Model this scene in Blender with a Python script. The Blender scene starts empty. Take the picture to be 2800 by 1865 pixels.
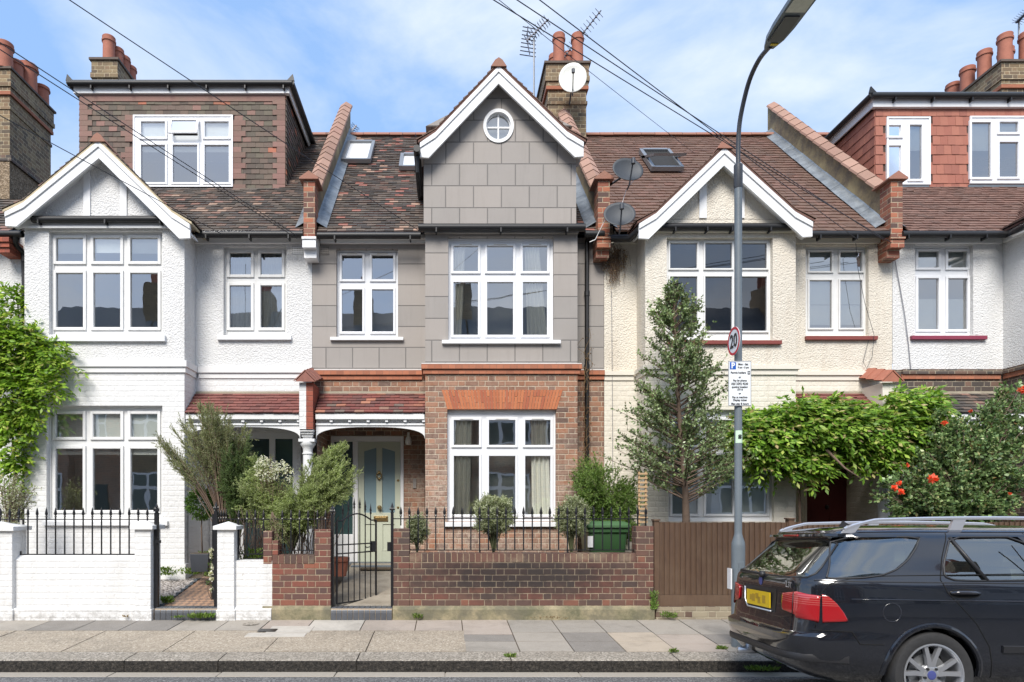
import bpy, bmesh, math, random
import numpy as np
from mathutils import Vector, Matrix
R = math.radians
rnd = random.Random(7)
SC = bpy.context.scene
COL = SC.collection

# ------------------------------------------------------------------ camera
F = 1780.0; CX = 1217.0; CY = 1392.0; CZ = 1.82        # focal length and principal point measured on the 2800 px wide photo
cam = bpy.data.cameras.new('camera'); cam_o = bpy.data.objects.new('camera', cam); COL.objects.link(cam_o)
cam_o.location = (0, 0, CZ); cam_o.rotation_euler = (R(90), 0, 0)
cam.sensor_width = 36; cam.lens = F/2800*36
cam.shift_x = (1400-CX)/2800; cam.shift_y = (CY-932.5)/2800
cam.clip_start = .05; cam.clip_end = 500
SC.camera = cam_o

# ------------------------------------------------------------------ world, sun, exposure
SUN_EL, SUN_AZ = 46, 196      # azimuth the light comes from, clockwise from +Y
w = bpy.data.worlds.new("World"); SC.world = w; w.use_nodes = True
nt = w.node_tree; nt.nodes.clear()
def wn(t, **k):
    n = nt.nodes.new(t)
    for a, b in k.items(): setattr(n, a, b)
    return n
out = wn('ShaderNodeOutputWorld'); bg = wn('ShaderNodeBackground'); sky = wn('ShaderNodeTexSky')
sky.sky_type = 'NISHITA'; sky.sun_disc = False; sky.sun_elevation = R(SUN_EL); sky.sun_rotation = R(SUN_AZ); sky.altitude = 50; sky.air_density = 1.0; sky.dust_density = 1.2; sky.ozone_density = 1.0
tc = wn('ShaderNodeTexCoord'); mp = wn('ShaderNodeMapping'); mp.inputs['Scale'].default_value = (1.0, 1.3, 2.4); mp.inputs['Rotation'].default_value = (.2, .75, .1); mp.inputs['Location'].default_value = (.35, .1, .25)
nz = wn('ShaderNodeTexNoise'); nz.inputs['Scale'].default_value = 2.3; nz.inputs['Detail'].default_value = 9; nz.inputs['Roughness'].default_value = .56; nz.inputs['Distortion'].default_value = .35
cr = wn('ShaderNodeValToRGB'); cr.color_ramp.elements[0].position = .45; cr.color_ramp.elements[1].position = .74
cr.color_ramp.elements[0].color = (.10, .10, .10, 1); cr.color_ramp.elements[1].color = (.85, .85, .85, 1)
mx = wn('ShaderNodeMix', data_type='RGBA')
L = nt.links.new
# extra cloud added behind the camera to brighten reflections and neutralise the light
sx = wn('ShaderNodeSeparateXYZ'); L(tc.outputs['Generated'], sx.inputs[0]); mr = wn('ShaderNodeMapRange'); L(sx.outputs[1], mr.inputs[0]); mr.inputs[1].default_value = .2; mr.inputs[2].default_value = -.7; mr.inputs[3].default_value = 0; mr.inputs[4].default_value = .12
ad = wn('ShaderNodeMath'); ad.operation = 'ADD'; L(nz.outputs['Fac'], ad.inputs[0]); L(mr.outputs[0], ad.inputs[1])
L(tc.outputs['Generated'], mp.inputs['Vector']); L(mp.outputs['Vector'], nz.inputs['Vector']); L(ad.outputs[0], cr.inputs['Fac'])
m0 = wn('ShaderNodeMix', data_type='RGBA'); m0.inputs['Factor'].default_value = .6; L(sky.outputs['Color'], m0.inputs['A']); m0.inputs['B'].default_value = (1.6, 3.3, 6.4, 1)   # fixed blue mixed into the sky colour
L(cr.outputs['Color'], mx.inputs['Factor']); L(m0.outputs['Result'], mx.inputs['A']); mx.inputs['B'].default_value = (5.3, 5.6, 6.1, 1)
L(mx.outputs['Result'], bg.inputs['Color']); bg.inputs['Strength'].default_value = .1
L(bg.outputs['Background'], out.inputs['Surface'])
sun = bpy.data.lights.new('sun', 'SUN'); sun_o = bpy.data.objects.new('sun', sun); COL.objects.link(sun_o)
sun.energy = 2.7; sun.angle = R(28); sun.color = (1, .95, .88)
az, el = R(SUN_AZ), R(SUN_EL)
sd = Vector((math.sin(az)*math.cos(el), math.cos(az)*math.cos(el), math.sin(el)))
sun_o.rotation_euler = sd.to_track_quat('Z', 'Y').to_euler()
SC.view_settings.view_transform = 'Standard'; SC.view_settings.look = 'None'; SC.view_settings.gamma = 1; SC.view_settings.exposure = .98
SC.cycles.max_bounces = 8; SC.cycles.transparent_max_bounces = 16; SC.cycles.sample_clamp_indirect = 6

# ------------------------------------------------------------------ measuring: photo pixel + depth -> metres
def xx(px, d): return (px-CX)/F*d
def zz(py, d): return CZ+(CY-py)/F*d
def W(px, py, d): return Vector((xx(px, d), d, zz(py, d)))
DB, DR, DW, DK = 10.99, 11.48, 9.32, 7.27     # bay front, recessed wall, garden wall, kerb
def pave_z(d): return .129+(d-DK)*.0537
# ------------------------------------------------------------------ mesh builder
ORG = {}
def org(p): return ORG.get(p.name, Vector((0, 0, 0))) if p else Vector((0, 0, 0))
def thing(name, label, cat, loc, group=None):
    o = bpy.data.objects.new(name, None); COL.objects.link(o); o.location = loc; o.empty_display_size = .2
    o['label'] = label; o['category'] = cat
    if group: o['group'] = group
    ORG[o.name] = Vector(loc); return o
def tag(o, label, cat, group=None, kind=None):
    if label: o['label'] = label
    if cat: o['category'] = cat
    if group: o['group'] = group
    if kind: o['kind'] = kind
    return o
class MB:
    def __init__(s): s.v = []; s.f = []; s.m = []; s.mi = 0
    def face(s, *pts):
        i = len(s.v); s.v += [tuple(p) for p in pts]; s.f.append(tuple(range(i, i+len(pts)))); s.m.append(s.mi)
    def box(s, x0, x1, y0, y1, z0, z1):
        if x1 < x0: x0, x1 = x1, x0
        if y1 < y0: y0, y1 = y1, y0
        if z1 < z0: z0, z1 = z1, z0
        i = len(s.v)
        s.v += [(x0,y0,z0),(x1,y0,z0),(x1,y1,z0),(x0,y1,z0),(x0,y0,z1),(x1,y0,z1),(x1,y1,z1),(x0,y1,z1)]
        for q in ((0,3,2,1),(4,5,6,7),(0,1,5,4),(1,2,6,5),(2,3,7,6),(3,0,4,7)):
            s.f.append(tuple(i+k for k in q)); s.m.append(s.mi)
        return s
    def prism(s, poly, y0, y1, axis='y'):
        # poly: list of (x,z); extruded along y (or axis x: poly is (y,z); axis z: poly is (x,y))
        def P(a, b, t): return (a, t, b) if axis == 'y' else ((t, a, b) if axis == 'x' else (a, b, t))
        n = len(poly); i = len(s.v)
        s.v += [P(a, b, y0) for a, b in poly]+[P(a, b, y1) for a, b in poly]
        s.f.append(tuple(i+k for k in range(n))); s.m.append(s.mi)
        s.f.append(tuple(i+n+k for k in reversed(range(n)))); s.m.append(s.mi)
        for k in range(n):
            s.f.append((i+k, i+n+k, i+n+(k+1) % n, i+(k+1) % n)); s.m.append(s.mi)
        return s
    def tube(s, pts, r, n=8, cap=True):
        pts = [Vector(p) for p in pts]; rs = r if isinstance(r, (list, tuple)) else [r]*len(pts)
        i = len(s.v); up = None
        for k, p in enumerate(pts):
            t = (pts[min(k+1, len(pts)-1)]-pts[max(k-1, 0)])
            if t.length < 1e-9: t = Vector((0, 0, 1))
            t.normalize()
            if up is None:
                a = Vector((0, 0, 1)) if abs(t.z) < .9 else Vector((1, 0, 0)); up = t.cross(a).normalized()
            else:
                up = (up-t*up.dot(t)); up = up.normalized() if up.length > 1e-6 else t.orthogonal().normalized()
            b = t.cross(up)
            for j in range(n):
                an = 2*math.pi*j/n; s.v.append(tuple(p+(up*math.cos(an)+b*math.sin(an))*rs[k]))
        for k in range(len(pts)-1):
            for j in range(n):
                a = i+k*n+j; b2 = i+k*n+(j+1) % n
                s.f.append((a, b2, b2+n, a+n)); s.m.append(s.mi)
        if cap:
            s.f.append(tuple(i+j for j in reversed(range(n)))); s.m.append(s.mi)
            e = i+(len(pts)-1)*n; s.f.append(tuple(e+j for j in range(n))); s.m.append(s.mi)
        return s
    def lathe(s, c, prof, n=20, axis='z', sz=1):
        # prof: list (r, h)
        c = Vector(c); i = len(s.v)
        for r, h in prof:
            for j in range(n):
                a = 2*math.pi*j/n; u, v_ = r*math.cos(a), r*math.sin(a)
                if axis == 'z': p = (u, v_, h)
                elif axis == 'y': p = (u, h, v_*sz)
                else: p = (h, u, v_*sz)
                s.v.append((c.x+p[0], c.y+p[1], c.z+p[2]))
        for k in range(len(prof)-1):
            for j in range(n):
                a = i+k*n+j; b = i+k*n+(j+1) % n; s.f.append((a, b, b+n, a+n)); s.m.append(s.mi)
        s.f.append(tuple(i+j for j in reversed(range(n)))); s.m.append(s.mi)
        e = i+(len(prof)-1)*n; s.f.append(tuple(e+j for j in range(n))); s.m.append(s.mi)
        return s
    def build(s, name, mats, parent=None, at=None, smooth=False, bevel=0, fix=True, weld=False):
        me = bpy.data.meshes.new(name)
        o0 = org(parent) if parent else (Vector(at) if at is not None else Vector((0, 0, 0)))
        v = np.array(s.v, dtype=float)-np.array(o0)
        me.from_pydata(v.tolist(), [], s.f)
        if not isinstance(mats, (list, tuple)): mats = [mats]
        for m in mats: me.materials.append(m)
        if len(mats) > 1: me.polygons.foreach_set('material_index', s.m)
        if fix or weld:
            bm = bmesh.new(); bm.from_mesh(me)
            if weld: bmesh.ops.remove_doubles(bm, verts=bm.verts, dist=1e-5)
            bmesh.ops.recalc_face_normals(bm, faces=bm.faces); bm.to_mesh(me); bm.free()
        if smooth: 
            me.polygons.foreach_set('use_smooth', [True]*len(me.polygons))
            if smooth != 'all': me.set_sharp_from_angle(angle=R(40))
        me.update()
        o = bpy.data.objects.new(name, me); COL.objects.link(o)
        if parent: o.parent = parent
        else: o.location = o0
        ORG[o.name] = o0
        if bevel:
            b = o.modifiers.new('b', 'BEVEL'); b.width = bevel; b.segments = 2; b.limit_method = 'ANGLE'
        return o
def copies(o, parent, offs):
    r = []
    for of in offs:
        c = o.copy(); COL.objects.link(c); c.parent = parent; c.location = Vector(of); r.append(c); ORG[c.name] = org(parent)
    return r

# ------------------------------------------------------------------ node helpers and materials
class NT:
    def __init__(s, name):
        s.m = bpy.data.materials.new(name); s.m.use_nodes = True; s.t = s.m.node_tree; s.t.nodes.clear()
        s.out = s.t.nodes.new('ShaderNodeOutputMaterial')
    def n(s, typ, ins=None, **k):
        x = s.t.nodes.new('ShaderNode'+typ)
        for a, b in k.items(): setattr(x, a, b)
        if ins:
            for a, b in ins.items(): s.set(x.inputs[a], b)
        return x
    def set(s, inp, v):
        if isinstance(v, bpy.types.NodeSocket): s.t.links.new(v, inp)
        elif isinstance(v, bpy.types.Node): s.t.links.new(v.outputs[0], inp)
        else:
            if hasattr(inp.default_value, '__len__') and not isinstance(v, (int, float)):
                v = tuple(v)
                if len(inp.default_value) == 4 and len(v) == 3: v = v+(1,)
            inp.default_value = v
    def math(s, op, a, b=0.0, c=0.0):
        x = s.t.nodes.new('ShaderNodeMath'); x.operation = op
        s.set(x.inputs[0], a); s.set(x.inputs[1], b)
        if op in ('MULTIPLY_ADD', 'WRAP', 'SMOOTH_MIN', 'COMPARE'): s.set(x.inputs[2], c)
        return x.outputs[0]
    def mix(s, f, a, b, mode='MIX'):
        x = s.t.nodes.new('ShaderNodeMix'); x.data_type = 'RGBA'; x.blend_type = mode
        s.set(x.inputs['Factor'], f); s.set(x.inputs['A'], a); s.set(x.inputs['B'], b); return x.outputs['Result']
    def ramp(s, f, stops, interp='LINEAR'):
        x = s.t.nodes.new('ShaderNodeValToRGB'); r = x.color_ramp; r.interpolation = interp
        while len(r.elements) < len(stops): r.elements.new(.5)
        for e, (p, c) in zip(r.elements, stops):
            e.position = p; e.color = (c[0], c[1], c[2], 1) if hasattr(c, '__len__') else (c, c, c, 1)
        s.set(x.inputs['Fac'], f); return x.outputs['Color']
    def noise(s, scale, detail=4, rough=.55, vec=None, dist=0):
        x = s.n('TexNoise'); x.inputs['Scale'].default_value = scale; x.inputs['Detail'].default_value = detail
        x.inputs['Roughness'].default_value = rough; x.inputs['Distortion'].default_value = dist
        s.set(x.inputs['Vector'], vec if vec is not None else s.pos()); return x.outputs['Fac']
    def pos(s):
        if not hasattr(s, '_g'): s._g = s.n('NewGeometry')
        return s._g.outputs['Position']
    def island(s): s.pos(); return s._g.outputs['Random Per Island']
    def scaled(s, v):
        x = s.n('Mapping'); s.set(x.inputs['Vector'], s.pos()); x.inputs['Scale'].default_value = v; return x.outputs[0]
    def uv(s):
        s.pos()
        p = s.n('SeparateXYZ'); s.set(p.inputs[0], s._g.outputs['Position'])
        q = s.n('SeparateXYZ'); s.set(q.inputs[0], s._g.outputs['True Normal'])
        nx = s.math('GREATER_THAN', s.math('ABSOLUTE', q.outputs[0]), .7); nzz = s.math('GREATER_THAN', s.math('ABSOLUTE', q.outputs[2]), .7)
        u = s.math('ADD', s.math('MULTIPLY', p.outputs[0], s.math('SUBTRACT', 1, nx)), s.math('MULTIPLY', p.outputs[1], nx))
        v = s.math('ADD', s.math('MULTIPLY', p.outputs[2], s.math('SUBTRACT', 1, nzz)), s.math('MULTIPLY', p.outputs[1], nzz))
        return u, v
    def bricks(s, w_, h, mort, flemish=True, u0=0, v0=0, wob=.0, novert=None):
        """returns random-per-brick, mortar mask (1 = mortar)"""
        u, v = s.uv()
        if wob:
            k = s.math('MULTIPLY', s.math('SUBTRACT', s.noise(3, 2), .5), wob); v = s.math('ADD', v, k)
            k2 = s.math('MULTIPLY', s.math('SUBTRACT', s.noise(5, 2), .5), wob); u = s.math('ADD', u, k2)
        v = s.math('DIVIDE', s.math('SUBTRACT', v, v0), h); row = s.math('FLOOR', v); fv = s.math('SUBTRACT', v, row)
        odd = s.math('FLOORED_MODULO', row, 2)
        if flemish:
            cyc = w_*1.5
            uu = s.math('ADD', s.math('DIVIDE', s.math('SUBTRACT', u, u0), cyc), s.math('MULTIPLY', odd, .5))
            c = s.math('FLOOR', uu); fu = s.math('SUBTRACT', uu, c)
            hd = s.math('GREATER_THAN', fu, .6667)
            e = s.math('MINIMUM', s.math('MINIMUM', fu, s.math('SUBTRACT', 1, fu)), s.math('ABSOLUTE', s.math('SUBTRACT', fu, .6667)))
            eu = s.math('MULTIPLY', e, cyc); ident = s.math('ADD', s.math('MULTIPLY', c, 2), hd)
        else:
            uu = s.math('ADD', s.math('DIVIDE', s.math('SUBTRACT', u, u0), w_), s.math('MULTIPLY', odd, .5))
            c = s.math('FLOOR', uu); fu = s.math('SUBTRACT', uu, c)
            eu = s.math('MULTIPLY', s.math('MINIMUM', fu, s.math('SUBTRACT', 1, fu)), w_); ident = c
        if novert:
            zq = s.math('ADD', s.math('MULTIPLY', v, h), v0); inside = s.math('MULTIPLY', s.math('GREATER_THAN', zq, novert[0]), s.math('LESS_THAN', zq, novert[1])); eu = s.math('ADD', eu, s.math('MULTIPLY', inside, 9)); ident = s.math('MULTIPLY', ident, s.math('SUBTRACT', 1, inside))
        ev = s.math('MULTIPLY', s.math('MINIMUM', fv, s.math('SUBTRACT', 1, fv)), h)
        dist = s.math('MINIMUM', eu, ev)
        mr = s.n('MapRange'); s.set(mr.inputs[0], dist); mr.inputs[1].default_value = mort*.35; mr.inputs[2].default_value = mort*.75; mr.inputs[3].default_value = 1; mr.inputs[4].default_value = 0
        cv = s.n('CombineXYZ'); s.set(cv.inputs[0], ident); s.set(cv.inputs[1], row)
        wnz = s.n('TexWhiteNoise', noise_dimensions='2D'); s.set(wnz.inputs['Vector'], cv.outputs[0])
        return wnz.outputs['Value'], mr.outputs[0]
    def bump(s, h, strength=.4, dist=.01, prev=None):
        x = s.n('Bump'); x.inputs['Strength'].default_value = strength; x.inputs['Distance'].default_value = dist
        s.set(x.inputs['Height'], h)
        if prev is not None: s.set(x.inputs['Normal'], prev)
        return x.outputs[0]
    def pbr(s, col, rough=.6, normal=None, **k):
        b = s.n('BsdfPrincipled'); s.set(b.inputs['Base Color'], col); s.set(b.inputs['Roughness'], rough)
        if normal is not None: s.set(b.inputs['Normal'], normal)
        for a, c in k.items(): s.set(b.inputs[a.replace('_', ' ')], c)
        s.t.links.new(b.outputs[0], s.out.inputs[0]); return s.m
def plain(name, col, rough=.5, var=.12, scale=6, bump=0, bscale=40, **k):
    """paint/metal/plastic with slight tonal variation and wear"""
    t = NT(name); f = t.noise(scale, 5, .6)
    c = t.mix(f, [x*(1-var) for x in col], [min(1, x*(1+var)) for x in col])
    nrm = t.bump(t.noise(bscale, 3), bump, .01) if bump else None
    return t.pbr(c, rough, nrm, **k)
M = {}
def mk_render(name, col, pebble=.0, dirt=(.35, .33, .28), damt=.35, lines=False, brick=False, thick=.012, base=0):
    t = NT(name)
    d1 = t.noise(1.1, 6, .65, t.scaled((1, 1, .35)), .4); df = t.ramp(d1, [(.5, 0), (.78, 1)])
    d2 = t.ramp(t.noise(9, 5, .7), [(.55, 0), (.8, 1)])
    c = t.mix(t.math('MULTIPLY', df, damt*.5), col, dirt); c = t.mix(t.math('MULTIPLY', d2, damt*.22), c, dirt)
    if not lines:
        sk = t.ramp(t.noise(3, 6, .72, t.scaled((1.9, 1.9, .17))), [(.53, 0), (.78, 1)]); c = t.mix(t.math('MULTIPLY', sk, damt*.55), c, dirt)
    if base:
        p = t.n('SeparateXYZ'); t.set(p.inputs[0], t.pos()); q = t.n('MapRange'); t.set(q.inputs[0], p.outputs[2]); q.inputs[1].default_value = base+.45; q.inputs[2].default_value = base-.05
        k = t.math('MULTIPLY', t.ramp(t.noise(11, 6, .75), [(.44, 0), (.62, 1)]), t.math('POWER', q.outputs[0], 2.2)); c = t.mix(t.math('MULTIPLY', k, .75), c, (.13, .11, .085))
        k = t.ramp(t.noise(6.3, 5, .72, None, .4), [(.68, 0), (.70, 1)]); c = t.mix(t.math('MULTIPLY', k, .55), c, (.30, .25, .2))
    n1 = None
    if pebble:
        v = t.n('TexVoronoi', {'Scale': 34.0}); t.set(v.inputs['Vector'], t.pos())
        h = t.math('ADD', t.math('MULTIPLY', t.noise(38, 4, .6), 1.2), t.math('MULTIPLY', v.outputs['Distance'], -.5))
        n1 = t.bump(h, pebble, thick)
    if brick:
        rb, mm = t.bricks(.225, .0885, .02, wob=.008)
        h = t.math('ADD', t.math('MULTIPLY', mm, -.22), t.math('MULTIPLY', t.noise(14, 5, .65), .8))
        h = t.math('ADD', h, t.math('MULTIPLY', rb, .25)); n1 = t.bump(h, .75, .016)
    if lines:
        rb, mm = t.bricks(.4686, .368, .015, flemish=False, u0=.01, v0=6.14-.368*20, novert=(4.668, 6.5))
        g = t.ramp(t.noise(1.7, 5, .6), [(.3, 0), (.7, 1)])
        c = t.mix(t.math('MULTIPLY', g, .35), c, [x*.80 for x in col]); sk = t.ramp(t.noise(4, 5, .7, t.scaled((2.2, 2.2, .22))), [(.52, 0), (.75, 1)]); c = t.mix(t.math('MULTIPLY', sk, .3), c, [x*.62 for x in col]); c = t.mix(t.math('MULTIPLY', rb, .16), c, (.52, .44, .38))
        c = t.mix(t.math('MULTIPLY', mm, .7), c, (.1, .095, .09))
        n1 = t.bump(t.math('ADD', t.math('MULTIPLY', mm, -1), t.math('MULTIPLY', t.noise(60, 3), .08)), .6, .01)
    if n1 is None: n1 = t.bump(t.noise(25, 4), .15, .01)
    return t.pbr(c, .75, n1)
def mk_brick(name, cols, mortar, wob=.01, flem=True, stain=None, grime=.35, u0=0, v0=0, h=.0885, w_=.225, mort=.0125, patch=None):
    t = NT(name); rb, mm = t.bricks(w_, h, mort, flem, u0, v0, wob)
    c = t.ramp(rb, [(i/(len(cols)-1), x) for i, x in enumerate(cols)])
    n1 = t.noise(26, 5, .7); c = t.mix(t.math('MULTIPLY', n1, .35), c, t.mix(.5, c, (.08, .06, .05)))
    if patch:
        pf = t.ramp(t.noise(1.3, 6, .72, None, .3), [(.36, 0), (.56, 1)]); pf2 = t.ramp(t.noise(16, 5, .8), [(.34, 0), (.56, 1)])
        p = t.n('SeparateXYZ'); t.set(p.inputs[0], t.pos()); lo = t.n('MapRange'); t.set(lo.inputs[0], t.math('ADD', p.outputs[2], t.math('MULTIPLY', t.noise(2.5, 4), .9))); lo.inputs[1].default_value = 3.5; lo.inputs[2].default_value = 2.6; lo.inputs[3].default_value = .3; lo.inputs[4].default_value = 1
        c = t.mix(t.math('MULTIPLY', t.math('MULTIPLY', t.math('MULTIPLY', pf, pf2), lo.outputs[0]), .85), c, patch)
    if stain is not None: c = mk_stain(t, c, stain, .8)
    mf = t.math('MULTIPLY', mm, t.ramp(t.noise(9, 5, .75), [(.3, .15), (.6, 1)]))
    c = t.mix(mf, c, mortar)
    gr = t.ramp(t.noise(.9, 6, .7, None, .5), [(.45, 0), (.75, 1)]); c = t.mix(t.math('MULTIPLY', gr, grime), c, (.05, .042, .036))
    if stain is not None: c = mk_stain(t, c, stain, .38)
    if False:
        x0, z0, sx, sz = stain
        p = t.n('SeparateXYZ'); t.set(p.inputs[0], t.pos())
        a = t.math('DIVIDE', t.math('SUBTRACT', p.outputs[0], x0), sx); b = t.math('DIVIDE', t.math('SUBTRACT', p.outputs[2], z0), sz)
        r2 = t.math('SQRT', t.math('ADD', t.math('MULTIPLY', a, a), t.math('MULTIPLY', b, b)))
        r2 = t.math('ADD', r2, t.math('MULTIPLY', t.math('SUBTRACT', t.noise(3.2, 6, .7), .5), 1.5))
        c = t.mix(t.math('MULTIPLY', t.ramp(r2, [(.35, 1), (1.05, 0)]), .88), c, (.016, .013, .014))
    h_ = t.math('ADD', t.math('MULTIPLY', mm, -1), t.math('MULTIPLY', t.noise(45, 4, .7), .5))
    return t.pbr(c, .85, t.bump(h_, .8, .008))
def mk_stain(t, c, stain, amt):
    x0, z0, sx, sz = stain; p = t.n('SeparateXYZ'); t.set(p.inputs[0], t.pos())
    a = t.math('DIVIDE', t.math('SUBTRACT', p.outputs[0], x0), sx); b = t.math('DIVIDE', t.math('SUBTRACT', p.outputs[2], z0), sz)
    r2 = t.math('ADD', t.math('SQRT', t.math('ADD', t.math('MULTIPLY', a, a), t.math('MULTIPLY', b, b))), t.math('MULTIPLY', t.math('SUBTRACT', t.noise(4.5, 7, .75), .5), 1.1))
    return t.mix(t.math('MULTIPLY', t.ramp(r2, [(.3, 1), (1.15, 0)]), amt), c, (.018, .014, .014))
def mk_tile(name, stops, moss=0, mosscol=(.16, .15, .10), rough=.8, speck=0):
    t = NT(name); c = t.ramp(t.island(), stops, 'CONSTANT' if len(stops) > 6 else 'LINEAR')
    n1 = t.noise(22, 5, .7); c = t.mix(t.math('MULTIPLY', n1, .5), c, t.mix(.5, c, (.03, .028, .025)))
    if moss: c = t.mix(t.math('MULTIPLY', t.ramp(t.noise(2.2, 6, .75), [(.42, 0), (.68, 1)]), moss), c, mosscol)
    if speck: c = t.mix(t.math('MULTIPLY', t.ramp(t.noise(34, 4, .8), [(.62, 0), (.7, 1)]), speck), c, (.45, .42, .34))
    return t.pbr(c, rough, t.bump(t.noise(50, 4, .7), .5, .006))
M['white'] = plain('white_paint', (.72, .725, .73), .35, .04)
M['whitewood'] = plain('white_wood', (.68, .68, .67), .5, .07, 9, .15)
M['upvc'] = plain('upvc', (.76, .77, .79), .25, .02)
M['black'] = plain('black_iron', (.012, .012, .014), .35, .4, 20, .2, 60)
M['gutter'] = plain('gutter_plastic', (.009, .009, .010), .5, .4, 5)
M['peb_white'] = mk_render('pebble_white', (.67, .668, .66), .8, thick=.022)
M['smooth_white'] = mk_render('smooth_white', (.68, .678, .67), .12, damt=.3)
M['brick_white'] = mk_render('painted_brick_white', (.67, .668, .66), brick=True, damt=.25)
M['peb_cream'] = mk_render('pebble_cream', (.68, .63, .54), .8, (.35, .25, .16), .5, thick=.022)
M['brick_cream'] = mk_render('painted_brick_cream', (.69, .65, .56), brick=True, dirt=(.35, .25, .16), damt=.4)
M['cream'] = plain('cream_paint', (.67, .63, .55), .6, .06)
M['ashlar'] = mk_render('grey_ashlar', (.295, .272, .252), lines=True, dirt=(.2, .18, .16), damt=.3)
M['greyrend'] = plain('grey_render', (.295, .272, .252), .8, .1, 3, .2)
M['brick_b'] = mk_brick('brick_red_brown', [(.17, .085, .055), (.26, .12, .068), (.34, .15, .08), (.24, .125, .08), (.13, .078, .06), (.36, .175, .10)], (.50, .42, .32), patch=(.46, .35, .28), grime=.2)
M['brick_or'] = plain('brick_orange', (.30, .11, .06), .85, .3, 12, .5)
M['brick_wall'] = mk_brick('brick_garden', [(.115, .052, .038), (.17, .062, .043), (.095, .055, .044), (.135, .067, .048), (.07, .047, .04), (.20, .08, .05)], (.33, .26, .18), stain=(1.1, .88, 2.0, .42), grime=.55, mort=.0105, v0=.435)
M['brick_wall2'] = mk_brick('brick_garden_b', [(.15, .055, .04), (.24, .07, .045), (.12, .055, .045), (.18, .075, .052), (.09, .05, .045), (.30, .10, .055)], (.36, .28, .19), grime=.35, mort=.012, v0=.435)
M['brick_chim'] = mk_brick('brick_stock', [(.16, .11, .06), (.27, .20, .11), (.21, .13, .07), (.10, .075, .05), (.24, .16, .09)], (.46, .38, .25), grime=.45)
M['brick_dark'] = mk_brick('brick_sooty', [(.06, .05, .045), (.09, .07, .06), (.17, .1, .07), (.05, .045, .04)], (.35, .3, .22), grime=.3)
M['brick_pier'] = mk_brick('brick_pier', [(.38, .115, .06), (.27, .095, .06), (.1, .06, .05), (.42, .15, .08), (.22, .11, .08)], (.45, .37, .26), grime=.2, flem=False)
M['soldier'] = None
t = NT('soldier_arch'); f = t.island(); c = t.ramp(f, [(0, (.42, .13, .055)), (.5, (.52, .18, .075)), (1, (.36, .10, .05))]); c = t.mix(t.math('MULTIPLY', t.noise(25, 4, .7), .3), c, (.2, .08, .05))
M['soldier'] = t.pbr(c, .85, t.bump(t.noise(50, 4), .4, .005))
M['mortar'] = plain('mortar', (.42, .33, .23), .9, .2, 15, .4)
M['cement'] = plain('cement', (.33, .29, .22), .9, .35, 5, .5, 30)
t = NT('parapet_render'); c = t.mix(t.ramp(t.noise(3, 6, .75), [(.35, 0), (.65, 1)]), (.30, .23, .12), (.14, .11, .08)); c = t.mix(t.ramp(t.noise(1.2, 4), [(.5, 0), (.7, 1)]), c, (.42, .34, .18)); M['parapet'] = t.pbr(c, .9, t.bump(t.noise(30, 4), .4, .01))
t = NT('brown_pebbledash'); vo = t.n('TexVoronoi', {'Scale': 30.0}); t.set(vo.inputs['Vector'], t.pos()); c = t.ramp(vo.outputs['Color'], [(0, (.10, .07, .045)), (.5, (.22, .16, .1)), (1, (.36, .28, .2))]); M['brown_peb'] = t.pbr(c, .95, t.bump(vo.outputs['Distance'], .9, .02))
t = NT('lead'); c = t.mix(t.ramp(t.noise(4, 5, .7), [(.35, 0), (.7, 1)]), (.13, .145, .16), (.30, .325, .34)); M['lead'] = t.pbr(c, .45, t.bump(t.noise(9, 4), .5, .02), Metallic=.35)
M['terra'] = plain('terracotta', (.34, .125, .08), .8, .3, 8, .25)
M['coping'] = mk_tile('coping_tile', [(0, (.36, .2, .145)), (.5, (.42, .25, .185)), (1, (.29, .165, .12))], .3, (.2, .15, .1))
M['ridge'] = mk_tile('ridge_tile', [(0, (.28, .12, .08)), (.5, (.36, .16, .11)), (1, (.22, .10, .07))], .3)
BR = [(0, (.05, .042, .038)), (.2, (.085, .068, .056)), (.42, (.12, .088, .07)), (.6, (.065, .055, .05)), (.74, (.16, .105, .082)), (.86, (.24, .13, .1)), (.91, (.10, .08, .068)), (.965, (.34, .23, .17))]
M['tile_a'] = mk_tile('roof_tile_dark', BR, .35, (.10, .095, .07))
M['tile_b'] = mk_tile('roof_tile_mottled', BR[:5]+[(.76, (.33, .13, .10)), (.86, (.13, .1, .08)), (.92, (.42, .27, .2))], .3, (.10, .095, .07))
M['tile_c'] = mk_tile('roof_tile_brown', [(0, (.12, .07, .052)), (.3, (.15, .085, .062)), (.6, (.13, .072, .052)), (.8, (.19, .10, .075)), (1, (.10, .06, .045))], .5, (.13, .085, .055))
M['tile_d'] = mk_tile('roof_tile_lichen', [(0, (.16, .085, .065)), (.5, (.2, .11, .085)), (1, (.13, .075, .06))], .3, (.1, .07, .05), speck=.6)
for k_, st_ in (('tile_a', [(0, (.10, .08, .065)), (.3, (.2, .14, .11)), (.55, (.13, .105, .09)), (.75, (.34, .2, .155)), (.9, (.16, .13, .11)), (1, (.45, .32, .26))]), ('tile_b', [(0, (.11, .085, .07)), (.3, (.22, .14, .11)), (.5, (.13, .105, .09)), (.72, (.38, .18, .14)), (.86, (.17, .14, .12)), (1, (.50, .35, .28))]),
               ('tile_c', [(0, (.30, .17, .12)), (.5, (.40, .24, .18)), (1, (.24, .13, .09))]), ('tile_d', [(0, (.26, .15, .12)), (.5, (.34, .21, .17)), (1, (.18, .11, .09))])): M[k_+'_edge'] = mk_tile('tile_lip', st_, .25, (.10, .08, .06))
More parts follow.
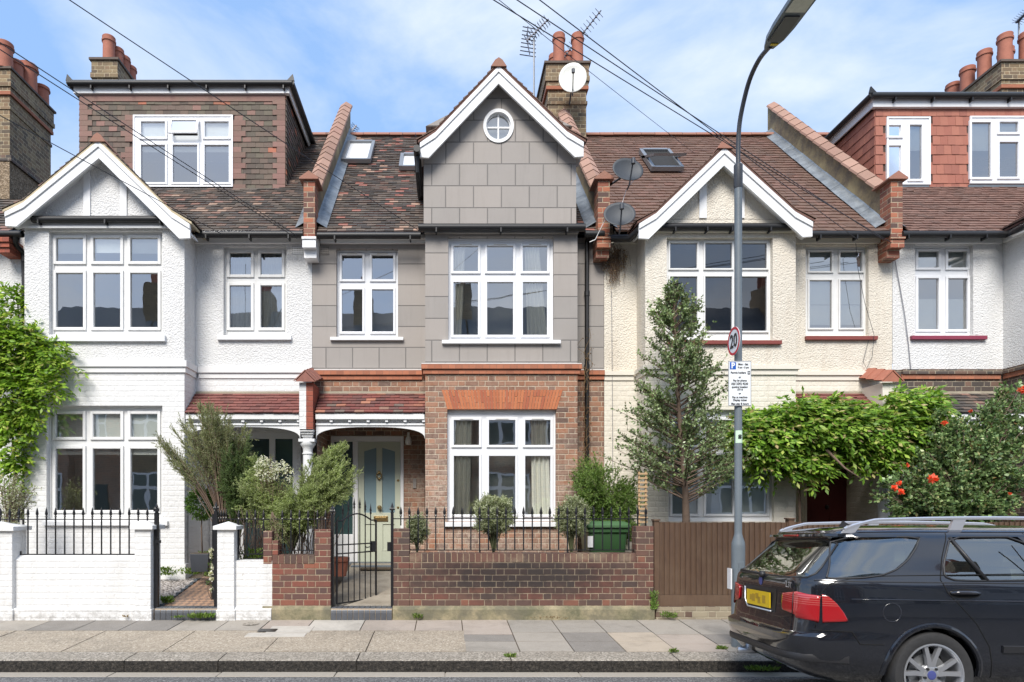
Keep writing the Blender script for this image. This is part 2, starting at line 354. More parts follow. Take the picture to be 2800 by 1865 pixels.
M['hung_a'] = mk_tile('hung_tile_mossy', [(0, (.085, .062, .05)), (.25, (.14, .095, .075)), (.4, (.10, .08, .062)), (.55, (.15, .105, .08)), (.72, (.25, .135, .11)), (.82, (.13, .11, .08)), (.975, (.42, .14, .08))], .45, (.10, .085, .06), speck=.35)
M['hung_pink'] = mk_tile('hung_tile_pink', [(0, (.22, .115, .095)), (.5, (.28, .15, .125)), (1, (.18, .1, .08))], .35)
M['hung_d'] = mk_tile('hung_tile_orange', [(0, (.33, .115, .08)), (.5, (.40, .155, .105)), (1, (.29, .105, .075))], .15, (.25, .1, .07))
M['tile_porch'] = mk_tile('porch_tile', [(0, (.17, .05, .045)), (.3, (.23, .07, .055)), (.55, (.12, .055, .05)), (.78, (.19, .062, .052)), (.90, (.42, .18, .11)), (.95, (.16, .12, .1))], .1)
M['tile_porch_a'] = mk_tile('porch_tile_red', [(0, (.17, .055, .048)), (.5, (.23, .075, .062)), (1, (.14, .05, .045))], .1)
M['sillred'] = plain('sill_red', (.2, .045, .035), .5, .2); M['sillcrim'] = plain('sill_crimson', (.22, .03, .06), .45, .15)
M['door_green'] = plain('door_sage', (.46, .49, .39), .4, .03); M['door_red'] = plain('door_dark_red', (.085, .012, .012), .45, .15)
M['door_teal'] = plain('door_teal', (.02, .045, .05), .4, .2)
M['brass'] = plain('brass', (.30, .21, .09), .35, .3, 30, Metallic=.8)
M['frost'] = plain('frosted_glass', (.19, .27, .30), .25, .06, 3)
M['slate'] = plain('slate_step', (.10, .12, .14), .5, .2, 8, .2)
M['tilecore'] = plain('tile_backing', (.07, .04, .032), .9, .2)  # plain dark brown backing behind the hung tiles
M['dark'] = plain('dark_void', (.02, .02, .02), .9)
M['room'] = plain('room_wall', (.55, .54, .49), .8, .1, 2)
M['blind'] = plain('blind_cloth', (.62, .63, .6), .8, .05)
M['lace'] = plain('lace_cloth', (.5, .52, .52), .9, .15, 30)
M['curtain'] = plain('curtain_cloth', (.88, .86, .78), .85, .08)
def mk_glass(name, tint, base, rgh=.01, warp=.02):
    t = NT(name); nrm = t.bump(t.noise(1.6, 2, .5), warp, .3)
    fr = t.n('Fresnel', {'IOR': 1.5}); t.set(fr.inputs['Normal'], nrm)
    fac = t.math('ADD', t.math('MULTIPLY', fr.outputs[0], 1.5), base)
    a = t.n('BsdfTransparent', {'Color': tint}); g = t.n('BsdfGlossy', {'Roughness': rgh, 'Color': (1, 1, 1)}); t.set(g.inputs['Normal'], nrm)
    m = t.n('MixShader'); t.set(m.inputs[0], fac); t.set(m.inputs[1], a.outputs[0]); t.set(m.inputs[2], g.outputs[0]); t.t.links.new(m.outputs[0], t.out.inputs[0]); return t.m
M['glass'] = mk_glass('window_glass', (.91, .935, .92), .27, warp=.006)
M['glass_dark'] = mk_glass('window_glass_grey', (.40, .40, .42), .07, warp=.008)
M['bark'] = plain('bark', (.13, .09, .065), .9, .4, 30, .6)
# ------------------------------------------------------------------ architectural pieces
def tiles(mb, P0, U, V, width, length, tw=.165, g=.115, th=.023, stag=True, keep=None, jit=.003, droop=0):
    P0 = Vector(P0); U = Vector(U).normalized(); V = Vector(V).normalized(); N = U.cross(V)
    if N.z < 0 or (abs(N.z) < 1e-3 and N.y > 0): N = -N
    rows = int(math.ceil(length/g)); cols = int(math.ceil(width/tw))+1
    for r in range(rows):
        off = -tw/2 if (stag and r % 2) else 0
        rj = rnd.uniform(-jit, jit)
        for c in range(cols):
            u0 = off+c*tw+.0015; u1 = u0+tw-.003; u0 = max(u0, 0); u1 = min(u1, width)
            if u1-u0 < .01: continue
            v0 = r*g+rj+rnd.uniform(-jit, jit)
            v1 = min(v0+g*1.25, length) if r == rows-1 else v0+g*1.25
            if keep and not keep((u0+u1)/2, v0): continue
            h = th+rnd.uniform(-jit, jit); k = rnd.uniform(-jit, jit)*.7
            dz = Vector((0, 0, droop))*math.sin(math.pi*min(1, (r+.5)/rows)) if droop else Vector((0, 0, 0))
            b0 = P0+U*u0+V*v0+dz; b1 = P0+U*u1+V*v0+dz; t0 = P0+U*u0+V*v1+dz; t1 = P0+U*u1+V*v1+dz
            i = len(mb.v)
            mb.v += [tuple(b0), tuple(b1), tuple(b0+N*(h+k)), tuple(b1+N*(h-k)), tuple(t0+N*.003), tuple(t1+N*.003)]
            for q, lip in (((2, 3, 5, 4), 0), ((0, 1, 3, 2), 1), ((0, 2, 4), 0), ((1, 5, 3), 0)):
                mb.f.append(tuple(i+x for x in q)); mb.m.append(lip)
def wall(mb, x0, x1, z0, z1, d, ops=(), rev=.2):
    """front facing wall with rectangular openings (world x0,x1,z0,z1) and their reveals"""
    xs = sorted(set([x0, x1]+[o[0] for o in ops]+[o[1] for o in ops])); zs = sorted(set([z0, z1]+[o[2] for o in ops]+[o[3] for o in ops]))
    for i in range(len(xs)-1):
        for j in range(len(zs)-1):
            cx, cz = (xs[i]+xs[i+1])/2, (zs[j]+zs[j+1])/2
            if any(o[0] < cx < o[1] and o[2] < cz < o[3] for o in ops): continue
            mb.face((xs[i], d, zs[j]), (xs[i+1], d, zs[j]), (xs[i+1], d, zs[j+1]), (xs[i], d, zs[j+1]))
    for a, b, c, e in ops:
        mb.face((a, d, c), (a, d+rev, c), (a, d+rev, e), (a, d, e)); mb.face((b, d+rev, c), (b, d, c), (b, d, e), (b, d+rev, e))
        mb.face((a, d, e), (a, d+rev, e), (b, d+rev, e), (b, d, e)); mb.face((a, d+rev, c), (a, d, c), (b, d, c), (b, d+rev, c))
def side(mb, x, y0, y1, z0, z1): mb.face((x, y0, z0), (x, y1, z0), (x, y1, z1), (x, y0, z1))
def opn(o, d): return (xx(o[0], d), xx(o[1], d), zz(o[3], d), zz(o[2], d))
def drape(mb, x0, x1, z0, z1, y, waves=6, amp=.03, lean=0):
    n = waves*8
    for i in range(n):
        def P(k, z, fz):
            t_ = k/n; x = x0+(x1-x0)*t_+lean*fz*(.4+t_)
            return (x, y+amp*math.sin(t_*waves*2*math.pi)*.9*(1+.3*math.sin(5*t_)), z)
        mb.face(P(i, z0, 0), P(i+1, z0, 0), P(i+1, z1, 1), P(i, z1, 1))
def window(house, d, op, panes, sill=None, rec=.09, frame='upvc', glass='glass', sillm='white', curtain=None, blind=None, sw=.042, open_pane=None, vent=(), room=.9, rm=.25, lace=None, name='window'):
    """op: opening in photo pixels at wall depth d; panes: (px0,px1,py0,py1) at frame depth"""
    df = d+rec; a, b, c, e = opn(op, d); P = [opn(p, df) for p in panes]
    mb = MB(); xs = sorted(set([a, b]+[p[0] for p in P]+[p[1] for p in P])); zs = sorted(set([c, e]+[p[2] for p in P]+[p[3] for p in P]))
    for i in range(len(xs)-1):
        for j in range(len(zs)-1):
            x, z = (xs[i]+xs[i+1])/2, (zs[j]+zs[j+1])/2
            if any(p[0] < x < p[1] and p[2] < z < p[3] for p in P): continue
            mb.face((xs[i], df+.012, zs[j]), (xs[i+1], df+.012, zs[j]), (xs[i+1], df+.012, zs[j+1]), (xs[i], df+.012, zs[j+1]))
    # proud outer frame
    fw = .03
    mb.box(a, a+fw, df-.006, df+.03, c, e); mb.box(b-fw, b, df-.006, df+.03, c, e); mb.box(a+fw, b-fw, df-.006, df+.03, e-fw, e); mb.box(a+fw, b-fw, df-.006, df+.03, c, c+fw)
    fr = mb.build(name, M[frame], house)
    sb = MB(); gb = MB()
    for k, (p0, p1, q0, q1) in enumerate(P):
        if open_pane == k:
            # top hung sash swung outwards
            top = Vector((0, df, q1+sw)); ang = R(16); H = q1-q0+2*sw
            def T(x, h, t_): return (x, df-.02-h*math.sin(ang)-t_*math.cos(ang), q1+sw-h*math.cos(ang)+t_*math.sin(ang))
            def bx(x0, x1, h0, h1, t0=-.015, t1=.02):
                i = len(sb.v); sb.v += [T(x0, h0, t0), T(x1, h0, t0), T(x1, h1, t0), T(x0, h1, t0), T(x0, h0, t1), T(x1, h0, t1), T(x1, h1, t1), T(x0, h1, t1)]
                for q in ((0,3,2,1),(4,5,6,7),(0,1,5,4),(1,2,6,5),(2,3,7,6),(3,0,4,7)): sb.f.append(tuple(i+z for z in q)); sb.m.append(0)
            bx(p0-sw, p0, 0, H); bx(p1, p1+sw, 0, H); bx(p0, p1, 0, sw); bx(p0, p1, H-sw, H)
            gb.face(T(p0, sw, 0), T(p1, sw, 0), T(p1, H-sw, 0), T(p0, H-sw, 0)); continue
        y0, y1 = df-.016, df+.035
        sb.box(p0-sw, p0, y0, y1, q0-sw, q1+sw); sb.box(p1, p1+sw, y0, y1, q0-sw, q1+sw)
        sb.box(p0, p1, y0, y1, q1, q1+sw); sb.box(p0, p1, y0, y1, q0-sw, q0)
        gb.face((p0, df+.02, q0), (p1, df+.02, q0), (p1, df+.02, q1), (p0, df+.02, q1))
    sb.build('sash', M[frame], fr, bevel=.006); gb.build('glass', M[glass], fr)
    for k in vent:
        p0, p1, q0, q1 = P[k]; vb = MB().box(p0+(p1-p0)*.25, p1-(p1-p0)*.25, df-.024, df-.012, q1+sw*.35, q1+sw*.65); vb.build('trickle_vent', M['vent'], fr)
    if sill:
        s = opn(sill, d); MB().prism([(d-.06, s[2]), (d-.06, s[3]-.012), (df, s[3]+.004), (df, s[2])], s[0], s[1], 'x').build('sill', M[sillm], fr, bevel=.004)
    if room:
        rb = MB(); y0, y1 = d+.2, d+room; A, B, C_, E = a-rm, b+rm, c-.3, e+.15
        rb.face((A, y1, C_), (B, y1, C_), (B, y1, E), (A, y1, E)); rb.face((A, y0, C_), (A, y1, C_), (A, y1, E), (A, y0, E)); rb.face((B, y0, C_), (B, y1, C_), (B, y1, E), (B, y0, E))
        rb.face((A, y0, E), (B, y0, E), (B, y1, E), (A, y1, E)); rb.face((A, y0, C_), (B, y0, C_), (B, y1, C_), (A, y1, C_))
        rb.build('room', M['room'], fr)
    if blind:
        bb = MB()
        for (k, y0, y1) in blind:
            p = opn((op[0], op[1], y0, y1), df) if k is None else (P[k][0]-.03, P[k][1]+.03, zz(y1, df), zz(y0, df))
            bb.box(p[0]+.02, p[1]-.02, df+.06, df+.066, p[2], p[3])
        bb.build('blind', M['blind'], fr)
    if lace:
        lb = MB()
        for k in lace: drape(lb, P[k][0]-.02, P[k][1]+.02, P[k][2], P[k][3]+.02, df+.09, 5, .012)
        lb.build('net_curtain', M['lace'], fr, smooth='all')
    if curtain:
        cb = MB()
        for (x0, x1, y0, y1, lean) in curtain: drape(cb, xx(x0, df), xx(x1, df), zz(y1, df), zz(y0, df), df+.07, max(3, int(abs(xx(x1, df)-xx(x0, df))/.07)), .025, lean)
        cb.build('curtain', M['curtain'], fr, smooth='all')
    return fr
M['capstone'] = plain('chimney_cap', (.10, .075, .06), .85, .3, 10, .3)
M['vent'] = plain('vent_cover', (.55, .53, .48), .5)
def gutter(house, pts, brk=(), r=.058, name='gutter'):
    mb = MB(); mb.tube(pts, r, 10)
    for p in brk: mb.box(p[0]-.012, p[0]+.012, p[1]-r*.9, p[1]+.08, p[2]-r-.03, p[2]+.01)
    return mb.build(name, M['gutter'], house, smooth=True)
def rects(cols, rows): return [(a, b, c, e) for (c, e) in rows for (a, b) in cols]

EAVE_D, EAVE_Z, RID_D, RID_Z = 11.22, 6.60, 15.2, 10.52
SL = Vector((0, RID_D-EAVE_D, RID_Z-EAVE_Z))
def main_roof(house, xa, xb, tm, keep=None, ridge=True, dr=0, g=.115):
    mb = MB(); tiles(mb, (xa, EAVE_D, EAVE_Z), (1, 0, 0), SL, xb-xa, SL.length, keep=keep, jit=.006, droop=-.03, g=g, th=.026)
    o = mb.build('roof', [M[tm], M[tm+'_edge']], house, fix=False)
    ub = MB(); N = Vector((0, -SL.z, SL.y)).normalized()*-.05
    a = Vector((0, EAVE_D, EAVE_Z))+N; b = Vector((0, RID_D, RID_Z))+N; yb = RID_D+3.9
    ub.face((xa, a.y, a.z), (xb, a.y, a.z), (xb, b.y, b.z), (xa, b.y, b.z)); ub.face((xa, b.y, b.z), (xb, b.y, b.z), (xb, yb, EAVE_Z), (xa, yb, EAVE_Z))
    ub.face((xa, yb, EAVE_Z), (xb, yb, EAVE_Z), (xb, yb, .6), (xa, yb, .6))
    for x in (xa+.01, xb-.01): ub.face((x, a.y, a.z), (x, b.y, b.z), (x, yb, EAVE_Z), (x, yb, 6.3), (x, DR+.3, 6.3))
    ub.build('roof_underside', M['dark'], house)
    if ridge:
        rb = MB(); n = int((xb-xa)/.3); w_ = (xb-xa)/n
        for i in range(n):
            x = xa+i*w_; c = (RID_D, RID_Z+.0); pr = []
            for k in range(9):
                an = math.pi*k/8; pr.append((c[0]-math.cos(an)*.12, c[1]+math.sin(an)*.1+rnd.uniform(-.003, .003)-.02))
            rb.prism(pr, x+.004, x+w_-.004, 'x')
        rb.build('ridge_tiles', M['ridge'], house)
    return o
def gable(house, apx, apy, xl, yl, xr, yr, bw, dB, tm, wallm, boardm='white', ext=1.28, base_y=600, wall_d=None, battens=(), verge='ridge', side_wall=None, roofback=None, foot=24, kick=13):
    """front gable: barge boards, tiled slopes running back to the main roof. coordinates in photo px at depth dB"""
    ax, az_ = xx(apx, dB), zz(apy, dB); lx, lz = xx(xl, dB), zz(yl, dB); rx, rz = xx(xr, dB), zz(yr, dB); h = bw/F*dB; ft = foot/F*dB
    # barge boards, one per slope, kicked out a little near the foot
    kk = kick/F*dB
    for sgn, ex, ez in ((-1, lx, lz), (1, rx, rz)):
        kx = ax+(ex-ax)*.8; kz = az_+(ez-az_)*.8-kk
        mb = MB(); mb.prism([(ax, az_), (kx, kz), (ex, ez), (ex, ez-h*.88), (ex-sgn*ft, ez-h*.92), (ax, az_-h*1.08)], dB, dB+.045)
        q = h*.36
        mb.prism([(ax, az_-.004), (kx, kz-.004), (ex-sgn*.002, ez-.004), (ex-sgn*.002, ez-q*.9), (kx, kz-q), (ax, az_-q*1.05)], dB-.022, dB-.001)
        mb.build('bargeboard', M[boardm], house, bevel=.004)
    # soffit + wall triangle
    wd = wall_d or DB; bz = zz(base_y, wd); wb = MB()
    def hz(x):
        ez, ex = (lz, lx) if x < ax else (rz, rx)
        f = abs(x-ax)/abs(ex-ax); return az_-h*.55+((ez-az_)*f-kk*f/.8 if f < .8 else (ez-az_)*f-kk*(1-f)/.2)
    x0, x1 = side_wall if side_wall else (lx+.2, rx-.2)
    pts = [(x0, bz), (x1, bz)]
    pts += [(x1, max(bz+.001, hz(x1))), (ax, hz(ax)), (x0, max(bz+.001, hz(x0)))]
    wb.prism(pts, wd, wd+.2)
    g = wb.build('gable_wall', M[wallm], house)
    hs = h*.5
    for ex, ez in ((lx, lz), (rx, rz)):
        kx = ax+(ex-ax)*.8; kz = az_+(ez-az_)*.8-kk
        sb = MB(); sb.prism([(ax, az_-hs), (kx, kz-hs), (ex, ez-hs), (ex, ez-hs-.03), (kx, kz-hs-.03), (ax, az_-hs-.03)], dB+.046, wd+.1)
        sb.build('soffit', M[boardm], house)
    if battens:
        for b0, b1 in battens:
            bb = MB(); X0, X1 = xx(b0, wd), xx(b1, wd); bb.prism([(X0, bz+.01), (X1, bz+.01), (X1, hz(X1)-.01), (X0, hz(X0)-.01)], wd-.025, wd-.001); bb.build('batten', M[boardm], house)
    # tiled slopes
    tb = MB(); dd = roofback
    for sgn, ex, ez in ((-1, lx, lz), (1, rx, rz)):
        kx = ax+(ex-ax)*.8; kz = az_+(ez-az_)*.8-kk
        for (bx_, bz_, cx_, cz_) in ((kx, kz, ax, az_), (ex+sgn*.05, ez+.005, kx, kz)):
            e_ = Vector((bx_, dB-.03, bz_+.038)); up = Vector((cx_, dB-.03, cz_+.038))-e_
            tiles(tb, e_, (0, 1, 0), up, dd-dB, up.length+.02, jit=.005, th=.024)
    tb.build('gable_roof', [M[tm], M[tm+'_edge']], house, fix=False)
    ub = MB(); 
    for sgn, ex, ez in ((-1, lx, lz), (1, rx, rz)):
        kx = ax+(ex-ax)*.8; kz = az_+(ez-az_)*.8-kk
        ub.prism([(ax, az_+.034), (kx, kz+.034), (ex+sgn*.03, ez+.03), (ex+sgn*.03, ez-.005), (kx, kz-.015), (ax, az_-.02)], dB-.02, dd)
    ub.build('verge', M[verge], house)
    rb = MB(); n = int((dd-dB)/.3)
    for i in range(n):
        y = dB-.05+i*.3; hh = .09
        rb.prism([(ax-.13, az_-.03), (ax-.06, az_+.075), (ax, az_+.115), (ax+.06, az_+.075), (ax+.13, az_-.03)], y, y+.29)
    rb.build('gable_ridge', M['ridge'], house)
    return g
def chimney(house, x0, x1, y0, y1, z0, z1, pots, stack='brick_chim', po=.0):
    mb = MB(); s = .09
    mb.mi = 0
    mb.box(x0+s, x1-s, y0+s, y1-s, z0, z1-.55); mb.box(x0+s*.75, x1-s*.75, y0+s*.75, y1-s*.75, z1-.95, z1-.88)
    mb.box(x0+s*.6, x1-s*.6, y0+s*.6, y1-s*.6, z1-.55, z1-.44); mb.box(x0+s*.25, x1-s*.25, y0+s*.25, y1-s*.25, z1-.44, z1-.33); mb.box(x0+s*.45, x1-s*.45, y0+s*.45, y1-s*.45, z1-.33, z1-.05)
    mb.mi = 1; mb.box(x0, x1, y0, y1, z1-.05, z1)
    mb.mi = 2; mb.box(x0+s*.5, x1-s*.5, y0+s*.5, y1-s*.5, z1-.62, z1-.545)
    c = mb.build('chimney', [M[stack], M['capstone'], M['brick_or']], house)
    for (px, py, r, hh) in pots:
        MB().lathe((px, py, z1), [(r*1.02, 0), (r*.98, hh*.7), (r*1.02, hh*.78), (r*1.16, hh*.8), (r*1.18, hh*.86), (r*1.05, hh*.88), (r*1.1, hh*.98), (r*1.02, hh), (r*.8, hh), (r*.8, hh*.5)], 20).build('chimney_pot', M['terra'], c, smooth=True)
    return c
def parapet(house, x0, x1, facem='brick_pier', zf=.98, corbel='brick_pier'):
    """upstand party wall with tile coping, running up the roof"""
    k = SL.z/SL.y; ye, yr = EAVE_D+.22, RID_D+.2
    def rz(y): return EAVE_Z+(y-EAVE_D)*k
    mb = MB(); up = .62; zf0 = EAVE_Z+.86
    mb.prism([(ye, rz(ye)-.3), (ye, zf0), (ye+.1, zf0), (yr, rz(yr)+up), (yr+.05, rz(yr)+up), (yr+.05, rz(yr)-.5)], x0+.03, x1-.03, 'x')
    mb.build('parapet', M['parapet'], house)
    pb = MB(); pb.box(x0+.015, x1-.015, EAVE_D-.06, ye-.002, EAVE_Z-.12, zf0); pb.build('parapet_pier', M[facem], house)
    pc = MB(); xm = (x0+x1)/2
    pc.prism([(x0-.05, zf0), (x0-.05, zf0+.025), (xm, zf0+.14), (x1+.05, zf0+.025), (x1+.05, zf0)], EAVE_D-.11, ye+.12); pc.build('pier_cap', M['ridge'], house)
    cb = MB(); L_ = Vector((0, yr-ye, (rz(yr)-rz(ye)))); n = int(L_.length/.34); V = L_.normalized(); Nn = Vector((0, -V.z, V.y))
    st = Vector((0, ye+.1, zf0+.03-.0))
    en = Vector((0, yr, rz(yr)+up)); Ld = en-st; V = Ld.normalized(); Nn = Vector((0, -V.z, V.y)); n = int(Ld.length/.34); q = Ld.length/n
    for i in range(n):
        a = st+V*(i*q+.004); b = st+V*((i+1)*q-.004); lift = .012
        i0 = len(cb.v)
        for P_, l in ((a, lift), (b, 0)):
            for X, h in ((x0-.03, .0), (x0-.02, .035), (xm, .11), (x1+.02, .035), (x1+.03, 0)):
                p = P_+Nn*(h+l); cb.v.append((X, p.y, p.z))
        for j in range(4): cb.f.append((i0+j, i0+j+1, i0+6+j, i0+5+j)); cb.m.append(0)
        cb.f.append((i0, i0+4, i0+3, i0+2, i0+1)); cb.m.append(0); cb.f.append((i0+5, i0+6, i0+7, i0+8, i0+9)); cb.m.append(0); cb.f.append((i0, i0+5, i0+9, i0+4)); cb.m.append(0)
    cb.build('coping', M['coping'], house)
    # lead flashing on both sides
    fb = MB()
    for sx, X in ((1, x1-.028), (-1, x0+.028)):
        n = 9
        for i in range(n):
            y0, y1 = ye-.15+(yr-ye)*i/n, ye-.15+(yr-ye)*(i+1)/n+.04; lift = .03+.006*(i % 2)
            fb.face((X, y0, rz(y0)+lift+.13), (X+sx*.02, y0, rz(y0)+lift+.1), (X+sx*.02, y1, rz(y1)+lift+.1), (X, y1, rz(y1)+lift+.13))
            fb.face((X+sx*.02, y0, rz(y0)+lift+.1), (X+sx*.19, y0, rz(y0)+lift), (X+sx*.19, y1, rz(y1)+lift), (X+sx*.02, y1, rz(y1)+lift+.1))
    fb.build('lead_flashing', M['lead'], house)
    kb = MB()
    for i, (z0_, z1_, pr) in enumerate(((-.16, -.121, .0), (-.30, -.161, .02), (-.44, -.301, -.045))):
        kb.box(x0-.01+i*.008, x1+.01-i*.008, EAVE_D-.1+i*.04-pr, DR-.002, EAVE_Z+z0_, EAVE_Z+z1_)
    kb.build('corbel', M[corbel], house)
def skylight(house, cx0, cx1, v0, v1, openp=False):
    k = SL.normalized(); N = Vector((0, -k.z, k.y)); P0 = Vector((0, EAVE_D, EAVE_Z))+N*.03
    def P(x, v, h): p = P0+k*v+N*h; return (x, p.y, p.z)
    def bx(mb, x0, x1, a, b, h0, h1):
        i = len(mb.v); mb.v += [P(x0, a, h0), P(x1, a, h0), P(x1, b, h0), P(x0, b, h0), P(x0, a, h1), P(x1, a, h1), P(x1, b, h1), P(x0, b, h1)]
        for q in ((0,3,2,1),(4,5,6,7),(0,1,5,4),(1,2,6,5),(2,3,7,6),(3,0,4,7)): mb.f.append(tuple(i+z for z in q)); mb.m.append(mb.mi)
    mb = MB(); f = .07
    bx(mb, cx0, cx0+f, v0, v1, 0, .09); bx(mb, cx1-f, cx1, v0, v1, 0, .09); bx(mb, cx0+f, cx1-f, v0, v0+f, 0, .085); bx(mb, cx0+f, cx1-f, v1-f*1.3, v1, 0, .1)
    o = mb.build('skylight', M['sky_frame'], house)
    g = MB(); bx(g, cx0+f, cx1-f, v0+f, v1-f*1.3, .03, .05); g.build('pane', M['dark'] if openp else M['sky_pane'], o)  # when open, a dark sheet stands in for the unlit opening
    if openp:
        q = MB(); vm = (v0+v1)/2
        i = len(q.v)
        def Q(x, t_, h): 
            p = P0+k*(vm+t_*.94)+N*(.08-t_*.33+h); return (x, p.y, p.z)
        for (x0, x1, a, b) in ((cx0, cx1, -(v1-v0)/2, -(v1-v0)/2+.06), (cx0, cx1, (v1-v0)/2-.08, (v1-v0)/2), (cx0, cx0+.06, -(v1-v0)/2+.06, (v1-v0)/2-.08), (cx1-.06, cx1, -(v1-v0)/2+.06, (v1-v0)/2-.08)):
            i = len(q.v); q.v += [Q(x0, a, 0), Q(x1, a, 0), Q(x1, b, 0), Q(x0, b, 0), Q(x0, a, .05), Q(x1, a, .05), Q(x1, b, .05), Q(x0, b, .05)]
            for z in ((0,3,2,1),(4,5,6,7),(0,1,5,4),(1,2,6,5),(2,3,7,6),(3,0,4,7)): q.f.append(tuple(i+y for y in z)); q.m.append(0)
        q.build('sash', M['sky_frame'], o)
    return o
M['sky_frame'] = plain('skylight_frame', (.25, .26, .27), .4, .1, Metallic=.5)
M['sky_pane'] = plain('skylight_blind', (.62, .63, .64), .15, .03)
def dormer(house, x0, x1, yf, yb, zb, zt, hungm, edge=None, fas=.17, gut=True, ops=(), tw=.165, g=.1):
    mb = MB()
    def kp(u, v):
        X = x0+u; Z = zb+v
        return not any(o[0]-.02 < X < o[1]+.02 and o[2]-.02 < Z+.05 < o[3]+.02 for o in ops)
    tiles(mb, (x0, yf, zb), (1, 0, 0), (0, 0, 1), x1-x0, zt-fas-zb, tw=tw, g=g, th=.016, keep=kp)
    H = zt-fas-zb
    tiles(mb, (x1, yf, zb), (0, 1, 0), (0, 0, 1), yb-yf, H, tw=tw, g=g) if False else None
    # cheeks (tiled sides)
    for X, sx in ((x0, -1), (x1, 1)):
        rows = int(H/g)
        for r in range(rows+1):
            z0_ = zb+r*g; z1_ = min(z0_+g*1.2, zb+H)
            n = int((yb-yf)/tw)
            for c in range(n+1):
                a = yf+c*tw-(tw/2 if r % 2 else 0); b = min(a+tw-.003, yb); a = max(a, yf)
                if b-a < .01: continue
                i = len(mb.v); h = .018+rnd.uniform(-.003, .003)
                mb.v += [(X, a, z0_), (X, b, z0_), (X+sx*h, a, z0_), (X+sx*h, b, z0_), (X+sx*.003, a, z1_), (X+sx*.003, b, z1_)]
                for q in ((2, 3, 5, 4), (0, 1, 3, 2), (0, 2, 4), (1, 5, 3)): mb.f.append(tuple(i+k for k in q)); mb.m.append(0)
    dm = mb.build('dormer', M[hungm], house, fix=False)
    wb = MB(); wall(wb, x0, x1, zb, zt-.01, yf+.004, ops, .15)
    side(wb, x0+.002, yf+.004, yb, zb-2, zt-.01); side(wb, x1-.002, yf+.004, yb, zb-2, zt-.01); wb.build('dormer_core', M['tilecore'], dm)
    rb = MB(); rb.box(x0-.1, x1+.1, yf-.12, yb+1.6, zt, zt+.06); rb.build('dormer_roof', M['slate'], dm)
    fb = MB(); fb.box(x0-.06, x1+.06, yf-.07, yf-.045, zt-fas, zt-.001); fb.box(x0-.085, x0-.06, yf-.07, yb, zt-fas, zt-.001); fb.box(x1+.06, x1+.085, yf-.07, yb, zt-fas, zt-.001)
    fb.box(x0-.06, x1+.06, yf-.044, yf+.02, zt-fas, zt-fas+.02); fb.build('fascia', M['white'], dm)
    gb = MB(); gb.tube([(x0-.16, yf-.13, zt-.02), (x1+.16, yf-.13, zt-.02)], .055, 10)
    x = x0+.3
    while x < x1: gb.box(x-.012, x+.012, yf-.16, yf-.07, zt-.13, zt-.06); x += .75
    gb.tube([(x1+.15, yf-.13, zt+.0), (x1+.15, yb+.2, zt+.0)], .05, 8); gb.tube([(x0-.15, yf-.13, zt+.0), (x0-.15, yb+.2, zt+.0)], .05, 8)
    gb.prism([(x1+.05, zt+.03), (x1+.2, zt+.03), (x1+.17, zt+.16)], yf-.14, yf-.1); gb.prism([(x0-.2, zt+.03), (x0-.05, zt+.03), (x0-.17, zt+.16)], yf-.14, yf-.1)
    gb.build('gutter', M['gutter'], dm, smooth=True)
    return dm
def arch_pts(xl, xr, zs, zt, n=18, p=2.6):
    pts = []
    for i in range(n+1):
        t_ = i/n; an = math.pi*t_; c = math.cos(an); s = math.sin(an)
        x = (xl+xr)/2-(xr-xl)/2*math.copysign(abs(c)**(2/p), c); z = zs+(zt-zs)*abs(s)**(2/p); pts.append((x, z))
    return pts
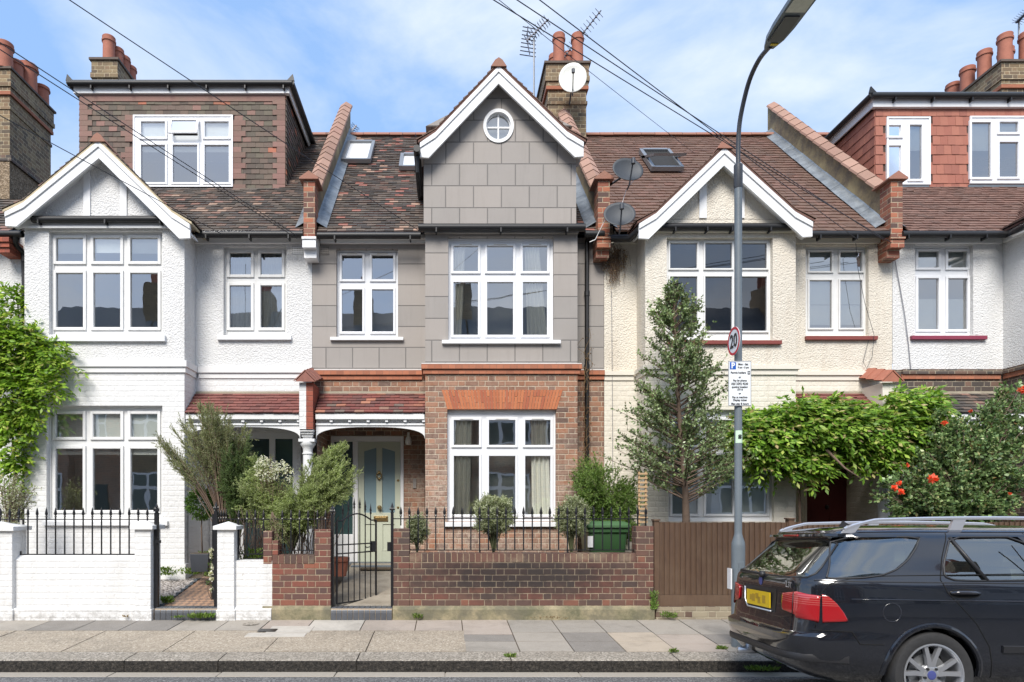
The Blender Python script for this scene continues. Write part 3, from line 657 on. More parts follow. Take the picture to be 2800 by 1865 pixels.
def porch(house, xa, xb, tm, trim='white', wallm='brick_b', gap=(0, 0), flash='cement', right_clear=0, left_clear=0):
    """lean-to tile roof, dentilled fascia, arched spandrel"""
    zt, ze, ye = zz(1080, DR), zz(1131, 11.05), 11.02
    mb = MB(); V = Vector((0, DR-ye, zt-ze)); tiles(mb, (xa, ye-.04, ze), (1, 0, 0), V, xb-xa, V.length+.03, g=.093, jit=.005)
    mb.build('porch_roof', M[tm], house, fix=False)
    ub = MB(); ub.prism([(ye-.02, ze-.015), (DR, zt-.02), (DR, ze-.1), (ye-.02, ze-.1)], xa+.005, xb-.005, 'x'); ub.build('porch_deck', M['whitewood'], house)
    fb = MB(); fb.box(xa, xb, DR-.02, DR-.003, zt-.02, zt+.06); fb.build('porch_flashing', M[flash], house)
    tb = MB(); yA = 11.05
    z1, z2, z3 = zz(1132, yA), zz(1144, yA), zz(1157, yA)
    tb.box(xa, xb, ye-.0, yA+.02, z2, z1-.02); tb.box(xa, xb, yA+.055, yA+.07, z3-.001, z2-.001)
    tb.box(xa, xb, yA+.0, yA+.07, z3-.035, z3-.002)
    sp = arch_pts(xa+.0, xb-.0, zz(1200, yA), zz(1167, yA))
    zl = z3-.036
    i0 = len(tb.v)
    for i in range(len(sp)-1):
        (u0, w0), (u1, w1) = sp[i], sp[i+1]
        if abs(u1-u0) < 1e-6: continue
        tb.face((u0, yA+.02, w0), (u1, yA+.02, w1), (u1, yA+.02, zl), (u0, yA+.02, zl)); tb.face((u0, yA+.07, w0), (u1, yA+.07, w1), (u1, yA+.07, zl), (u0, yA+.07, zl)); tb.face((u0, yA+.02, w0), (u1, yA+.02, w1), (u1, yA+.07, w1), (u0, yA+.07, w0))
    tb.build('porch_arch', M[trim], house)
    db = MB(); n = int((xb-xa)/.313)
    for i in range(n+1):
        x = xb-.02-i*.313; db.box(x-.023, x+.024, yA-.03, yA+.054, zz(1154.5, yA), z2-.003)
    db.build('dentil', M[trim], house)
    # porch recess: side walls, back wall left to the door builder
    zc = zz(1160, yA)
    for X in (xa+.004, xb-.004): sb = MB(); side(sb, X, 11.12, 12.1, .6, zc+.2); sb.build('porch_wall', M[wallm], house)
    cb = MB(); cb.face((xa, 11.1, zc+.12), (xb, 11.1, zc+.12), (xb, 12.1, zc+.12), (xa, 12.1, zc+.12)); cb.build('porch_ceiling', M['whitewood'], house)
def string_course(house, segs, mats, steps):
    """segs: (x0,x1,d) fronts; steps: (z0,z1,proud)"""
    mb = MB()
    for k, (z0, z1, pr) in enumerate(steps):
        mb.mi = k if len(mats) > 1 else 0
        for (x0, x1, d, l, r) in segs:
            mb.box(x0-(pr if l else 0), x1+(pr if r else 0), d-pr, d+.02, z0, z1)
            if r: mb.box(x1+.001, x1+pr, d+.02, DR-pr, z0, z1)
            if l: mb.box(x0-pr, x0-.001, d+.02, DR-pr, z0, z1)
    return mb.build('string_course', [M[m] for m in mats], house)
t = NT('brick_course'); rb, mm = t.bricks(.115, .0885, .014, False); c = t.ramp(rb, [(0, (.36, .12, .06)), (.5, (.46, .17, .09)), (1, (.3, .11, .06))]); c = t.mix(t.math('MULTIPLY', t.noise(20, 4, .7), .4), c, (.2, .09, .06)); c = t.mix(t.math('MULTIPLY', mm, .35), c, (.15, .1, .07)); M['course'] = t.pbr(c, .85, t.bump(t.noise(40, 4), .5, .006))
M['tile_edge'] = plain('verge_tile_edge', (.13, .065, .05), .85, .35, 14, .4); M['verge_mortar'] = plain('verge_mortar', (.50, .42, .28), .9, .2, 12, .5)
# ------------------------------------------------------------------ ground, road, pavement
def gz(d): return .38+.17*(max(9.5, min(d, 12.2))-9.5)
t = NT('asphalt'); vo = t.n('TexVoronoi', {'Scale': 70.0}); t.set(vo.inputs['Vector'], t.pos()); c = t.ramp(vo.outputs['Color'], [(0, (.03, .03, .032)), (.5, (.11, .108, .105)), (1, (.30, .29, .28))]); c = t.mix(t.ramp(t.noise(1.2, 5), [(.4, 0), (.7, .5)]), c, (.09, .085, .08)); M['asphalt'] = t.pbr(c, .85, t.bump(t.noise(90, 3), .6, .006))
t = NT('soil'); c = t.mix(t.noise(14, 6, .7), (.05, .038, .025), (.13, .10, .07)); M['soil'] = t.pbr(c, .95, t.bump(t.noise(30, 5), .8, .03))
t = NT('gravel'); vo = t.n('TexVoronoi', {'Scale': 26.0}); t.set(vo.inputs['Vector'], t.pos()); c = t.ramp(vo.outputs['Color'], [(0, (.25, .22, .2)), (.5, (.45, .4, .37)), (1, (.62, .58, .55))]); c = t.mix(t.ramp(vo.outputs['Distance'], [(.4, 0), (.8, 1)]), c, (.08, .07, .06)); M['gravel'] = t.pbr(c, .85, t.bump(vo.outputs['Distance'], 1, -.03))
t = NT('path_tiles'); ch = t.n('TexChecker', {'Scale': 13.0, 'Color1': (.36, .21, .13, 1), 'Color2': (.11, .075, .06, 1)}); mpn = t.n('Mapping'); t.set(mpn.inputs['Vector'], t.pos()); mpn.inputs['Rotation'].default_value = (0, 0, R(45)); t.set(ch.inputs['Vector'], mpn.outputs[0]); c = t.mix(t.math('MULTIPLY', t.noise(5, 4), .6), ch.outputs[0], (.35, .24, .17)); M['path_tiles'] = t.pbr(c, .6)
t = NT('concrete_path'); c = t.mix(t.ramp(t.noise(2.5, 6, .7), [(.35, 0), (.7, 1)]), (.20, .17, .13), (.36, .32, .26)); M['conc'] = t.pbr(c, .9, t.bump(t.noise(30, 4), .4, .01))
def slabm(name, a, b, rgh=.85, agg=0):
    t = NT(name); c = t.mix(t.noise(7, 6, .75), a, b); c = t.mix(t.ramp(t.noise(2.3, 6, .7), [(.55, 0), (.8, .5)]), c, [x*.55 for x in a])
    if agg:
        vo = t.n('TexVoronoi', {'Scale': 62.0}); t.set(vo.inputs['Vector'], t.pos()); c = t.mix(.8, c, t.ramp(vo.outputs['Color'], [(0, (.13, .10, .075)), (.4, (.29, .24, .18)), (.75, (.38, .325, .25)), (1, (.60, .54, .45))]))
    c = t.mix(t.math('MULTIPLY', t.ramp(t.noise(1.1, 6, .75, None, .6), [(.48, 0), (.66, 1)]), .35), c, (.10, .088, .07))
    gm = t.n('TexVoronoi', {'Scale': 5.5}); t.set(gm.inputs['Vector'], t.pos()); c = t.mix(t.ramp(gm.outputs['Distance'], [(.045, .55), (.075, 0)]), c, (.07, .062, .052))
    sp = t.ramp(t.noise(120, 2, .6), [(.62, 0), (.72, .5)]); c = t.mix(sp, c, (.6, .56, .5))
    return t.pbr(c, rgh, t.bump(t.noise(80, 4, .7), .5, .005))
S_ = [slabm('slab_grey', (.24, .215, .18), (.32, .29, .25)), slabm('slab_dark', (.17, .152, .132), (.24, .22, .195)), slabm('slab_buff', (.34, .285, .22), (.43, .36, .28)),
      slabm('slab_pink', (.31, .26, .215), (.39, .33, .28)), slabm('slab_aggregate', (.30, .25, .185), (.40, .34, .26), agg=1), slabm('slab_pale', (.42, .39, .34), (.5, .46, .4)), slabm('slab_mid', (.27, .24, .20), (.34, .305, .26))]
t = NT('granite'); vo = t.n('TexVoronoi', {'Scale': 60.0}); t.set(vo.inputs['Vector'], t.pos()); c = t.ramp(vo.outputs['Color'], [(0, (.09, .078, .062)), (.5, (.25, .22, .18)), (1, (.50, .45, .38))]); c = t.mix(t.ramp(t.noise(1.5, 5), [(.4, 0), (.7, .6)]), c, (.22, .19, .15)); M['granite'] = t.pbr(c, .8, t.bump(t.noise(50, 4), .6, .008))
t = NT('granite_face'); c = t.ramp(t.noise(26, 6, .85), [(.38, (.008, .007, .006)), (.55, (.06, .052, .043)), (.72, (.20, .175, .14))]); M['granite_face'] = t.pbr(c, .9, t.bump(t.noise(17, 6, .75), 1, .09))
t = NT('gutter_stone'); c = t.mix(t.noise(30, 5, .75), (.24, .21, .17), (.40, .36, .30)); M['gutterstone'] = t.pbr(c, .85, t.bump(t.noise(40, 4), .5, .006))
g = MB(); g.face((-150, -150, -.35), (150, -150, -.35), (150, 150, -.35), (-150, 150, -.35)); tag(g.build('ground', M['soil']), None, None, kind='structure')
g = MB(); pr = [(-60, -.004), (60, -.004)]
ds = [7.07, 6.2, 5.4, 4.2, 3.0, 1.8, .6, -.6]; hs = [-.004, .045, .085, .125, .14, .125, .085, 0]
for i in range(len(ds)-1): g.face((-60, ds[i], hs[i]), (60, ds[i], hs[i]), (60, ds[i+1], hs[i+1]), (-60, ds[i+1], hs[i+1]))
tag(g.build('road', M['asphalt']), None, None, kind='structure')
g = MB(); x = -20.03
for i in range(60):
    w_ = 1.3+rnd.uniform(-.2, .4); g.box(x, x+w_-.012, 7.075, DK-.004, -.2, rnd.uniform(-.002, .004)); x += w_
g.box(-60, 60, 7.06, DK, -.25, -.012)
tag(g.build('gutter_channel', M['gutterstone'], bevel=.006), None, None, kind='structure')
def xk(px): return xx(px, DK)
ks = [xk(p) for p in (-1500, -900, -450, -95, 339, 596, 975, 1398, 1858, 2330, 2760, 3150, 3700, 4300)]
g = MB()
for a, b in zip(ks[:-1], ks[1:]):
    z0, z1 = pave_z(DK)+.002, pave_z(DK+.35)+.002; i = len(g.v); a += .006; b -= .006
    y0 = DK+rnd.uniform(0, .006)
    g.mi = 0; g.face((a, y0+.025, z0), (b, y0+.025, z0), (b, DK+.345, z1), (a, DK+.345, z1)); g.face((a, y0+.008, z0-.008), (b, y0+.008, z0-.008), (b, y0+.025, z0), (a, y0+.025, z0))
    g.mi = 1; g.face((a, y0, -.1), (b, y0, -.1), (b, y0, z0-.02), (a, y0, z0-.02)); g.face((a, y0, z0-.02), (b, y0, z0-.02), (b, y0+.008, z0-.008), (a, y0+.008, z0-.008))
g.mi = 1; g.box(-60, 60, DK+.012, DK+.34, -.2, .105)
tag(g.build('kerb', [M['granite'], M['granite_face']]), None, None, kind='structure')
g = MB(); g.mi = 7
g.face((-60, DK+.3, pave_z(DK+.3)-.012), (60, DK+.3, pave_z(DK+.3)-.012), (60, DW+.3, pave_z(DW+.3)-.012), (-60, DW+.3, pave_z(DW+.3)-.012))
def slab(x0, x1, y0, y1, m, lift=0):
    g.mi = m; q = .007; j = rnd.uniform(-.002, .002)+lift; k = rnd.uniform(-.002, .002)+lift
    x0 += q; x1 -= q; y0 += q; y1 -= q
    P = [(x0, y0, pave_z(y0)+j), (x1, y0, pave_z(y0)+k), (x1, y1, pave_z(y1)+k), (x0, y1, pave_z(y1)+j)]
    g.face(*P)
    for a, b in ((0, 1), (1, 2), (2, 3), (3, 0)): g.face(P[a], P[b], (P[b][0], P[b][1], P[b][2]-.02), (P[a][0], P[a][1], P[a][2]-.02))
# back row
x = xx(149, DW)-.62*10; n = 0
row1 = [1]*8+[0, 1, 1, 6, 1, 1, 2, 3, 6, 6, 0, 6, 1, 0, 6, 0]+[0, 6, 1, 6]*6
edges = [xx(149, DW)-.62*k for k in range(12, 0, -1)]+[xx(p, DW) for p in (149, 270, 386, 510, 631, 742, 860, 1000, 1140, 1262, 1385, 1507, 1623, 1738, 1853)]
while len(edges) < 44: edges.append(edges[-1]+.62)
cm = {12: 1, 13: 1, 14: 1, 15: 6, 16: 6, 17: 3, 18: 5, 19: 3, 20: 3, 21: 3, 22: 0, 23: 0, 24: 0, 25: 6, 26: 0}
XJ = xx(1272, 8.3)
for i in range(len(edges)-1):
    x0, x1 = edges[i], edges[i+1]; m = cm.get(i, rnd.choice([0, 1, 6, 6, 3])); y0 = 8.66 if i < 21 else rnd.choice([8.45, 8.66, 8.56])
    slab(x0, x1, y0, DW+.02, m)
    if i >= 21:
        y1 = y0; 
        for (c, e) in ((rnd.choice([8.1, 7.98]), y1), (7.63, None)):
            if e is None: e = prev
            slab(x0, x1, c, e, {(24): 2, (25): 3, (23): 1, (22): 6}.get(i, rnd.choice([0, 6, 2, 1]))); prev = c
e2 = [XJ-1.19*k for k in range(12, 0, -1)]+[XJ]
for a, b in zip(e2[:-1], e2[1:]): slab(a, b, 7.63, 8.66, 4)
# pale patch and small metal covers let into the slabs
slab(xx(672, 8.4), xx(836, 8.4), 8.30, 8.52, 5, .006); slab(xx(745, 8.9), xx(862, 8.9), 8.52, 8.9, 5, .005)
tag(g.build('pavement', S_+[M['soil']]), None, None, kind='structure')
def cover(px0, px1, d0, d1, label, m, rnd_=False):
    c = Vector((xx((px0+px1)/2, (d0+d1)/2), (d0+d1)/2, pave_z((d0+d1)/2)+.006)); mb = MB(); X0, X1 = xx(px0, d0), xx(px1, d0); 
    def q(x, y, h): return (x, y, pave_z(y)+h)
    if rnd_:
        r = (X1-X0)/2
        pts = [(c.x+r*math.cos(k*math.pi/12), c.y+r*math.sin(k*math.pi/12)) for k in range(24)]
        mb.face(*[q(x, y, .009) for x, y in pts]); 
        pts = [(c.x+r*.8*math.cos(k*math.pi/12), c.y+r*.8*math.sin(k*math.pi/12)) for k in range(24)]; mb.face(*[q(x, y, .013) for x, y in pts])
    else:
        mb.face(q(X0, d0, .010), q(X1, d0, .010), q(X1, d1, .010), q(X0, d1, .010))
        for k in range(4):
            y = d0+(d1-d0)*(k+.5)/4; mb.face(q(X0+.01, y-.006, .015), q(X1-.01, y-.006, .015), q(X1-.01, y+.006, .015), q(X0+.01, y+.006, .015))
    tag(mb.build('utility_cover', m, at=c), label, 'utility cover')
cover(702, 752, 8.56, 8.72, 'small dark metal utility cover let into the pale patched slabs', M['black'])
cover(664, 708, 8.95, 9.1, 'worn round stopcock cover set in the pinkish paving slab', M['granite'], True)
# gardens
g = MB(); g.mi = 0
def strip(x0, x1, d0, d1, m, h=0):
    g.mi = m; n = 6
    for k in range(n):
        a, b = d0+(d1-d0)*k/n, d0+(d1-d0)*(k+1)/n; g.face((x0, a, gz(a)+h), (x1, a, gz(a)+h), (x1, b, gz(b)+h), (x0, b, gz(b)+h))
strip(-60, 60, 9.45, 13.0, 0)
tag(g.build('garden_soil', M['soil']), None, None, kind='structure')
g = MB(); strip(-7.05, -4.16, 9.52, 11, 0, .012); tag(g.build('gravel_bed', M['gravel']), None, None, kind='structure')
g = MB(); strip(-4.12, -3.3, 9.5, 12.0, 0, .016); g.mi = 1; g.box(-4.17, -4.12, 9.52, 11.0, .3, .41)
for k in range(8): 
    a = 9.52+k*.185; g.box(-4.17, -4.12, a, a+.18, .2, gz(a)+.05)
tag(g.build('tiled_path', [M['path_tiles'], M['slate']]), None, None, kind='structure')
g = MB(); strip(-1.72, -.55, 9.5, 12.1, 0, .014); tag(g.build('concrete_path', M['conc']), None, None, kind='structure')
def bull(px0, px1, label):
    x0, x1 = xx(px0, 9.3), xx(px1, 9.3); mb = MB(); n = int((x1-x0)/.075); w_ = (x1-x0)/n; z1 = zz(1661, 9.33)
    for i in range(n):
        a, b = x0+i*w_+.004, x0+(i+1)*w_-.004; pr = [(9.50, z1), (9.50, .1), (9.27, .1), (9.27, z1-.07)]+[(9.27+.06*(1-math.cos(u)), z1-.07+.07*math.sin(u)) for u in (R(25), R(50), R(75), R(90))]
        mb.prism(pr, a, b, 'x')
    mb.mi = 1; mb.box(x0, x1, 9.285, 9.49, .1, z1-.012)
    tag(mb.build('doorstep', [M['bluebrick'], M['mortar']], at=((x0+x1)/2, 9.4, .1)), label, 'step')
M['bluebrick'] = plain('blue_brick', (.075, .08, .09), .45, .35, 9, .2)
bull(425, 596, 'blue bullnose brick step below the white walled gateway'); bull(905, 1072, 'blue bullnose brick step below the black garden gate')
# ------------------------------------------------------------------ the terrace
STD = [(0, 0)]
def vlab(o, l): o['label'] = l; return o
def px(l, a, b): return (xx(l, a), xx(l, b))
WT = zz(600, DB)
# ---------- house A, white
A = thing('terraced_house', 'white painted terraced house with brown tile hung dormer above its gable', 'house', (-4.9, DB, .5))
XL, XR, XP = -7.10, -4.40, -2.345
zs1, zs0 = zz(987, DB), zz(1017, DB)
opU = (134, 444, 631, 915); opG = (127, 444, 1109, 1422)
mb = MB(); wall(mb, XL, XR, zs0, WT, DB, [opn(opU, DB)], .15); side(mb, XR, DB, DR, zs0, WT); side(mb, XL, DB, DR, zs0, WT)
oR = (611, 783.5, 674, 917); wall(mb, XR, XP, zz(1080, DR), WT+.1, DR, [opn(oR, DR)], .15); mb.build('upper_wall', M['peb_white'], A)
mb = MB(); wall(mb, XL, XR, .5, zs0, DB, [opn(opG, DB)], .15); side(mb, XR, DB, 12.1, .5, zs0); side(mb, XL, DB, DR, .5, zs0)
wall(mb, XR, XP, zz(1080, DR)-.3, zs0, DR-.008, [], .1); mb.build('lower_wall', M['brick_white'], A)
mb = MB(); mb.box(XL-.03, XR+.03, DB-.035, DB-.001, .5, zz(1542, DB)); mb.box(XR+.001, XR+.03, DB, DR, .5, zz(1542, DB)); mb.build('plinth', M['smooth_white'], A)
string_course(A, [(XL, XR, DB, 1, 1), (XR+.06, XP, DR, 0, 0)], ['smooth_white', 'smooth_white'], [(zz(1004, DB)+.001, zs1, .055), (zs0-.012, zz(1004, DB), .028)])
C3 = [(154, 228), (256, 329.5), (357, 432)]
window(A, DB, opU, rects(C3, [(651, 715), (747, 895)]), (115, 454.5, 917, 935), glass='glass', blind=[(0, 640, 690), (1, 640, 688), (2, 640, 690)], frame='whitewood', sw=.05, room=1.8)
window(A, DB, opG, rects([(153, 227), (255, 330), (357.5, 431)], [(1132, 1195), (1227, 1395)]), (121, 461, 1423, 1437), blind=[(0, 1120, 1200), (1, 1120, 1200), (2, 1120, 1200), (3, 1222, 1243), (4, 1222, 1243), (5, 1222, 1243)], frame='whitewood', sw=.05, room=1.8)
window(A, DR, oR, rects([(628.5, 686.6), (713, 771)], [(691.5, 751), (781, 896)]), (596, 798, 918, 931), frame='whitewood', sw=.05, lace=[0, 1, 2, 3])
# fascia, gutter over the bay
mb = MB(); mb.box(XL-.04, XR+.06, DB-.05, DB-.002, zz(623, DB), zz(606, DB)); mb.box(XL-.1, XR+.12, DB-.07, DB-.051, zz(628, DB), zz(622, DB))
mb.box(XR+.002, XP, DR-.06, DR-.002, zz(668, DR), zz(645, DR)); mb.box(XR+.002, XP, DR-.14, DR-.06, zz(654, DR), zz(642, DR))
mb.build('fascia', M['whitewood'], A)
gutter(A, [W(88, 600, DB-.1), W(452, 600, DB-.1)], [W(p, 600, DB-.1) for p in (108, 290, 440)])
gutter(A, [W(536, 641, 11.16), W(829, 641, 11.16)], [W(p, 641, 11.16) for p in (565, 683, 790)])
gable(A, 270, 386, 14, 580, 520, 613, 43, 10.76, 'tile_a', 'peb_white', verge='verge_mortar', battens=((230, 248), (330, 348)), base_y=598, roofback=12.9, side_wall=(XL, XR), foot=30)
main_roof(A, -7.3, -2.46, 'tile_a', keep=lambda u, v: not (v > 2.15 and u < 4.1))
dop = opn((366, 638, 317, 513), 12.83)
dz0 = zz(520, 12.83); dz1 = zz(237, 12.83)
dormer(A, -7.2, -3.14, 12.83, 15.0, dz0, dz1, 'hung_a', ops=[dop], tw=.165, g=.105)
window(A, 12.83, (366, 638, 317, 513), [(386, 452, 333, 375), (473, 540, 333, 370), (560, 626, 333, 375), (386, 452, 397, 499), (473, 540, 397, 499), (560, 626, 397, 499)], None, rec=-.035, blind=[(0, 320, 378), (2, 320, 378), (3, 395, 412), (4, 395, 412), (5, 395, 412)], open_pane=1, room=1.2)
# pinker tiles along the dormer edges, course by course
mb = MB(); nr = int((dz1-.17-dz0)/.105)
for r in range(nr):
    z = dz0+r*.105
    for (xe, sgn, zlo) in ((-7.195, 1, 0), (-3.145, -1, 0), (dop[1]+.0, 1, dop[2]-.1), (dop[0], -1, dop[2]-.1)):
        if sgn and zlo and not (dop[2]-.12 < z < dop[3]): continue
        if rnd.random() < .12: continue
        w_ = (.165 if (r % 2) else .25); a, b = (xe, xe+w_) if sgn > 0 else (xe-w_, xe)
        mb.prism([(a+.002, z+.002), (b-.002, z+.002), (b-.002, z+.103), (a+.002, z+.103)], 12.808-.004*rnd.random(), 12.822)
mb.box(-7.19, -3.15, 12.806, 12.82, dz1-.17-.13, dz1-.172); mb.build('dormer_edge_tiles', M['hung_pink'], A, fix=False)
chimney(A, -8.05, -7.38, 14.7, 15.9, 9.0, 12.03, [(-7.72, 14.95, .13, .62), (-7.65, 15.2, .13, .52), (-7.62, 15.45, .13, .5), (-7.6, 15.72, .13, .45)])
parapet(A, xx(829, 11.2), xx(865, 11.2), corbel='white')
porch(A, XR+.01, xx(818, 11.0), 'tile_porch_a', wallm='brick_white')
# air bricks
def airbrick(h, p0, p1, q0, q1, d, m, hole):
    a, b, c, e = opn((p0, p1, q0, q1), d-.006); mb = MB(); mb.box(a, b, d-.012, d+.01, c, e); k = mb; k.mi = 1; n = 7
    for i in range(n):
        for j in range(4):
            x = a+(b-a)*(i+.5)/n; z = c+(e-c)*(j+.5)/4; k.box(x-.006, x+.006, d-.0145, d-.0125, z-.009, z+.009)
    mb.build('air_vent', [m, hole], h)
airbrick(A, 798, 830, 671, 695, DR, M['white'], M['dark'])
# door of A (mostly behind the shrubs)
def door_a():
    d = 12.1; mb = MB(); x0, x1 = XR+.02, XP-.05; wall(mb, x0, x1, .6, zz(1160, d)+.2, d, [(xx(655, d), xx(812, d), .6, zz(1185, d))], .05); mb.build('porch_back_wall', M['brick_white'], A)
    fm = MB(); a, b, z1 = xx(655, d), xx(812, d), zz(1185, d); fm.box(a, a+.08, d+.0, d+.07, .7, z1); fm.box(b-.08, b, d, d+.07, .7, z1); fm.box(a+.08, b-.08, d, d+.07, z1-.1, z1); fm.box(xx(736, d), xx(752, d), d, d+.07, .7, z1-.1)
    fr = fm.build('door_frame', M['white'], A)
    dm = MB(); dm.box(a+.08, xx(736, d), d+.03, d+.06, .78, z1-.1); dm.build('door_leaf', M['door_teal'], fr)
    gm = MB(); gm.box(xx(752, d), b-.08, d+.03, d+.04, .78, z1-.1); gm.box(a+.2, xx(736, d)-.12, d+.02, d+.029, 1.9, z1-.25); gm.build('door_glass', M['frost_dark'], fr)
M['frost_dark'] = plain('dark_obscure_glass', (.04, .075, .075), .15)
door_a()
# the pier with the gabled cap between the two porches, and its column
def porch_pier(h, pc, lm, rm, capm, col=True):
    """pc: photo px of the pier centre line at depth 11"""
    d = 10.93; xm = xx(pc, d); zt = zz(1046, d); zb = zz(1199, d)
    mb = MB(); mb.box(xm-.115, xm, d, DR, zb+.16, zt); mb.build('pier_face', M[lm], h)
    mb = MB(); mb.box(xm+.001, xm+.115, d-.003, DR, zb+.16, zt); mb.build('pier_face', M[rm], h)
    cb = MB()
    for i in range(4): 
        q = .012*i; cb.box(xm-.115+q, xm+.115-q, d+.02+q*2.5, 11.12, zb+.04*(3-i)+.002, zb+.04*(4-i)-.004)
    cb.build('pier_corbel', M[lm], h)
    tb = MB(); zc = zz(993, DR-.05)
    A_ = [(xm-.17, d-.08, zt-.0), (xm+.17, d-.08, zt-.0), (xm, d-.08, zt+.17)]; 
    B_ = [(xm-.17, DR-.005, zt+.18), (xm+.17, DR-.005, zt+.18), (xm, DR-.005, zt+.36)]
    tb.face(A_[0], A_[2], B_[2], B_[0]); tb.face(A_[2], A_[1], B_[1], B_[2]); tb.face(*A_); tb.face(A_[0], B_[0], B_[1], A_[1])
    for k in range(3):
        t0 = k/3; 
        for s in (-1, 1):
            def P(t_, e, l): return (xm+s*(.18*e+.006), d-.09+(DR-d+.08)*t_, zt+(.18*t_)+.175*(1-e)+l)
            tb.face(P(t0, 0, .022), P(t0, 1, .022), P(t0+.34, 1, .004), P(t0+.34, 0, .004)); tb.face(P(t0, 0, .022), P(t0, 1, .022), P(t0, 1, .0), P(t0, 0, .0))
    tb.build('pier_cap', M[capm], h, fix=False)
    if col:
        c = MB(); y = 11.07; zz_ = zb
        c.box(xm-.135, xm+.135, y-.12, y+.12, zz_-.05, zz_)
        c.lathe((xm, y, 0), [(.085, .6), (.085, .8), (.082, zz_-.26), (.095, zz_-.255), (.095, zz_-.235), (.08, zz_-.23), (.085, zz_-.16), (.11, zz_-.12), (.13, zz_-.09), (.13, zz_-.05)], 20)
        c.build('porch_column', M['white'], h, smooth=True)
M['cap'] = plain('pier_cap_tile', (.24, .10, .075), .8, .35, 10, .4)
M['redpaint_brick'] = mk_brick('brick_painted_red', [(.30, .075, .045), (.36, .09, .05), (.24, .06, .04)], (.25, .10, .07), grime=.2)
porch_pier(A, 837, 'brick_white', 'redpaint_brick', 'cap')

# ---------- house B, grey render over brick
B = thing('terraced_house', 'terraced house in grey blockwork render over red brick with tall gable and round window', 'house', (.2, DB, .5))
XA, XL, XR, XC = -2.34, -.335, 2.235, 2.80
zb1, zb0 = zz(997, DB), zz(1023, DB)
opU = (1226, 1514, 647, 931); opG = (1223, 1521, 1120, 1426); oR = (919.6, 1088, 680, 921)
mb = MB(); wall(mb, XL, XR, zb1, zz(628, DB), DB, [opn(opU, DB)], .15); side(mb, XR, DB, DR, zb1, zz(628, DB)); side(mb, XL, DB, DR, zb1, zz(628, DB))
wall(mb, XA, XL, zb1, zz(650, DR), DR, [opn(oR, DR)], .15); wall(mb, XR, XC, zb1, zz(650, DR), DR, [], .1); mb.build('render_wall', M['ashlar'], B)
mb = MB(); wall(mb, XL, XR, .5, zb1, DB, [opn(opG, DB)], .15); side(mb, XR, DB, DR, .5, zb1); side(mb, XL, DB, 12.2, .5, zb1)
wall(mb, XA, XL, zz(1080, DR)-.3, zb1, DR, [], .1); wall(mb, XR, XC, .5, zb1, DR, [], .1); mb.build('brick_wall', M['brick_b'], B)
string_course(B, [(XL, XR, DB, 1, 1), (XA, XL-.07, DR, 0, 0), (XR+.07, XC, DR, 0, 0)], ['course', 'course', 'smooth_white'], [(zz(1010, DB), zb1, .065), (zb0, zz(1010, DB)-.006, .035), (zb1+.001, zb1+.012, .06)])
# the course is brick: vertical joints as separate mortar ticks
# soldier arch over the ground window
mb = MB(); n = 38; zt, zb_ = zz(1066.5, DB), zz(1119, DB)
for i in range(n):
    def PX(t_, top): return xx(1207+(1539-1207)*t_, DB) if top else xx(1223+(1523-1223)*t_, DB)
    a, b = i/n+.002, (i+1)/n-.002; sp = rnd.choice([0, 0, .33, .66]); y = DB-.006-rnd.uniform(0, .003)
    zm = zb_+(zt-zb_)*(sp if i % 2 else 1-sp if sp else 0)
    segs = [(zb_, zt)] if not (zb_+.03 < zm < zt-.03) else [(zb_, zm-.003), (zm+.003, zt)]
    for (q0, q1) in segs:
        def X(t_, z): f = (z-zb_)/(zt-zb_); return PX(t_, 0)*(1-f)+PX(t_, 1)*f
        mb.prism([(X(a, q0), q0), (X(b, q0), q0), (X(b, q1), q1), (X(a, q1), q1)], y, DB+.02)
mb.build('window_arch', M['soldier'], B)
cu = [(1240, 1262, 650, 925, .05), (1443, 1500, 650, 925, -.12)]
window(B, DB, opU, rects([(1240, 1307), (1332, 1403), (1429.5, 1496)], [(673, 742), (772, 916)]), (1208.5, 1532, 930, 941.5), vent=(0, 1, 2), curtain=cu)
window(B, DB, opG, rects([(1241, 1310), (1337, 1409), (1436, 1505)], [(1149, 1217), (1247, 1407)]), (1214, 1522, 1427, 1440), vent=(0, 1, 2), room=.55, curtain=[(1240, 1285, 1125, 1420, .03), (1456, 1510, 1125, 1420, -.05)])
window(B, DR, oR, rects([(935, 991), (1017.4, 1075.4)], [(698, 764), (792, 907)]), (904, 1103.5, 922, 932), vent=(0, 1))
# gable
GX0, GX1, GD = xx(1158.5, 10.93), xx(1575.5, 10.93), 10.93
mb = MB(); gb0 = zz(622, GD); RC = W(1363, 345, GD)
# gable wall with round opening: ring fan
top = zz(228, GD); ev = zz(432, GD)
bnd = [(GX0, gb0), (GX1, gb0), (GX1, ev+.12), (RC.x+.02, top+.02), (GX0, ev+.12)]
def ray(an):
    dx, dz = math.cos(an), math.sin(an); best = None
    for i in range(5):
        (a, b), (c, e) = bnd[i], bnd[(i+1) % 5]; ex, ez = c-a, e-b; den = dx*ez-dz*ex
        if abs(den) < 1e-9: continue
        t_ = ((a-RC.x)*ez-(b-RC.z)*ex)/den; u = ((a-RC.x)*dz-(b-RC.z)*dx)/den
        if t_ > 0 and -1e-6 <= u <= 1+1e-6 and (best is None or t_ < best): best = t_
    return (RC.x+dx*best, RC.z+dz*best)
angs = sorted(set([2*math.pi*k/48 for k in range(48)]+[math.atan2(z-RC.z, x-RC.x) % (2*math.pi) for x, z in bnd]))
rx_, rz_ = 42/F*GD, 46.5/F*GD
ring = []
for an in angs:
    e = 1/math.sqrt((math.cos(an)/rx_)**2+(math.sin(an)/rz_)**2); ring.append(((RC.x+math.cos(an)*e, RC.z+math.sin(an)*e), ray(an)))
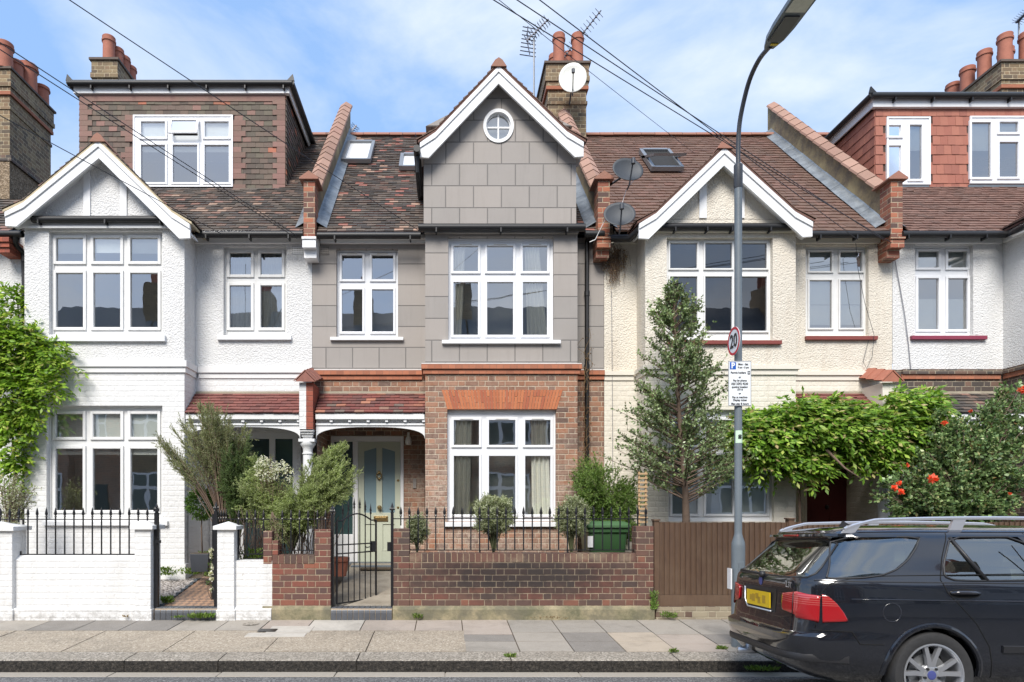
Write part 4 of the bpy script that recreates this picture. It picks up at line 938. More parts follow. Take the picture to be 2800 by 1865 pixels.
for (a, b), (c, e) in zip(ring, ring[1:]+ring[:1]):
    mb.face((a[0], GD, a[1]), (b[0], GD, b[1]), (e[0], GD, e[1]), (c[0], GD, c[1])); mb.face((a[0], GD, a[1]), (c[0], GD, c[1]), (c[0], GD+.15, c[1]), (a[0], GD+.15, a[1]))
side(mb, GX0, GD, 13.5, gb0, ev+.1); side(mb, GX1, GD, 13.5, gb0, ev+.1); mb.face((GX0, GD, gb0), (GX1, GD, gb0), (GX1, DB+.05, gb0), (GX0, DB+.05, gb0))
mb.build('gable_wall', M['ashlar'], B)
def ringmesh(mb, r0, r1, y0, y1, n=40, st=1.11):
    for k in range(n):
        a, b = 2*math.pi*k/n, 2*math.pi*(k+1)/n
        def P(r, an, y): return (RC.x+r*math.cos(an), y, RC.z+r*math.sin(an)*st)
        mb.face(P(r0, a, y0), P(r1, a, y0), P(r1, b, y0), P(r0, b, y0)); mb.face(P(r1, a, y0), P(r1, b, y0), P(r1, b, y1), P(r1, a, y1)); mb.face(P(r0, a, y0), P(r0, b, y0), P(r0, b, y1), P(r0, a, y1))
rr = rx_
mb = MB(); ringmesh(mb, rr*.8, rr*.995, GD-.02, GD+.1); ringmesh(mb, rr*.74, rr*.8, GD+.03, GD+.1); mb.box(RC.x-.012, RC.x+.012, GD+.04, GD+.07, RC.z-rr*.84, RC.z+rr*.84); mb.box(RC.x-rr*.75, RC.x-.013, GD+.04, GD+.07, RC.z-.012, RC.z+.012); mb.box(RC.x+.013, RC.x+rr*.75, GD+.04, GD+.07, RC.z-.012, RC.z+.012)
rw = mb.build('round_window', M['white'], B, smooth=True)
mb = MB(); mb.face(*[(RC.x+rr*.76*math.cos(a*math.pi/20), GD+.06, RC.z+rr*.845*math.sin(a*math.pi/20)) for a in range(40)]); mb.build('glass', M['glass'], rw)
mb = MB(); mb.box(RC.x-.4, RC.x+.4, GD+.14, GD+.16, RC.z-.4, RC.z+.4); mb.build('blind', M['blind'], rw)
gable(B, 1363.4, 181, 1148, 391, 1596, 388, 44, 10.6, 'tile_b', 'greyrend', verge='tile_edge', base_y=-99999, wall_d=10.95, roofback=14.6, side_wall=(GX0+.02, GX1-.02), foot=22) if False else None
def gable_b():
    dB = 10.72
    return gable(B, 1363.4, 181, 1148, 391, 1596, 389, 44, dB, 'tile_c', 'ashlar', verge='tile_edge', base_y=345, wall_d=GD+.16, roofback=14.6, side_wall=(GX0+.03, GX1-.03), foot=24)
gable_b()
# gutter under the gable wall
gutter(B, [W(1144, 622, GD-.07), W(1600, 622, GD-.07)], [W(p, 622, GD-.07) for p in (1193, 1369, 1550)], r=.062)
gutter(B, [W(868, 644, 11.16), W(1150, 644, 11.16)], [W(p, 644, 11.16) for p in (916, 1122)])
gutter(B, [W(1600, 640, 11.16), W(1652, 640, 11.16)], [], name='gutter')
gutter(B, [Vector((GX0-.1, 10.6, zz(405, 10.6))), Vector((GX0-.1, 12.6, zz(405, 10.6)))], [])
mb = MB(); mb.tube([(GX0-.1, 10.75, zz(412, 10.7)), (GX0-.1, 10.8, zz(470, 10.8)), (GX0-.08, 11.15, zz(540, 11.2))], .035, 8); mb.build('downpipe', M['gutter'], B, smooth=True)
mb = MB(); mb.box(XA, XL, DR-.06, DR-.002, zz(668, DR), zz(652, DR)); mb.box(XA, XL, DR-.13, DR-.06, zz(660, DR), zz(650, DR)); mb.build('fascia', M['whitewood'], B)
mb = MB(); mb.box(XL-.01, XR+.01, DB-.045, DB-.002, zz(640, DB), zz(628, DB)); mb.build('fascia', M['greyrend'], B)
main_roof(B, -2.2, 2.66, 'tile_b', keep=lambda u, v: not (1.95 < u < 4.35 and v < 1.7))
skylight(B, xx(945, 14.3), xx(1022, 14.3), 3.55, 4.85); skylight(B, -.95, -.55, 3.1, 3.95)
chimney(B, 2.26, 3.32, 14.8, 16.6, 9.2, 12.02, [(2.62, 15.0, .13, .72), (3.05, 15.0, .13, .72), (2.6, 15.5, .12, .6), (2.92, 15.45, .13, .6)])
parapet(B, xx(1631, 11.2), xx(1668, 11.2))
porch(B, xx(862, 11.0), XL-.01, 'tile_porch', wallm='brick_b')
airbrick(B, 868, 900, 674, 696, DR, M['greyrend'], M['dark'])
# downpipe on the right of the bay
mb = MB(); x = xx(1605, DR-.08); mb.tube([(x, DR-.3, zz(640, 11.16)), (x, DR-.08, zz(665, DR)), (x, DR-.08, .7)], .038, 10)
for y in (800, 1000, 1200, 1400): mb.tube([(x, DR-.08, zz(y, DR)), (x, DR-.08, zz(y+14, DR))], .048, 10)
mb.build('downpipe', M['gutter'], B, smooth=True)
# front door
def door_b():
    d = 12.1; x0, x1 = XA+.05, XL-.012; a, b, zt = xx(905, d), xx(1104, d), zz(1193, d)
    mb = MB(); wall(mb, x0, x1, .6, zz(1160, d)+.25, d, [(a, b, .6, zt)], .1); mb.build('porch_back_wall', M['brick_b'], B)
    fm = MB(); zs = .84; c0, c1 = xx(965, d), xx(979, d); e0 = xx(1095, d)
    fm.box(a, a+.06, d-.03, d+.06, zs, zt); fm.box(c0, c1, d-.03, d+.06, zs, zt-.1); fm.box(e0, b, d-.03, d+.06, zs, zt); fm.box(a+.06, e0, d-.03, d+.06, zt-.1, zt); fm.box(a+.06, c0, d-.02, d+.06, zs, 1.35)
    fr = fm.build('door_frame', M['white'], B, bevel=.006)
    gm = MB(); gm.face((a+.06, d+.03, 1.35), (c0, d+.03, 1.35), (c0, d+.03, zt-.1), (a+.06, d+.03, zt-.1)); gm.build('sidelight', M['frost_dark'], fr)
    dm = MB(); l, r_ = c1+.004, e0-.004; top = zt-.104
    P = [[xx(995.6, d), xx(1029, d)], [xx(1045, d), xx(1080, d)]]; g0, g1, g1b = zz(1402, d), zz(1234, d), zz(1224, d); y0 = d+.0
    dm.box(l, P[0][0], y0, y0+.045, zs, top); dm.box(P[1][1], r_, y0, y0+.045, zs, top); dm.box(P[0][1], P[1][0], y0, y0+.045, zs, top)
    for k, (p, q) in enumerate(P):
        dm.box(p, q, y0, y0+.045, zs, zz(1506, d)); dm.box(p, q, y0, y0+.045, zz(1431, d), g0); dm.box(p, q, y0+.012, y0+.04, zz(1506, d), zz(1431, d))
        za, zb_ = (g1, g1b) if k == 0 else (g1b, g1)
        dm.prism([(p, za), (q, zb_), (q, top), (p, top)], y0, y0+.045)
    # moulded beads round the lower panels
    for p, q in P:
        u0, u1 = zz(1506, d), zz(1431, d)
        for bx_ in ((p, p+.012, u0, u1), (q-.012, q, u0, u1), (p+.012, q-.012, u0, u0+.014), (p+.012, q-.012, u1-.014, u1)): dm.box(bx_[0], bx_[1], y0-.006, y0+.012, bx_[2], bx_[3])
    dr = dm.build('front_door', M['door_green'], B, bevel=.003)
    gm = MB()
    for k, (p, q) in enumerate(P): gm.face((p, y0+.025, g0), (q, y0+.025, g0), (q, y0+.025, g1b+.03), (p, y0+.025, g1b+.03))
    gm.build('door_glass', M['frost'], dr)
    kb = MB(); k = W(1037, 1292, d); kb.lathe((k.x, d-.03, k.z), [(.001, -.01), (.028, -.008), (.03, .03)], 14, 'y')
    pts = [(k.x+.045*math.sin(u), d-.035, k.z-.06-.055*math.cos(u)) for u in [2*math.pi*i/16 for i in range(17)]]; kb.tube(pts, .011, 8); kb.lathe((k.x, d-.03, k.z-.12), [(.001, -.012), (.02, -.01), (.022, .03)], 12, 'y'); kb.build('door_knocker', M['brass'], dr, smooth=True)
    kb = MB(); k = W(1038, 1388, d); kb.lathe((k.x, d-.06, k.z), [(.001, -.014), (.03, -.01), (.042, .008), (.03, .028), (.014, .035), (.014, .05), (.04, .055), (.04, .061)], 18, 'y'); kb.build('door_knob', M['brass'], dr, smooth=True)
    for zpx in (1314, 1388):
        k = W(1088.5, zpx, d); MB().lathe((k.x, d-.012, k.z), [(.001, 0), (.02, .002), (.024, .013)], 14, 'y').build('door_lock', M['brass'], dr, smooth=True)
    a_, b_, c_, e_ = opn((1022, 1061, 1411, 1426), d); lb = MB().box(a_, b_, d-.012, d, c_, e_); lb.box(a_+.03, b_-.03, d-.018, d-.0125, c_+.03, e_-.02); lb.build('letterbox', M['brass'], dr, bevel=.003)
    sb = MB(); sb.box(a-.05, b+.02, d-.1, d+.02, .78, .838); sb.build('door_sill', M['lead'], B); sb = MB(); sb.box(xx(960, 11.8), xx(1100, 11.8), 11.72, d-.1, .55, .80); sb.build('porch_step', M['slate'], B, bevel=.01)
    # wall light and bell push
    k = W(1117, 1203, d-.08); MB().lathe((k.x, d-.09, k.z-.09), [(.05, 0), (.062, .05), (.05, .12), (.028, .16), (.02, .2)], 14).box(k.x-.02, k.x+.02, d-.08, d, k.z+.06, k.z+.14).build('wall_light', M['frost_white'], B, smooth=True)
    k = W(1134, 1322, d-.01); MB().box(k.x-.03, k.x+.03, d-.02, d, k.z-.09, k.z+.09).box(k.x-.012, k.x+.012, d-.024, d-.0205, k.z+.055, k.z+.075).build('doorbell', M['greyrend'], B)
M['frost_white'] = plain('opal_glass', (.85, .85, .82), .3)
door_b()
tag(MB().box(xx(985, 11.5), xx(1088, 11.5), 11.45, 11.68, gz(11.6)+.015, gz(11.6)+.04).build('doormat', plain('coir_mat', (.10, .075, .05), .95, .3, 60, .8), at=(xx(1035, 11.6), 11.6, gz(11.6))), 'dark doormat lying before the sage green front door', 'doormat')

# ---------- house C, cream
C = thing('terraced_house', 'cream pebbledashed terraced house with dark red window sills and a low gable', 'house', (5.3, DB, .5))
XA, XL, XR, XD = 2.805, 3.38, 5.92, 7.885
zs1, zs0 = zz(1000, DB), zz(1025, DB)
opU = (1823, 2113, 650, 929); opG = (1828, 2117, 1120, 1426); oR = (2203, 2375, 671, 918)
mb = MB(); wall(mb, XL, XR, zs0, WT, DB, [opn(opU, DB)], .15); side(mb, XR, DB, DR, zs0, WT); side(mb, XL, DB, DR, zs0, WT)
wall(mb, XR, XD, zs0, WT+.1, DR, [opn(oR, DR)], .15); wall(mb, XA, XL, zs0, WT+.1, DR, [], .1); mb.build('upper_wall', M['peb_cream'], C)
mb = MB(); wall(mb, XL, XR, .5, zs0, DB, [opn(opG, DB)], .15); side(mb, XR, DB, 12.2, .5, zs0); side(mb, XL, DB, DR, .5, zs0)
wall(mb, XR, XD, zz(1085, DR)-.3, zs0, DR-.008, [], .1); wall(mb, XA, XL, .5, zs0, DR-.008, [], .1); mb.build('lower_wall', M['brick_cream'], C)
string_course(C, [(XL, XR, DB, 1, 1), (XR+.06, XD, DR, 0, 0), (XA, XL-.06, DR, 0, 0)], ['cream', 'cream'], [(zz(1011, DB)+.001, zs1, .055), (zs0, zz(1011, DB), .028)])
window(C, DB, opU, rects([(1832, 1906), (1928, 2001), (2024, 2096)], [(665, 734), (757, 905)]), (1824, 2134, 931, 943), sillm='sillred', frame='whitewood', glass='glass_dark', sw=.03)
window(C, DB, opG, rects([(1838, 1907), (1930, 2003), (2026, 2097)], [(1149, 1217), (1245, 1405)]), None, glass='glass', frame='upvc', blind=[(3, 1240, 1407), (4, 1240, 1407), (5, 1240, 1407)])
window(C, DR, oR, rects([(2213, 2274), (2297, 2357)], [(688, 742), (767, 897)]), (2200, 2395, 919, 931), sillm='sillred', frame='whitewood', sw=.03, blind=[(0, 680, 745), (1, 680, 745), (2, 765, 830), (3, 765, 830), (2, 832, 886), (3, 832, 886)])
mb = MB(); mb.box(XL-.06, XR+.05, DB-.05, DB-.002, zz(637, DB), zz(622, DB)); mb.box(XR+.002, XD, DR-.06, DR-.002, zz(668, DR), zz(645, DR)); mb.box(XR+.002, XD, DR-.13, DR-.06, zz(654, DR), zz(642, DR)); mb.box(XA, XL, DR-.06, DR-.002, zz(668, DR), zz(650, DR)); mb.build('fascia', M['cream'], C)
gutter(C, [W(1786, 620, DB-.1), W(2165, 620, DB-.1)], [W(p, 620, DB-.1) for p in (1845, 1932, 2000, 2105)])
gutter(C, [W(2180, 641, 11.16), W(2429, 641, 11.16)], [W(p, 641, 11.16) for p in (2240, 2340)])
gutter(C, [W(1663, 652, 11.2), W(1722, 652, 11.0), W(1748, 628, 10.8)], [])
gable(C, 1980, 404, 1747, 612, 2222, 607, 45, 10.76, 'tile_c', 'peb_cream', verge='tile_edge', battens=((1911, 1931), (2014, 2034)), base_y=599, roofback=13.2, side_wall=(XL, XR), foot=27)
main_roof(C, 2.95, 7.74, 'tile_c', g=.155)
skylight(C, xx(1747, 14.2), xx(1830, 14.2), 3.05, 4.25, True)
parapet(C, xx(2429, 11.2), xx(2466, 11.2))
porch(C, XR+.01, xx(2425, 11.0), 'tile_porch_a', wallm='brick_cream', trim='cream')
porch_pier(C, 2432, 'cream', 'cream', 'terra', True)
airbrick(C, 2390, 2424, 667, 690, DR, M['cream'], M['dark'])
mb = MB(); d = 12.1; wall(mb, XR+.02, XD-.05, .6, zz(1160, d)+.2, d, [(xx(2200, d), xx(2328, d), .6, zz(1190, d)), (xx(2335, d), xx(2420, d), zz(1352, d), zz(1190, d))], .05); mb.build('porch_back_wall', M['brick_cream'], C)
mb = MB(); mb.box(xx(2200, d), xx(2205, d), d-.02, d+.04, .6, zz(1190, d)); mb.box(xx(2318, d), xx(2328, d), d-.02, d+.04, .6, zz(1190, d)); fr = mb.build('door_frame', M['cream'], C)
mb = MB(); mb.box(xx(2205, d), xx(2318, d), d, d+.04, .8, zz(1190, d))
for (a, b, q0, q1) in ((2216, 2256, 1400, 1500), (2268, 2308, 1400, 1500), (2216, 2256, 1240, 1360), (2268, 2308, 1240, 1360)): mb.box(xx(a, d), xx(b, d), d-.008, d, zz(q1, d), zz(q0, d))
dr = mb.build('front_door', M['door_red'], C); k = W(2260, 1386, d); MB().lathe((k.x, d-.04, k.z), [(.001, -.01), (.03, 0), (.035, .03)], 14, 'y').build('door_knocker', M['black'], dr)
mb = MB(); mb.box(xx(2335, d), xx(2420, d), d+.03, d+.04, zz(1352, d), zz(1190, d)); mb.build('side_window', M['frost_dark'], C)
mb = MB(); mb.box(xx(2333, d), xx(2422, d), d-.06, d+.01, zz(1360, d), zz(1352, d)); mb.build('side_window_sill', M['door_red'], C)

# ---------- house D, right edge
D = thing('terraced_house', 'terraced house at the right edge with orange tile hung dormer and crimson sill', 'house', (9.8, DB, .5))
XA, XL = 7.89, 9.84; XE = 12.9
zs = zz(1011, DR)
oR = (2502, 2661, 669, 917)
mb = MB(); wall(mb, XA, XL, zs, WT+.1, DR, [opn(oR, DR)], .15); side(mb, XL, DB, DR, zs, WT); wall(mb, XL, XE-.3, zs, WT, DB, [(10.3, 11.9, 4.75, 6.4)], .15); mb.build('upper_wall', M['peb_white'], D)
mb = MB(); wall(mb, XA, XL, zz(1085, DR)-.3, zs, DR, [], .1); side(mb, XL, DB, 12.2, .5, zs); wall(mb, XL, XE-.3, .5, zs, DB, [(10.3, 11.9, 1.6, 3.4)], .15); mb.build('lower_wall', M['brick_dark'], D)
string_course(D, [(XL, XE-.3, DB, 1, 1), (XA+.15, XL-.06, DR, 0, 0)], ['brick_dark', 'course'], [(zz(1024, DR)+.001, zs, .055), (zz(1037, DR), zz(1024, DR), .028)])
window(D, DR, oR, rects([(2510, 2566), (2591.5, 2646)], [(687, 732), (761.6, 901)]), (2488, 2693, 918, 930), sillm='sillcrim', blind=[(0, 684, 735), (1, 684, 735), (2, 815, 905), (3, 815, 905)])
dU = [(xx(0, 1), 0)]
def pxs(x, d): return CX+x*F/d
def pzs(z, d): return CY-(z-CZ)*F/d
for (z0, z1) in ((4.75, 6.4), (1.6, 3.4)):
    dd = DB+.09; o_ = (pxs(10.3, DB), pxs(11.9, DB), pzs(z1, DB), pzs(z0, DB)); pn = [(pxs(a, dd), pxs(a+.42, dd), pzs(q1, dd), pzs(q0, dd)) for (q0, q1) in ((z0+.12, z0+.95), (z0+1.12, z1-.1)) for a in (10.4, 10.9, 11.4)]
    window(D, DB, o_, pn, None)
mb = MB(); mb.box(XA, XL-.06, DR-.06, DR-.002, zz(668, DR), zz(645, DR)); mb.box(XL-.06, XL-.001, DB-.05, DR-.061, zz(668, DR), zz(642, DR)); mb.box(XL, XE, DB-.05, DB-.002, zz(632, DB), zz(605, DB)); mb.build('fascia', M['whitewood'], D)
gutter(D, [W(2466, 641, 11.16), W(2752, 641, 11.16), W(2810, 615, 10.6)], [W(p, 641, 11.16) for p in (2480, 2594, 2693)])
main_roof(D, 8.0, XE-.1, 'tile_d')
gable(D, pxs(11.37, 10.76), pzs(7.95, 10.76), pxs(9.65, 10.76), pzs(6.6, 10.76), pxs(13.0, 10.76), pzs(6.6, 10.76), 43, 10.76, 'tile_d', 'peb_white', verge='tile_edge', base_y=600, roofback=12.9, side_wall=(XL, XE-.3), foot=27)
dz0 = zz(529, 12.83); dz1 = zz(270, 12.83)
o1 = (2422, 2541, 322, 507); o2 = (2649, 2900, 320, 504)
dormer(D, 8.476, 12.5, 12.83, 14.6, dz0, dz1, 'hung_d', fas=.2, ops=[opn(o1, 12.83), opn(o2, 12.83)], tw=.15, g=.19)
window(D, 12.83, o1, [(2430, 2463, 343, 372), (2430, 2463, 399, 491), (2487, 2520, 342, 490)], None, rec=-.035, blind=[(0, 340, 374), (2, 340, 408)], room=1.2, rm=.02)
window(D, 12.83, o2, [(2656, 2708.5, 335, 485), (2732, 2783.5, 334, 362), (2732, 2783.5, 389, 484), (2806, 2860, 335, 485)], None, rec=-.035, blind=[(0, 333, 408), (1, 330, 365), (3, 333, 408)], room=1.2)
mb = MB(); mb.box(xx(2424, 12.8), xx(2541, 12.8), 12.8, 12.826, zz(528, 12.83), zz(509, 12.83)); mb.box(xx(2649, 12.8), xx(2900, 12.8), 12.8, 12.826, zz(526, 12.83), zz(507, 12.83)); mb.build('lead_apron', M['slate'], D)
chimney(D, 12.6, 13.8, 14.75, 16.7, 9.2, 12.02, [(12.9, 15.0, .14, .72), (13.35, 14.95, .14, .72), (12.8, 15.45, .14, .66), (12.8, 15.95, .15, .6), (12.8, 16.4, .15, .5), (13.35, 15.5, .15, .75)])
porch(D, xx(2440, 11.0), XL-.01, 'tile_a', wallm='brick_dark')
mb = MB(); d = 12.1; wall(mb, XA+.05, XL-.02, .6, zz(1160, d)+.2, d, [(8.5, 9.4, .6, 3.0)], .05); mb.build('porch_back_wall', M['brick_dark'], D)
mb = MB(); mb.box(8.5, 9.4, d+.02, d+.06, .75, 3.0); mb.build('front_door', M['white'], D)

# ---------- house Z, left edge
Z = thing('terraced_house', 'white house at the left edge behind the wisteria with tall stock brick chimney', 'house', (-9.9, DR, .5))
mb = MB(); wall(mb, -12.3, -7.33, zz(1017, DR), 6.7, DR, [], .1); mb.build('upper_wall', M['peb_white'], Z)
mb = MB(); wall(mb, -12.3, -7.33, .5, zz(1017, DR), DR, [], .1); mb.build('lower_wall', M['brick_white'], Z)
mb = MB(); mb.box(-12.3, -7.33, DR-.04, DR+.02, zz(1019, DR), zz(1004, DR)); mb.build('string_course', M['smooth_white'], Z)
mb = MB(); tiles(mb, (-12.3, EAVE_D, EAVE_Z), (1, 0, 0), SL, 4.8, 1.5, jit=.005); mb.build('roof', M['tile_a'], Z, fix=False)
mb = MB(); mb.prism([(EAVE_D, EAVE_Z-.04), (EAVE_D+1.05, EAVE_Z+1.0), (18, EAVE_Z+1.0), (18, .5), (EAVE_D+.6, .5), (EAVE_D+.6, EAVE_Z-.04)], -12.3, -7.5, 'x'); mb.build('roof_underside', M['dark'], Z)
mb = MB(); mb.box(-12.3, -7.5, DR-.13, DR-.002, zz(655, DR), zz(640, DR)); mb.build('fascia', M['whitewood'], Z)
gutter(Z, [W(-200, 640, 11.16), W(62, 640, 11.16)], [])
mb = MB(); 
for i in range(3): mb.box(xx(-14, 11.1), xx(24-2*i, 11.1), 11.1+.03*i, DR, zz(648+i*13, 11.1)-.075, zz(648+i*13, 11.1))
mb.build('corbel', M['redpaint_brick'], Z)
mb = MB(); mb.box(-12, -10.05, 15.02, 16.9, 6, 9.85); mb.build('rendered_stack_base', M['brown_peb'], Z); mb = MB(); mb.box(-12.03, -10.0, 15.0, 16.93, 9.85, 9.98); mb.build('brick_band', M['brick_dark'], Z)
chimney(Z, -12.0, -10.0, 15.0, 16.75, 9.98, 12.03, [(-10.25, 15.15, .17, .62), (-10.3, 15.6, .17, .5), (-10.22, 15.95, .2, .66), (-10.2, 16.45, .17, .45), (-11.2, 15.4, .15, .6)])
mb = MB(); mb.tube([W(44, 640, 11.16), W(42, 662, 11.2), W(46, 672, 11.25), W(58, 684, 11.36), W(64, 695, 11.4), W(66, 760, 11.4), W(68, 1530, 11.4)], .04, 10)
for y in (700, 900, 1180, 1400): mb.tube([W(66, y, 11.4), W(66, y+16, 11.4)], .05, 10)
mb.build('downpipe', M['gutter'], Z, smooth=True)
# ------------------------------------------------------------------ garden walls, railings, gates
def wtag(mb, m, label, x, cat='garden wall', name='garden_wall', bevel=0, **k): return tag(mb.build(name, m, at=(x, DW, .23), bevel=bevel), label, cat, **k)
M['wall_white'] = mk_render('wall_white', (.68, .678, .67), brick=True, dirt=(.28, .26, .22), damt=.6, base=.24)
ZT = lambda y, d=DW: zz(y, d)
def pier_cap(mb, x0, x1, d0, d1, z0, z1):
    o = .045; mb.box(x0-o, x1+o, d0-o, d1+o, z0, z0+(z1-z0)*.45); i = len(mb.v); zc = z0+(z1-z0)*.45
    mb.v += [(x0-o, d0-o, zc), (x1+o, d0-o, zc), (x1+o, d1+o, zc), (x0-o, d1+o, zc), ((x0+x1)/2, (d0+d1)/2, z1)]
    for q in ((0, 1, 4), (1, 2, 4), (2, 3, 4), (3, 0, 4)): mb.f.append(tuple(i+k for k in q)); mb.m.append(mb.mi)
# white wall, left
ww = thing('garden_wall', 'white painted brick garden wall with two capped piers under the black railing', 'garden wall', (xx(210, DW), DW, .23))
mb = MB(); a, b = xx(42, DW), xx(374, DW)
mb.prism([(DW-.03, ZT(1662)), (DW-.06, ZT(1662)-.02), (DW-.06, .1), (DW+.24, .1), (DW+.24, ZT(1521)), (DW+.1, ZT(1519)), (DW, ZT(1531)), (DW, ZT(1662))], a, b, 'x'); mb.build('wall_panel', M['wall_white'], ww)
for (p0, p1, yc0, yc1) in ((-60, 42, 1430, 1451), (374, 418, 1428, 1447)):
    mb = MB(); x0, x1 = xx(p0, DW), xx(p1, DW); mb.box(x0, x1, DW-.07, DW+.26, .1, ZT(yc1)); mb.box(x0-.02, x1+.02, DW-.09, DW+.27, .1, ZT(1664)); p = mb.build('pier', M['wall_white'], ww, bevel=.008)
    mb = MB(); pier_cap(mb, x0, x1, DW-.07, DW+.26, ZT(yc1), ZT(yc0)+.02); mb.build('pier_cap', M['smooth_white'], ww)
# white wall, right of the gateway
wr = thing('garden_wall', 'short white painted brick wall and slim pier joined to the red brick wall', 'garden wall', (xx(660, DW), DW, .23))
mb = MB(); a, b = xx(643.5, DW), xx(744, DW); mb.prism([(DW-.05, ZT(1665)), (DW-.05, .1), (DW+.22, .1), (DW+.22, ZT(1532)), (DW, ZT(1533)), (DW, ZT(1660))], a, b, 'x'); mb.build('wall_panel', M['wall_white'], wr)
mb = MB(); x0, x1 = xx(597, DW), xx(643, DW); mb.box(x0, x1, DW-.05, DW+.2, .1, ZT(1448)); mb.box(x0-.01, x1+.02, DW-.075, DW+.2, .1, ZT(1666)); mb.build('pier', M['wall_white'], wr, bevel=.006)
mb = MB(); pier_cap(mb, x0, x1, DW-.05, DW+.2, ZT(1448), ZT(1426)); mb.build('pier_cap', M['smooth_white'], wr)
# brick wall left of gate
def brickwall(label, xa, xb, ytop, piers, mat, x):
    w_ = thing('garden_wall', label, 'garden wall', (x, DW, .23)); mb = MB(); zc = ZT(ytop); sc = ZT(ytop+25)
    mb.box(xa, xb, DW, DW+.225, ZT(1660), sc); mb.build('wall_panel', M[mat], w_)
    mb = MB(); n = int((xb-xa)/.084); q = (xb-xa)/n
    for i in range(n): mb.box(xa+i*q+.005, xa+(i+1)*q-.005, DW-.004-rnd.uniform(0, .004), DW+.23, sc+.008, zc-rnd.uniform(0, .004))
    mb.mi = 1; mb.box(xa+.002, xb-.002, DW+.004, DW+.222, sc+.0005, zc-.012); mb.build('coping_course', [M['brick_cop'], M['mortar']], w_)
    mb = MB(); mb.prism([(DW-.035, .1), (DW-.035, ZT(1666)), (DW-.015, ZT(1659)), (DW+.001, ZT(1657)), (DW+.2, ZT(1657)), (DW+.2, .1)], min([xa]+[p[0] for p in piers])-.01, max([xb]+[p[1] for p in piers])+.005, 'x'); mb.build('cement_plinth', M['moss_cement'], w_)
    for (p0, p1, yt, zb_) in piers:
        mb = MB(); mb.box(p0, p1, DW-.003, DW+.228, zb_ if zb_ else ZT(1659), ZT(yt)); mb.build('pier', M[mat], w_, bevel=.004)
    return w_
t = NT('brick_coping'); c = t.ramp(t.island(), [(0, (.10, .05, .04)), (.5, (.16, .07, .05)), (1, (.08, .05, .042))]); c = t.mix(t.math('MULTIPLY', t.noise(20, 5, .7), .5), c, (.06, .05, .04)); c = t.mix(t.ramp(t.noise(3, 5), [(.5, 0), (.7, .5)]), c, (.3, .25, .17)); M['brick_cop'] = t.pbr(c, .9, t.bump(t.noise(45, 4), .6, .006))
t = NT('mossy_cement'); c = t.mix(t.ramp(t.noise(3, 6, .75), [(.35, 0), (.6, 1)]), (.32, .27, .17), (.13, .125, .075)); c = t.mix(t.ramp(t.noise(1.1, 5, .7), [(.5, 0), (.6, .8)]), c, (.13, .12, .085)); M['moss_cement'] = t.pbr(c, .95, t.bump(t.noise(30, 5), .6, .01))
brickwall('short red brick garden wall with stepped pier left of the black gate', xx(744, DW), xx(860, DW), 1517, [(xx(860, DW)+.001, xx(904, DW), 1448, 0), (xx(720, DW), xx(743.5, DW), 1452, ZT(1542)), (xx(744.5, DW), xx(760, DW), 1478, ZT(1517)+.001)], 'brick_wall2', xx(800, DW))
brickwall('long sooty red brick garden wall under the spiked railing and green bin', xx(1120, DW), xx(1739, DW), 1512.6, [(xx(1076, DW), xx(1119.5, DW), 1446, 0), (xx(1739.5, DW), xx(1787, DW), 1439, 0)], 'brick_wall', xx(1430, DW))
# railings: one bar mesh copied
def spike(mb, x, y, z0, z1, r=.0105):
    H = z1-z0; s = .15
    mb.tube([(x, y, z0), (x, y, z1-s)], r, 6); mb.lathe((x, y, z1-s), [(r, 0), (r*1.9, .012), (r*1.1, .03), (r*1.9, .045), (r*2.1, .06), (r*1.2, s*.75), (.001, s)], 6)
def railing(label, d, bars, ytop, yrail, ybot, rail_top, rail_bot, posts=(), shorts=(), yshort=None):
    """bars: px positions; rails (px0,px1)"""
    x0 = xx(bars[0], d); r = thing('railing', label, 'railing', (xx((bars[0]+bars[-1])/2, d), d, zz(ybot, d)))
    zt, zr, zb = zz(ytop, d), zz(yrail, d), zz(ybot, d)
    mb = MB(); spike(mb, x0, d, zb, zt); b0 = mb.build('bar', M['black'], r, smooth=True)
    copies(b0, r, [(xx(p, d)-x0, 0, 0) for p in bars[1:]])
    for (p, ys) in shorts:
        mb = MB(); spike(mb, xx(p, d), d, zz(ys, d), zt); mb.build('bar', M['black'], r, smooth=True)
    MB().box(xx(rail_top[0], d), xx(rail_top[1], d), d-.016, d+.016, zr-.007, zr+.007).build('top_rail', M['black'], r)
    MB().box(xx(rail_bot[0], d), xx(rail_bot[1], d), d-.016, d+.016, zb-.007, zb+.007).build('bottom_rail', M['black'], r)
    for (p, y0, y1) in posts: MB().box(xx(p, d)-.012, xx(p, d)+.012, d-.012, d+.012, zz(y1, d), zz(y0, d)).build('stay', M['black'], r)
    return r
dR = DW+.11
railing('black spiked iron railing on the white painted wall at the left', dR, [76.5+25.15*k for k in range(12)], 1387, 1420, 1516, (-50, 428), (53, 374), shorts=[(1.5, 1429), (26.5, 1429), (51.5, 1429), (378, 1425), (403, 1425)], posts=[(56, 1507, 1520)])
railing('black spiked iron railing behind the slim white pier', dR, [653+22.6*k for k in range(4)], 1393, 1419.5, 1515, (600, 745), (648, 740), posts=[(650, 1420, 1532)])
railing('short black iron railing between the red brick piers left of the gate', dR, [772+23.5*k for k in range(4)], 1393, 1419.5, 1505, (750, 905), (761, 860), shorts=[(868, 1448), (890, 1448)])
railing('long black spiked iron railing on the sooty brick wall below the bay window', dR, [1119.5+24.0*k for k in range(26)], 1384.7, 1418.5, 1504, (1072, 1772), (1119, 1740), shorts=[(1096, 1437), (1744, 1438), (1766, 1438)], posts=[(1312, 1504, 1512), (1552, 1504, 1512), (1119.5, 1500, 1512)])
